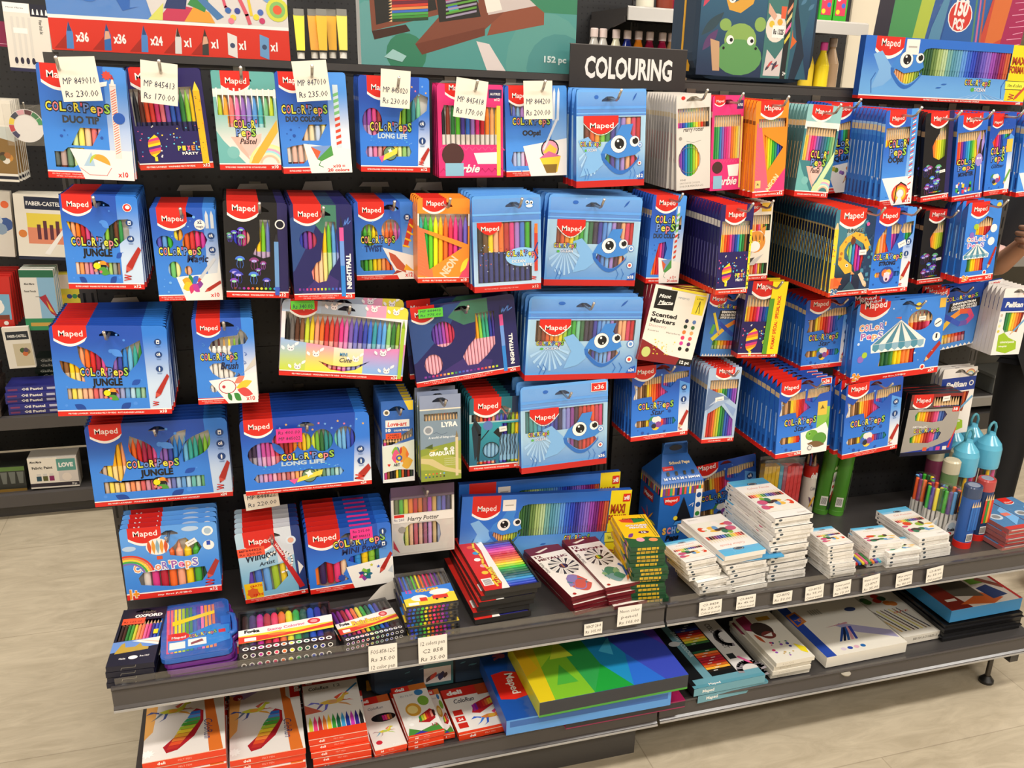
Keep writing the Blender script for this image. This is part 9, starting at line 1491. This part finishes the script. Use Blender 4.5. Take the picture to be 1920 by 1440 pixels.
# colour wheel in clear wrap
root = tag(empty('colour_wheel', Matrix.Translation(at('y', 1.45, 50, 236))), 'round colour wheel in crinkled clear wrap, left of the sailing boat carton', 'colour wheel')
h_ = hook(root.location.x, root.location.z+.055, .46); h_.location.y = 1.93; tag(h_, 'wire hook across the aisle holding the round colour wheel', 'hook')
b = MB(); b.lathe([(.052, 0), (.052, .003)], '#efe9e2', Matrix.Rotation(math.pi/2, 4, 'X'), 28); b.build('disc', root)
b = MB(); a = Art(.1, .1, -.0036, b, Matrix.Translation((0, 0, -.05)))
for i, k in enumerate(['#2a2a5a', '#c8283a', '#f0d03a', '#26304a', '#e0a0a8', '#5a1a2a', '#2f7a4a', '#3a9a5a']): a0 = 3.6-i*.5; a.P(ell(.5, .5, .5, .5, 4, a0, a0+.46) + ell(.5, .5, .36, .36, 4, a0+.46, a0), k)
b.build('colour_segments', root)
b = MB(); b.box((-.062, -.008, -.062), (.062, .006, .066), 'clear'); b.build('clear_wrap', root)
# paint tubes hanging across the aisle
for i, (u, k) in enumerate(((562, '#f2dc1c'), (588, '#f0a81c'), (604, '#f0b01c'), (622, '#e8b02a'), (642, '#ecd860'))):
    p = at('y', 1.62 + .03*(i % 2), u, 62); root = tag(empty('paint_tube', Matrix.Translation(p)), ['bright yellow', 'golden yellow', 'orange yellow', 'dull golden', 'pale yellow'][i] + ' paint tube hanging between the two big art set boxes', 'paint tube', 'yellow paint tubes')
    b = MB(); b.add([(-.019, 0, .06), (.019, 0, .06), (.014, -.014, -.06), (-.014, -.014, -.06), (.014, .014, -.06), (-.014, .014, -.06)], [(0, 3, 2, 1), (0, 1, 4, 5), (0, 5, 3), (1, 2, 4), (3, 5, 4, 2)], 'p'+k); b.box((-.014, -.015, -.064), (.014, .015, -.058), '#2a2a20'); b.build('tube_body', root)
    b = MB(); b.lathe([(.013, 0), (.013, .022)], 'p#e8e4da', Matrix.Translation((0, 0, -.086)), 14); b.build('cap', root)
    b = MB(); b.box((-.018, -.001, .058), (.018, .001, .08), 'p#8a8880'); b.build('hang_tab', root)
for i, u in enumerate((590, 612, 636)):
    p = at('y', 1.64, u, -2); b = MB(); b.lathe([(.02, 0), (.02, .03), (.018, .14)], 'p#ddd8ce', None, 12); o = b.build('paint_tube'); o.location = p; tag(o, 'white paint tube cut by the top photo edge above the yellow tubes, ' + ('left', 'middle', 'right')[i], 'paint tube')
# bottles and jars
def bottle(x, y, z, k, label, s=1, cap='#e8d4cc', nm='paint_bottle', grp='capped paint bottles'):
    root = tag(empty(nm, TR(x, y, z)), label, 'paint bottle', grp)
    b = MB(); b.lathe([(.03*s, 0), (.032*s, .01), (.032*s, .12*s), (.013*s, .175*s), (.013*s, .185*s)], 'p'+k, None, 14); b.build('bottle_body', root)
    b = MB(); b.lathe([(.016*s, .182*s), (.016*s, .212*s), (.014*s, .215*s)], 'p'+cap, None, 14); b.build('cap', root)
for i, (u, v, k, c) in enumerate(((1114, 70, '#b8b4ac', 'grey'), (1131, 66, '#c8c4bc', 'pale grey'), (1156, 55, '#e0dcc0', 'cream white'), (1177, 57, '#1c2a7a', 'dark blue'), (1198, 58, '#e0801c', 'orange'), (1219, 60, '#8a1438', 'dark red'), (1243, 60, '#a01840', 'crimson'), (1260, 63, '#c8a070', 'tan'), (1280, 64, '#c8a888', 'beige'))):
    p = at('y', 1.66, u, v); bottle(p.x, 1.66, 1.606, k, c + ' paint bottle with a wrapped white cap behind the section sign')
for i, (u, k, c) in enumerate(((1540, '#f2d82a', 'yellow'), (1556, '#c8a888', 'tan'), (1512, '#e8c83a', 'golden'))):
    p = at('y', 1.6 + .05*(i == 1), u, 130); bottle(p.x, p.y, 1.606, k, c + ' paint bottle between the backpack and the yellow-ended carton', 1 + .1*(i == 1), '#e0489a' if i == 0 else '#c8b4a8', grp='bottles right of the backpack')
for i, (u, k, c) in enumerate(((1209, '#e8e2cc', 'white'), (1246, '#8a3a2a', 'brown'), (1275, '#d82a7a', 'pink'), (1303, '#5aae3a', 'green'))):
    p = at('y', 1.6, u, 10); b = MB(); b.lathe([(.033, 0), (.036, .01), (.036, .04), (.034, .045), (.036, .05), (.036, .12)], 'p'+k, None, 18); o = b.build('paint_jar'); o.location = (p.x, 1.6, 1.8965); tag(o, c + ' paint jar on the upper shelf across the aisle', 'paint jar', 'paint jars')
for i in range(2):
    p = at('y', 1.58, 1545 + 27*i, 10); b = MB(); b.box((-.032, -.02, 0), (.032, .02, .14), '#3aae2a'); a = Art(.06, .14, -.0206, b); a.R(.1, .2, .9, 1, '#d83a5a'); [a.C(.3+.4*(j % 2), .3+.18*j, .16, ['#f2d82a', '#3a6ad0', '#f0ece4', '#f2c82a'][j]) for j in range(4)]; o = b.build('paint_carton'); o.location = (p.x, 1.58, 1.8965); tag(o, ('green and red paint carton, left of a pair on the upper shelf', 'green and red paint carton, right of a pair on the upper shelf')[i], 'paint carton')

# ---------------------------------------------------------------- the person at the right edge
def skin(name, V, E_, R_, k, parent, sub=2, root=0):
    me = bpy.data.meshes.new(name); me.from_pydata(V, E_, []); me.materials.append(mat(k)); o = bpy.data.objects.new(name, me); COL.objects.link(o); o.parent = parent
    m = o.modifiers.new('skin', 'SKIN'); m.use_smooth_shade = True
    for i, r in enumerate(R_): me.skin_vertices[0].data[i].radius = (r, r) if not isinstance(r, tuple) else r
    me.skin_vertices[0].data[root].use_root = True
    s_ = o.modifiers.new('sub', 'SUBSURF'); s_.levels = s_.render_levels = sub; return o
PP = tag(empty('person', TR(2.905, .15, 0, -.9)), 'person standing at the right edge in dark clothes, hands clasped at chest height', 'person')
def chain(n, a=0): return [(a+i, a+i+1) for i in range(n-1)]
body = [(0, 0, .95), (0, 0, 1.1), (0, 0, 1.27), (0, .01, 1.4), (0, .0, 1.5), (0, -.02, 1.58), (0, -.03, 1.68), (-.1, 0, .9), (-.1, -.01, .5), (-.1, 0, .09), (-.1, -.13, .03), (.1, 0, .9), (.1, -.01, .5), (.1, 0, .09), (.1, -.13, .03),
        (-.17, 0, 1.39), (-.26, -.05, 1.13), (-.21, -.27, 1.14), (-.135, -.33, 1.235), (.17, 0, 1.39), (.22, -.06, 1.12), (.04, -.27, 1.14), (-.07, -.33, 1.22)]
EE = [(0, 1), (1, 2), (2, 3), (3, 4), (4, 5), (5, 6), (0, 7), (7, 8), (8, 9), (9, 10), (0, 11), (11, 12), (12, 13), (13, 14), (3, 15), (15, 16), (16, 17), (17, 18), (3, 19), (19, 20), (20, 21), (21, 22)]
RR = [(.15, .1), (.13, .09), (.15, .1), (.12, .07), .042, .06, .09, .085, .055, .04, .035, .085, .055, .04, .035, .055, .045, .036, .026, .055, .045, .036, .026]
skin('body', body, EE, RR, 'f#d09a7c', PP)
skin('trousers', [body[i] for i in (0, 7, 8, 9, 11, 12, 13)], [(0, 1), (1, 2), (2, 3), (0, 4), (4, 5), (5, 6)], [(.17, .12), .1, .075, .065, .1, .075, .065], 'f#141418', PP)
skin('jacket', [body[i] for i in (0, 1, 2, 3, 15, 16, 19, 20)] + [(0, 0, .82)], [(0, 1), (1, 2), (2, 3), (3, 4), (4, 5), (3, 6), (6, 7), (0, 8)], [(.175, .125), (.155, .11), (.165, .115), (.15, .09), .07, .062, .07, .062, (.18, .13)], 'f#1a1a20', PP)
for s_, e in ((-1, 17), (1, 21)): skin('sleeve_cuff', [body[e-1], tuple((body[e-1][j]*.45 + body[e][j]*.55) for j in range(3))], [(0, 1)], [.06, .05], 'f#e0b8b0', PP)
for s_ in (-1, 1):
    w = Vector(body[18 if s_ < 0 else 22]); q = w + Vector((.02*-s_, -.03, .02))
    skin('palm', [tuple(w), tuple(q), tuple(q + Vector((.02*-s_, -.015, .015)))], [(0, 1), (1, 2)], [.025, (.036, .022), (.032, .018)], 'f#d09a7c', PP)
    for f in range(4):
        o_ = q + Vector((.012*-s_, -.018, .036 - .018*f)); ln = (.9, 1, .95, .75)[f]
        skin('finger', [tuple(o_), tuple(o_ + Vector((-s_*.034*ln, -.016, .002))), tuple(o_ + Vector((-s_*.058*ln, .004, 0))), tuple(o_ + Vector((-s_*.066*ln, .024, -.002)))], chain(4), [.0095, .009, .008, .007], 'f#d4a084', PP)
    o_ = w + Vector((0, -.01, .02)); skin('thumb', [tuple(o_), tuple(o_ + Vector((-s_*.014, -.02, .034))), tuple(o_ + Vector((-s_*.034, -.034, .042)))], chain(3), [.013, .011, .009], 'f#d4a084', PP)
skin('hair', [(0, -.01, 1.76), (0, .05, 1.72), (0, .06, 1.6), (0, .06, 1.48)], chain(4), [.075, .09, .07, .04], 'f#1c1412', PP)
b = MB(); [b.lathe([(.004, -.012), (.012, -.006), (.014, 0), (.012, .006), (.004, .012)], 'p#efeae4', Matrix.Translation((x, -.1, 1.69)), 10) for x in (-.032, .032)]; b.build('eyes', PP)
skin('nose', [(0, -.11, 1.69), (0, -.135, 1.655), (0, -.115, 1.645)], chain(3), [.01, .014, .01], 'f#d09a7c', PP)
skin('mouth', [(-.022, -.108, 1.618), (0, -.116, 1.618), (.022, -.108, 1.618)], chain(3), [.005, .007, .005], 'f#a8605a', PP)
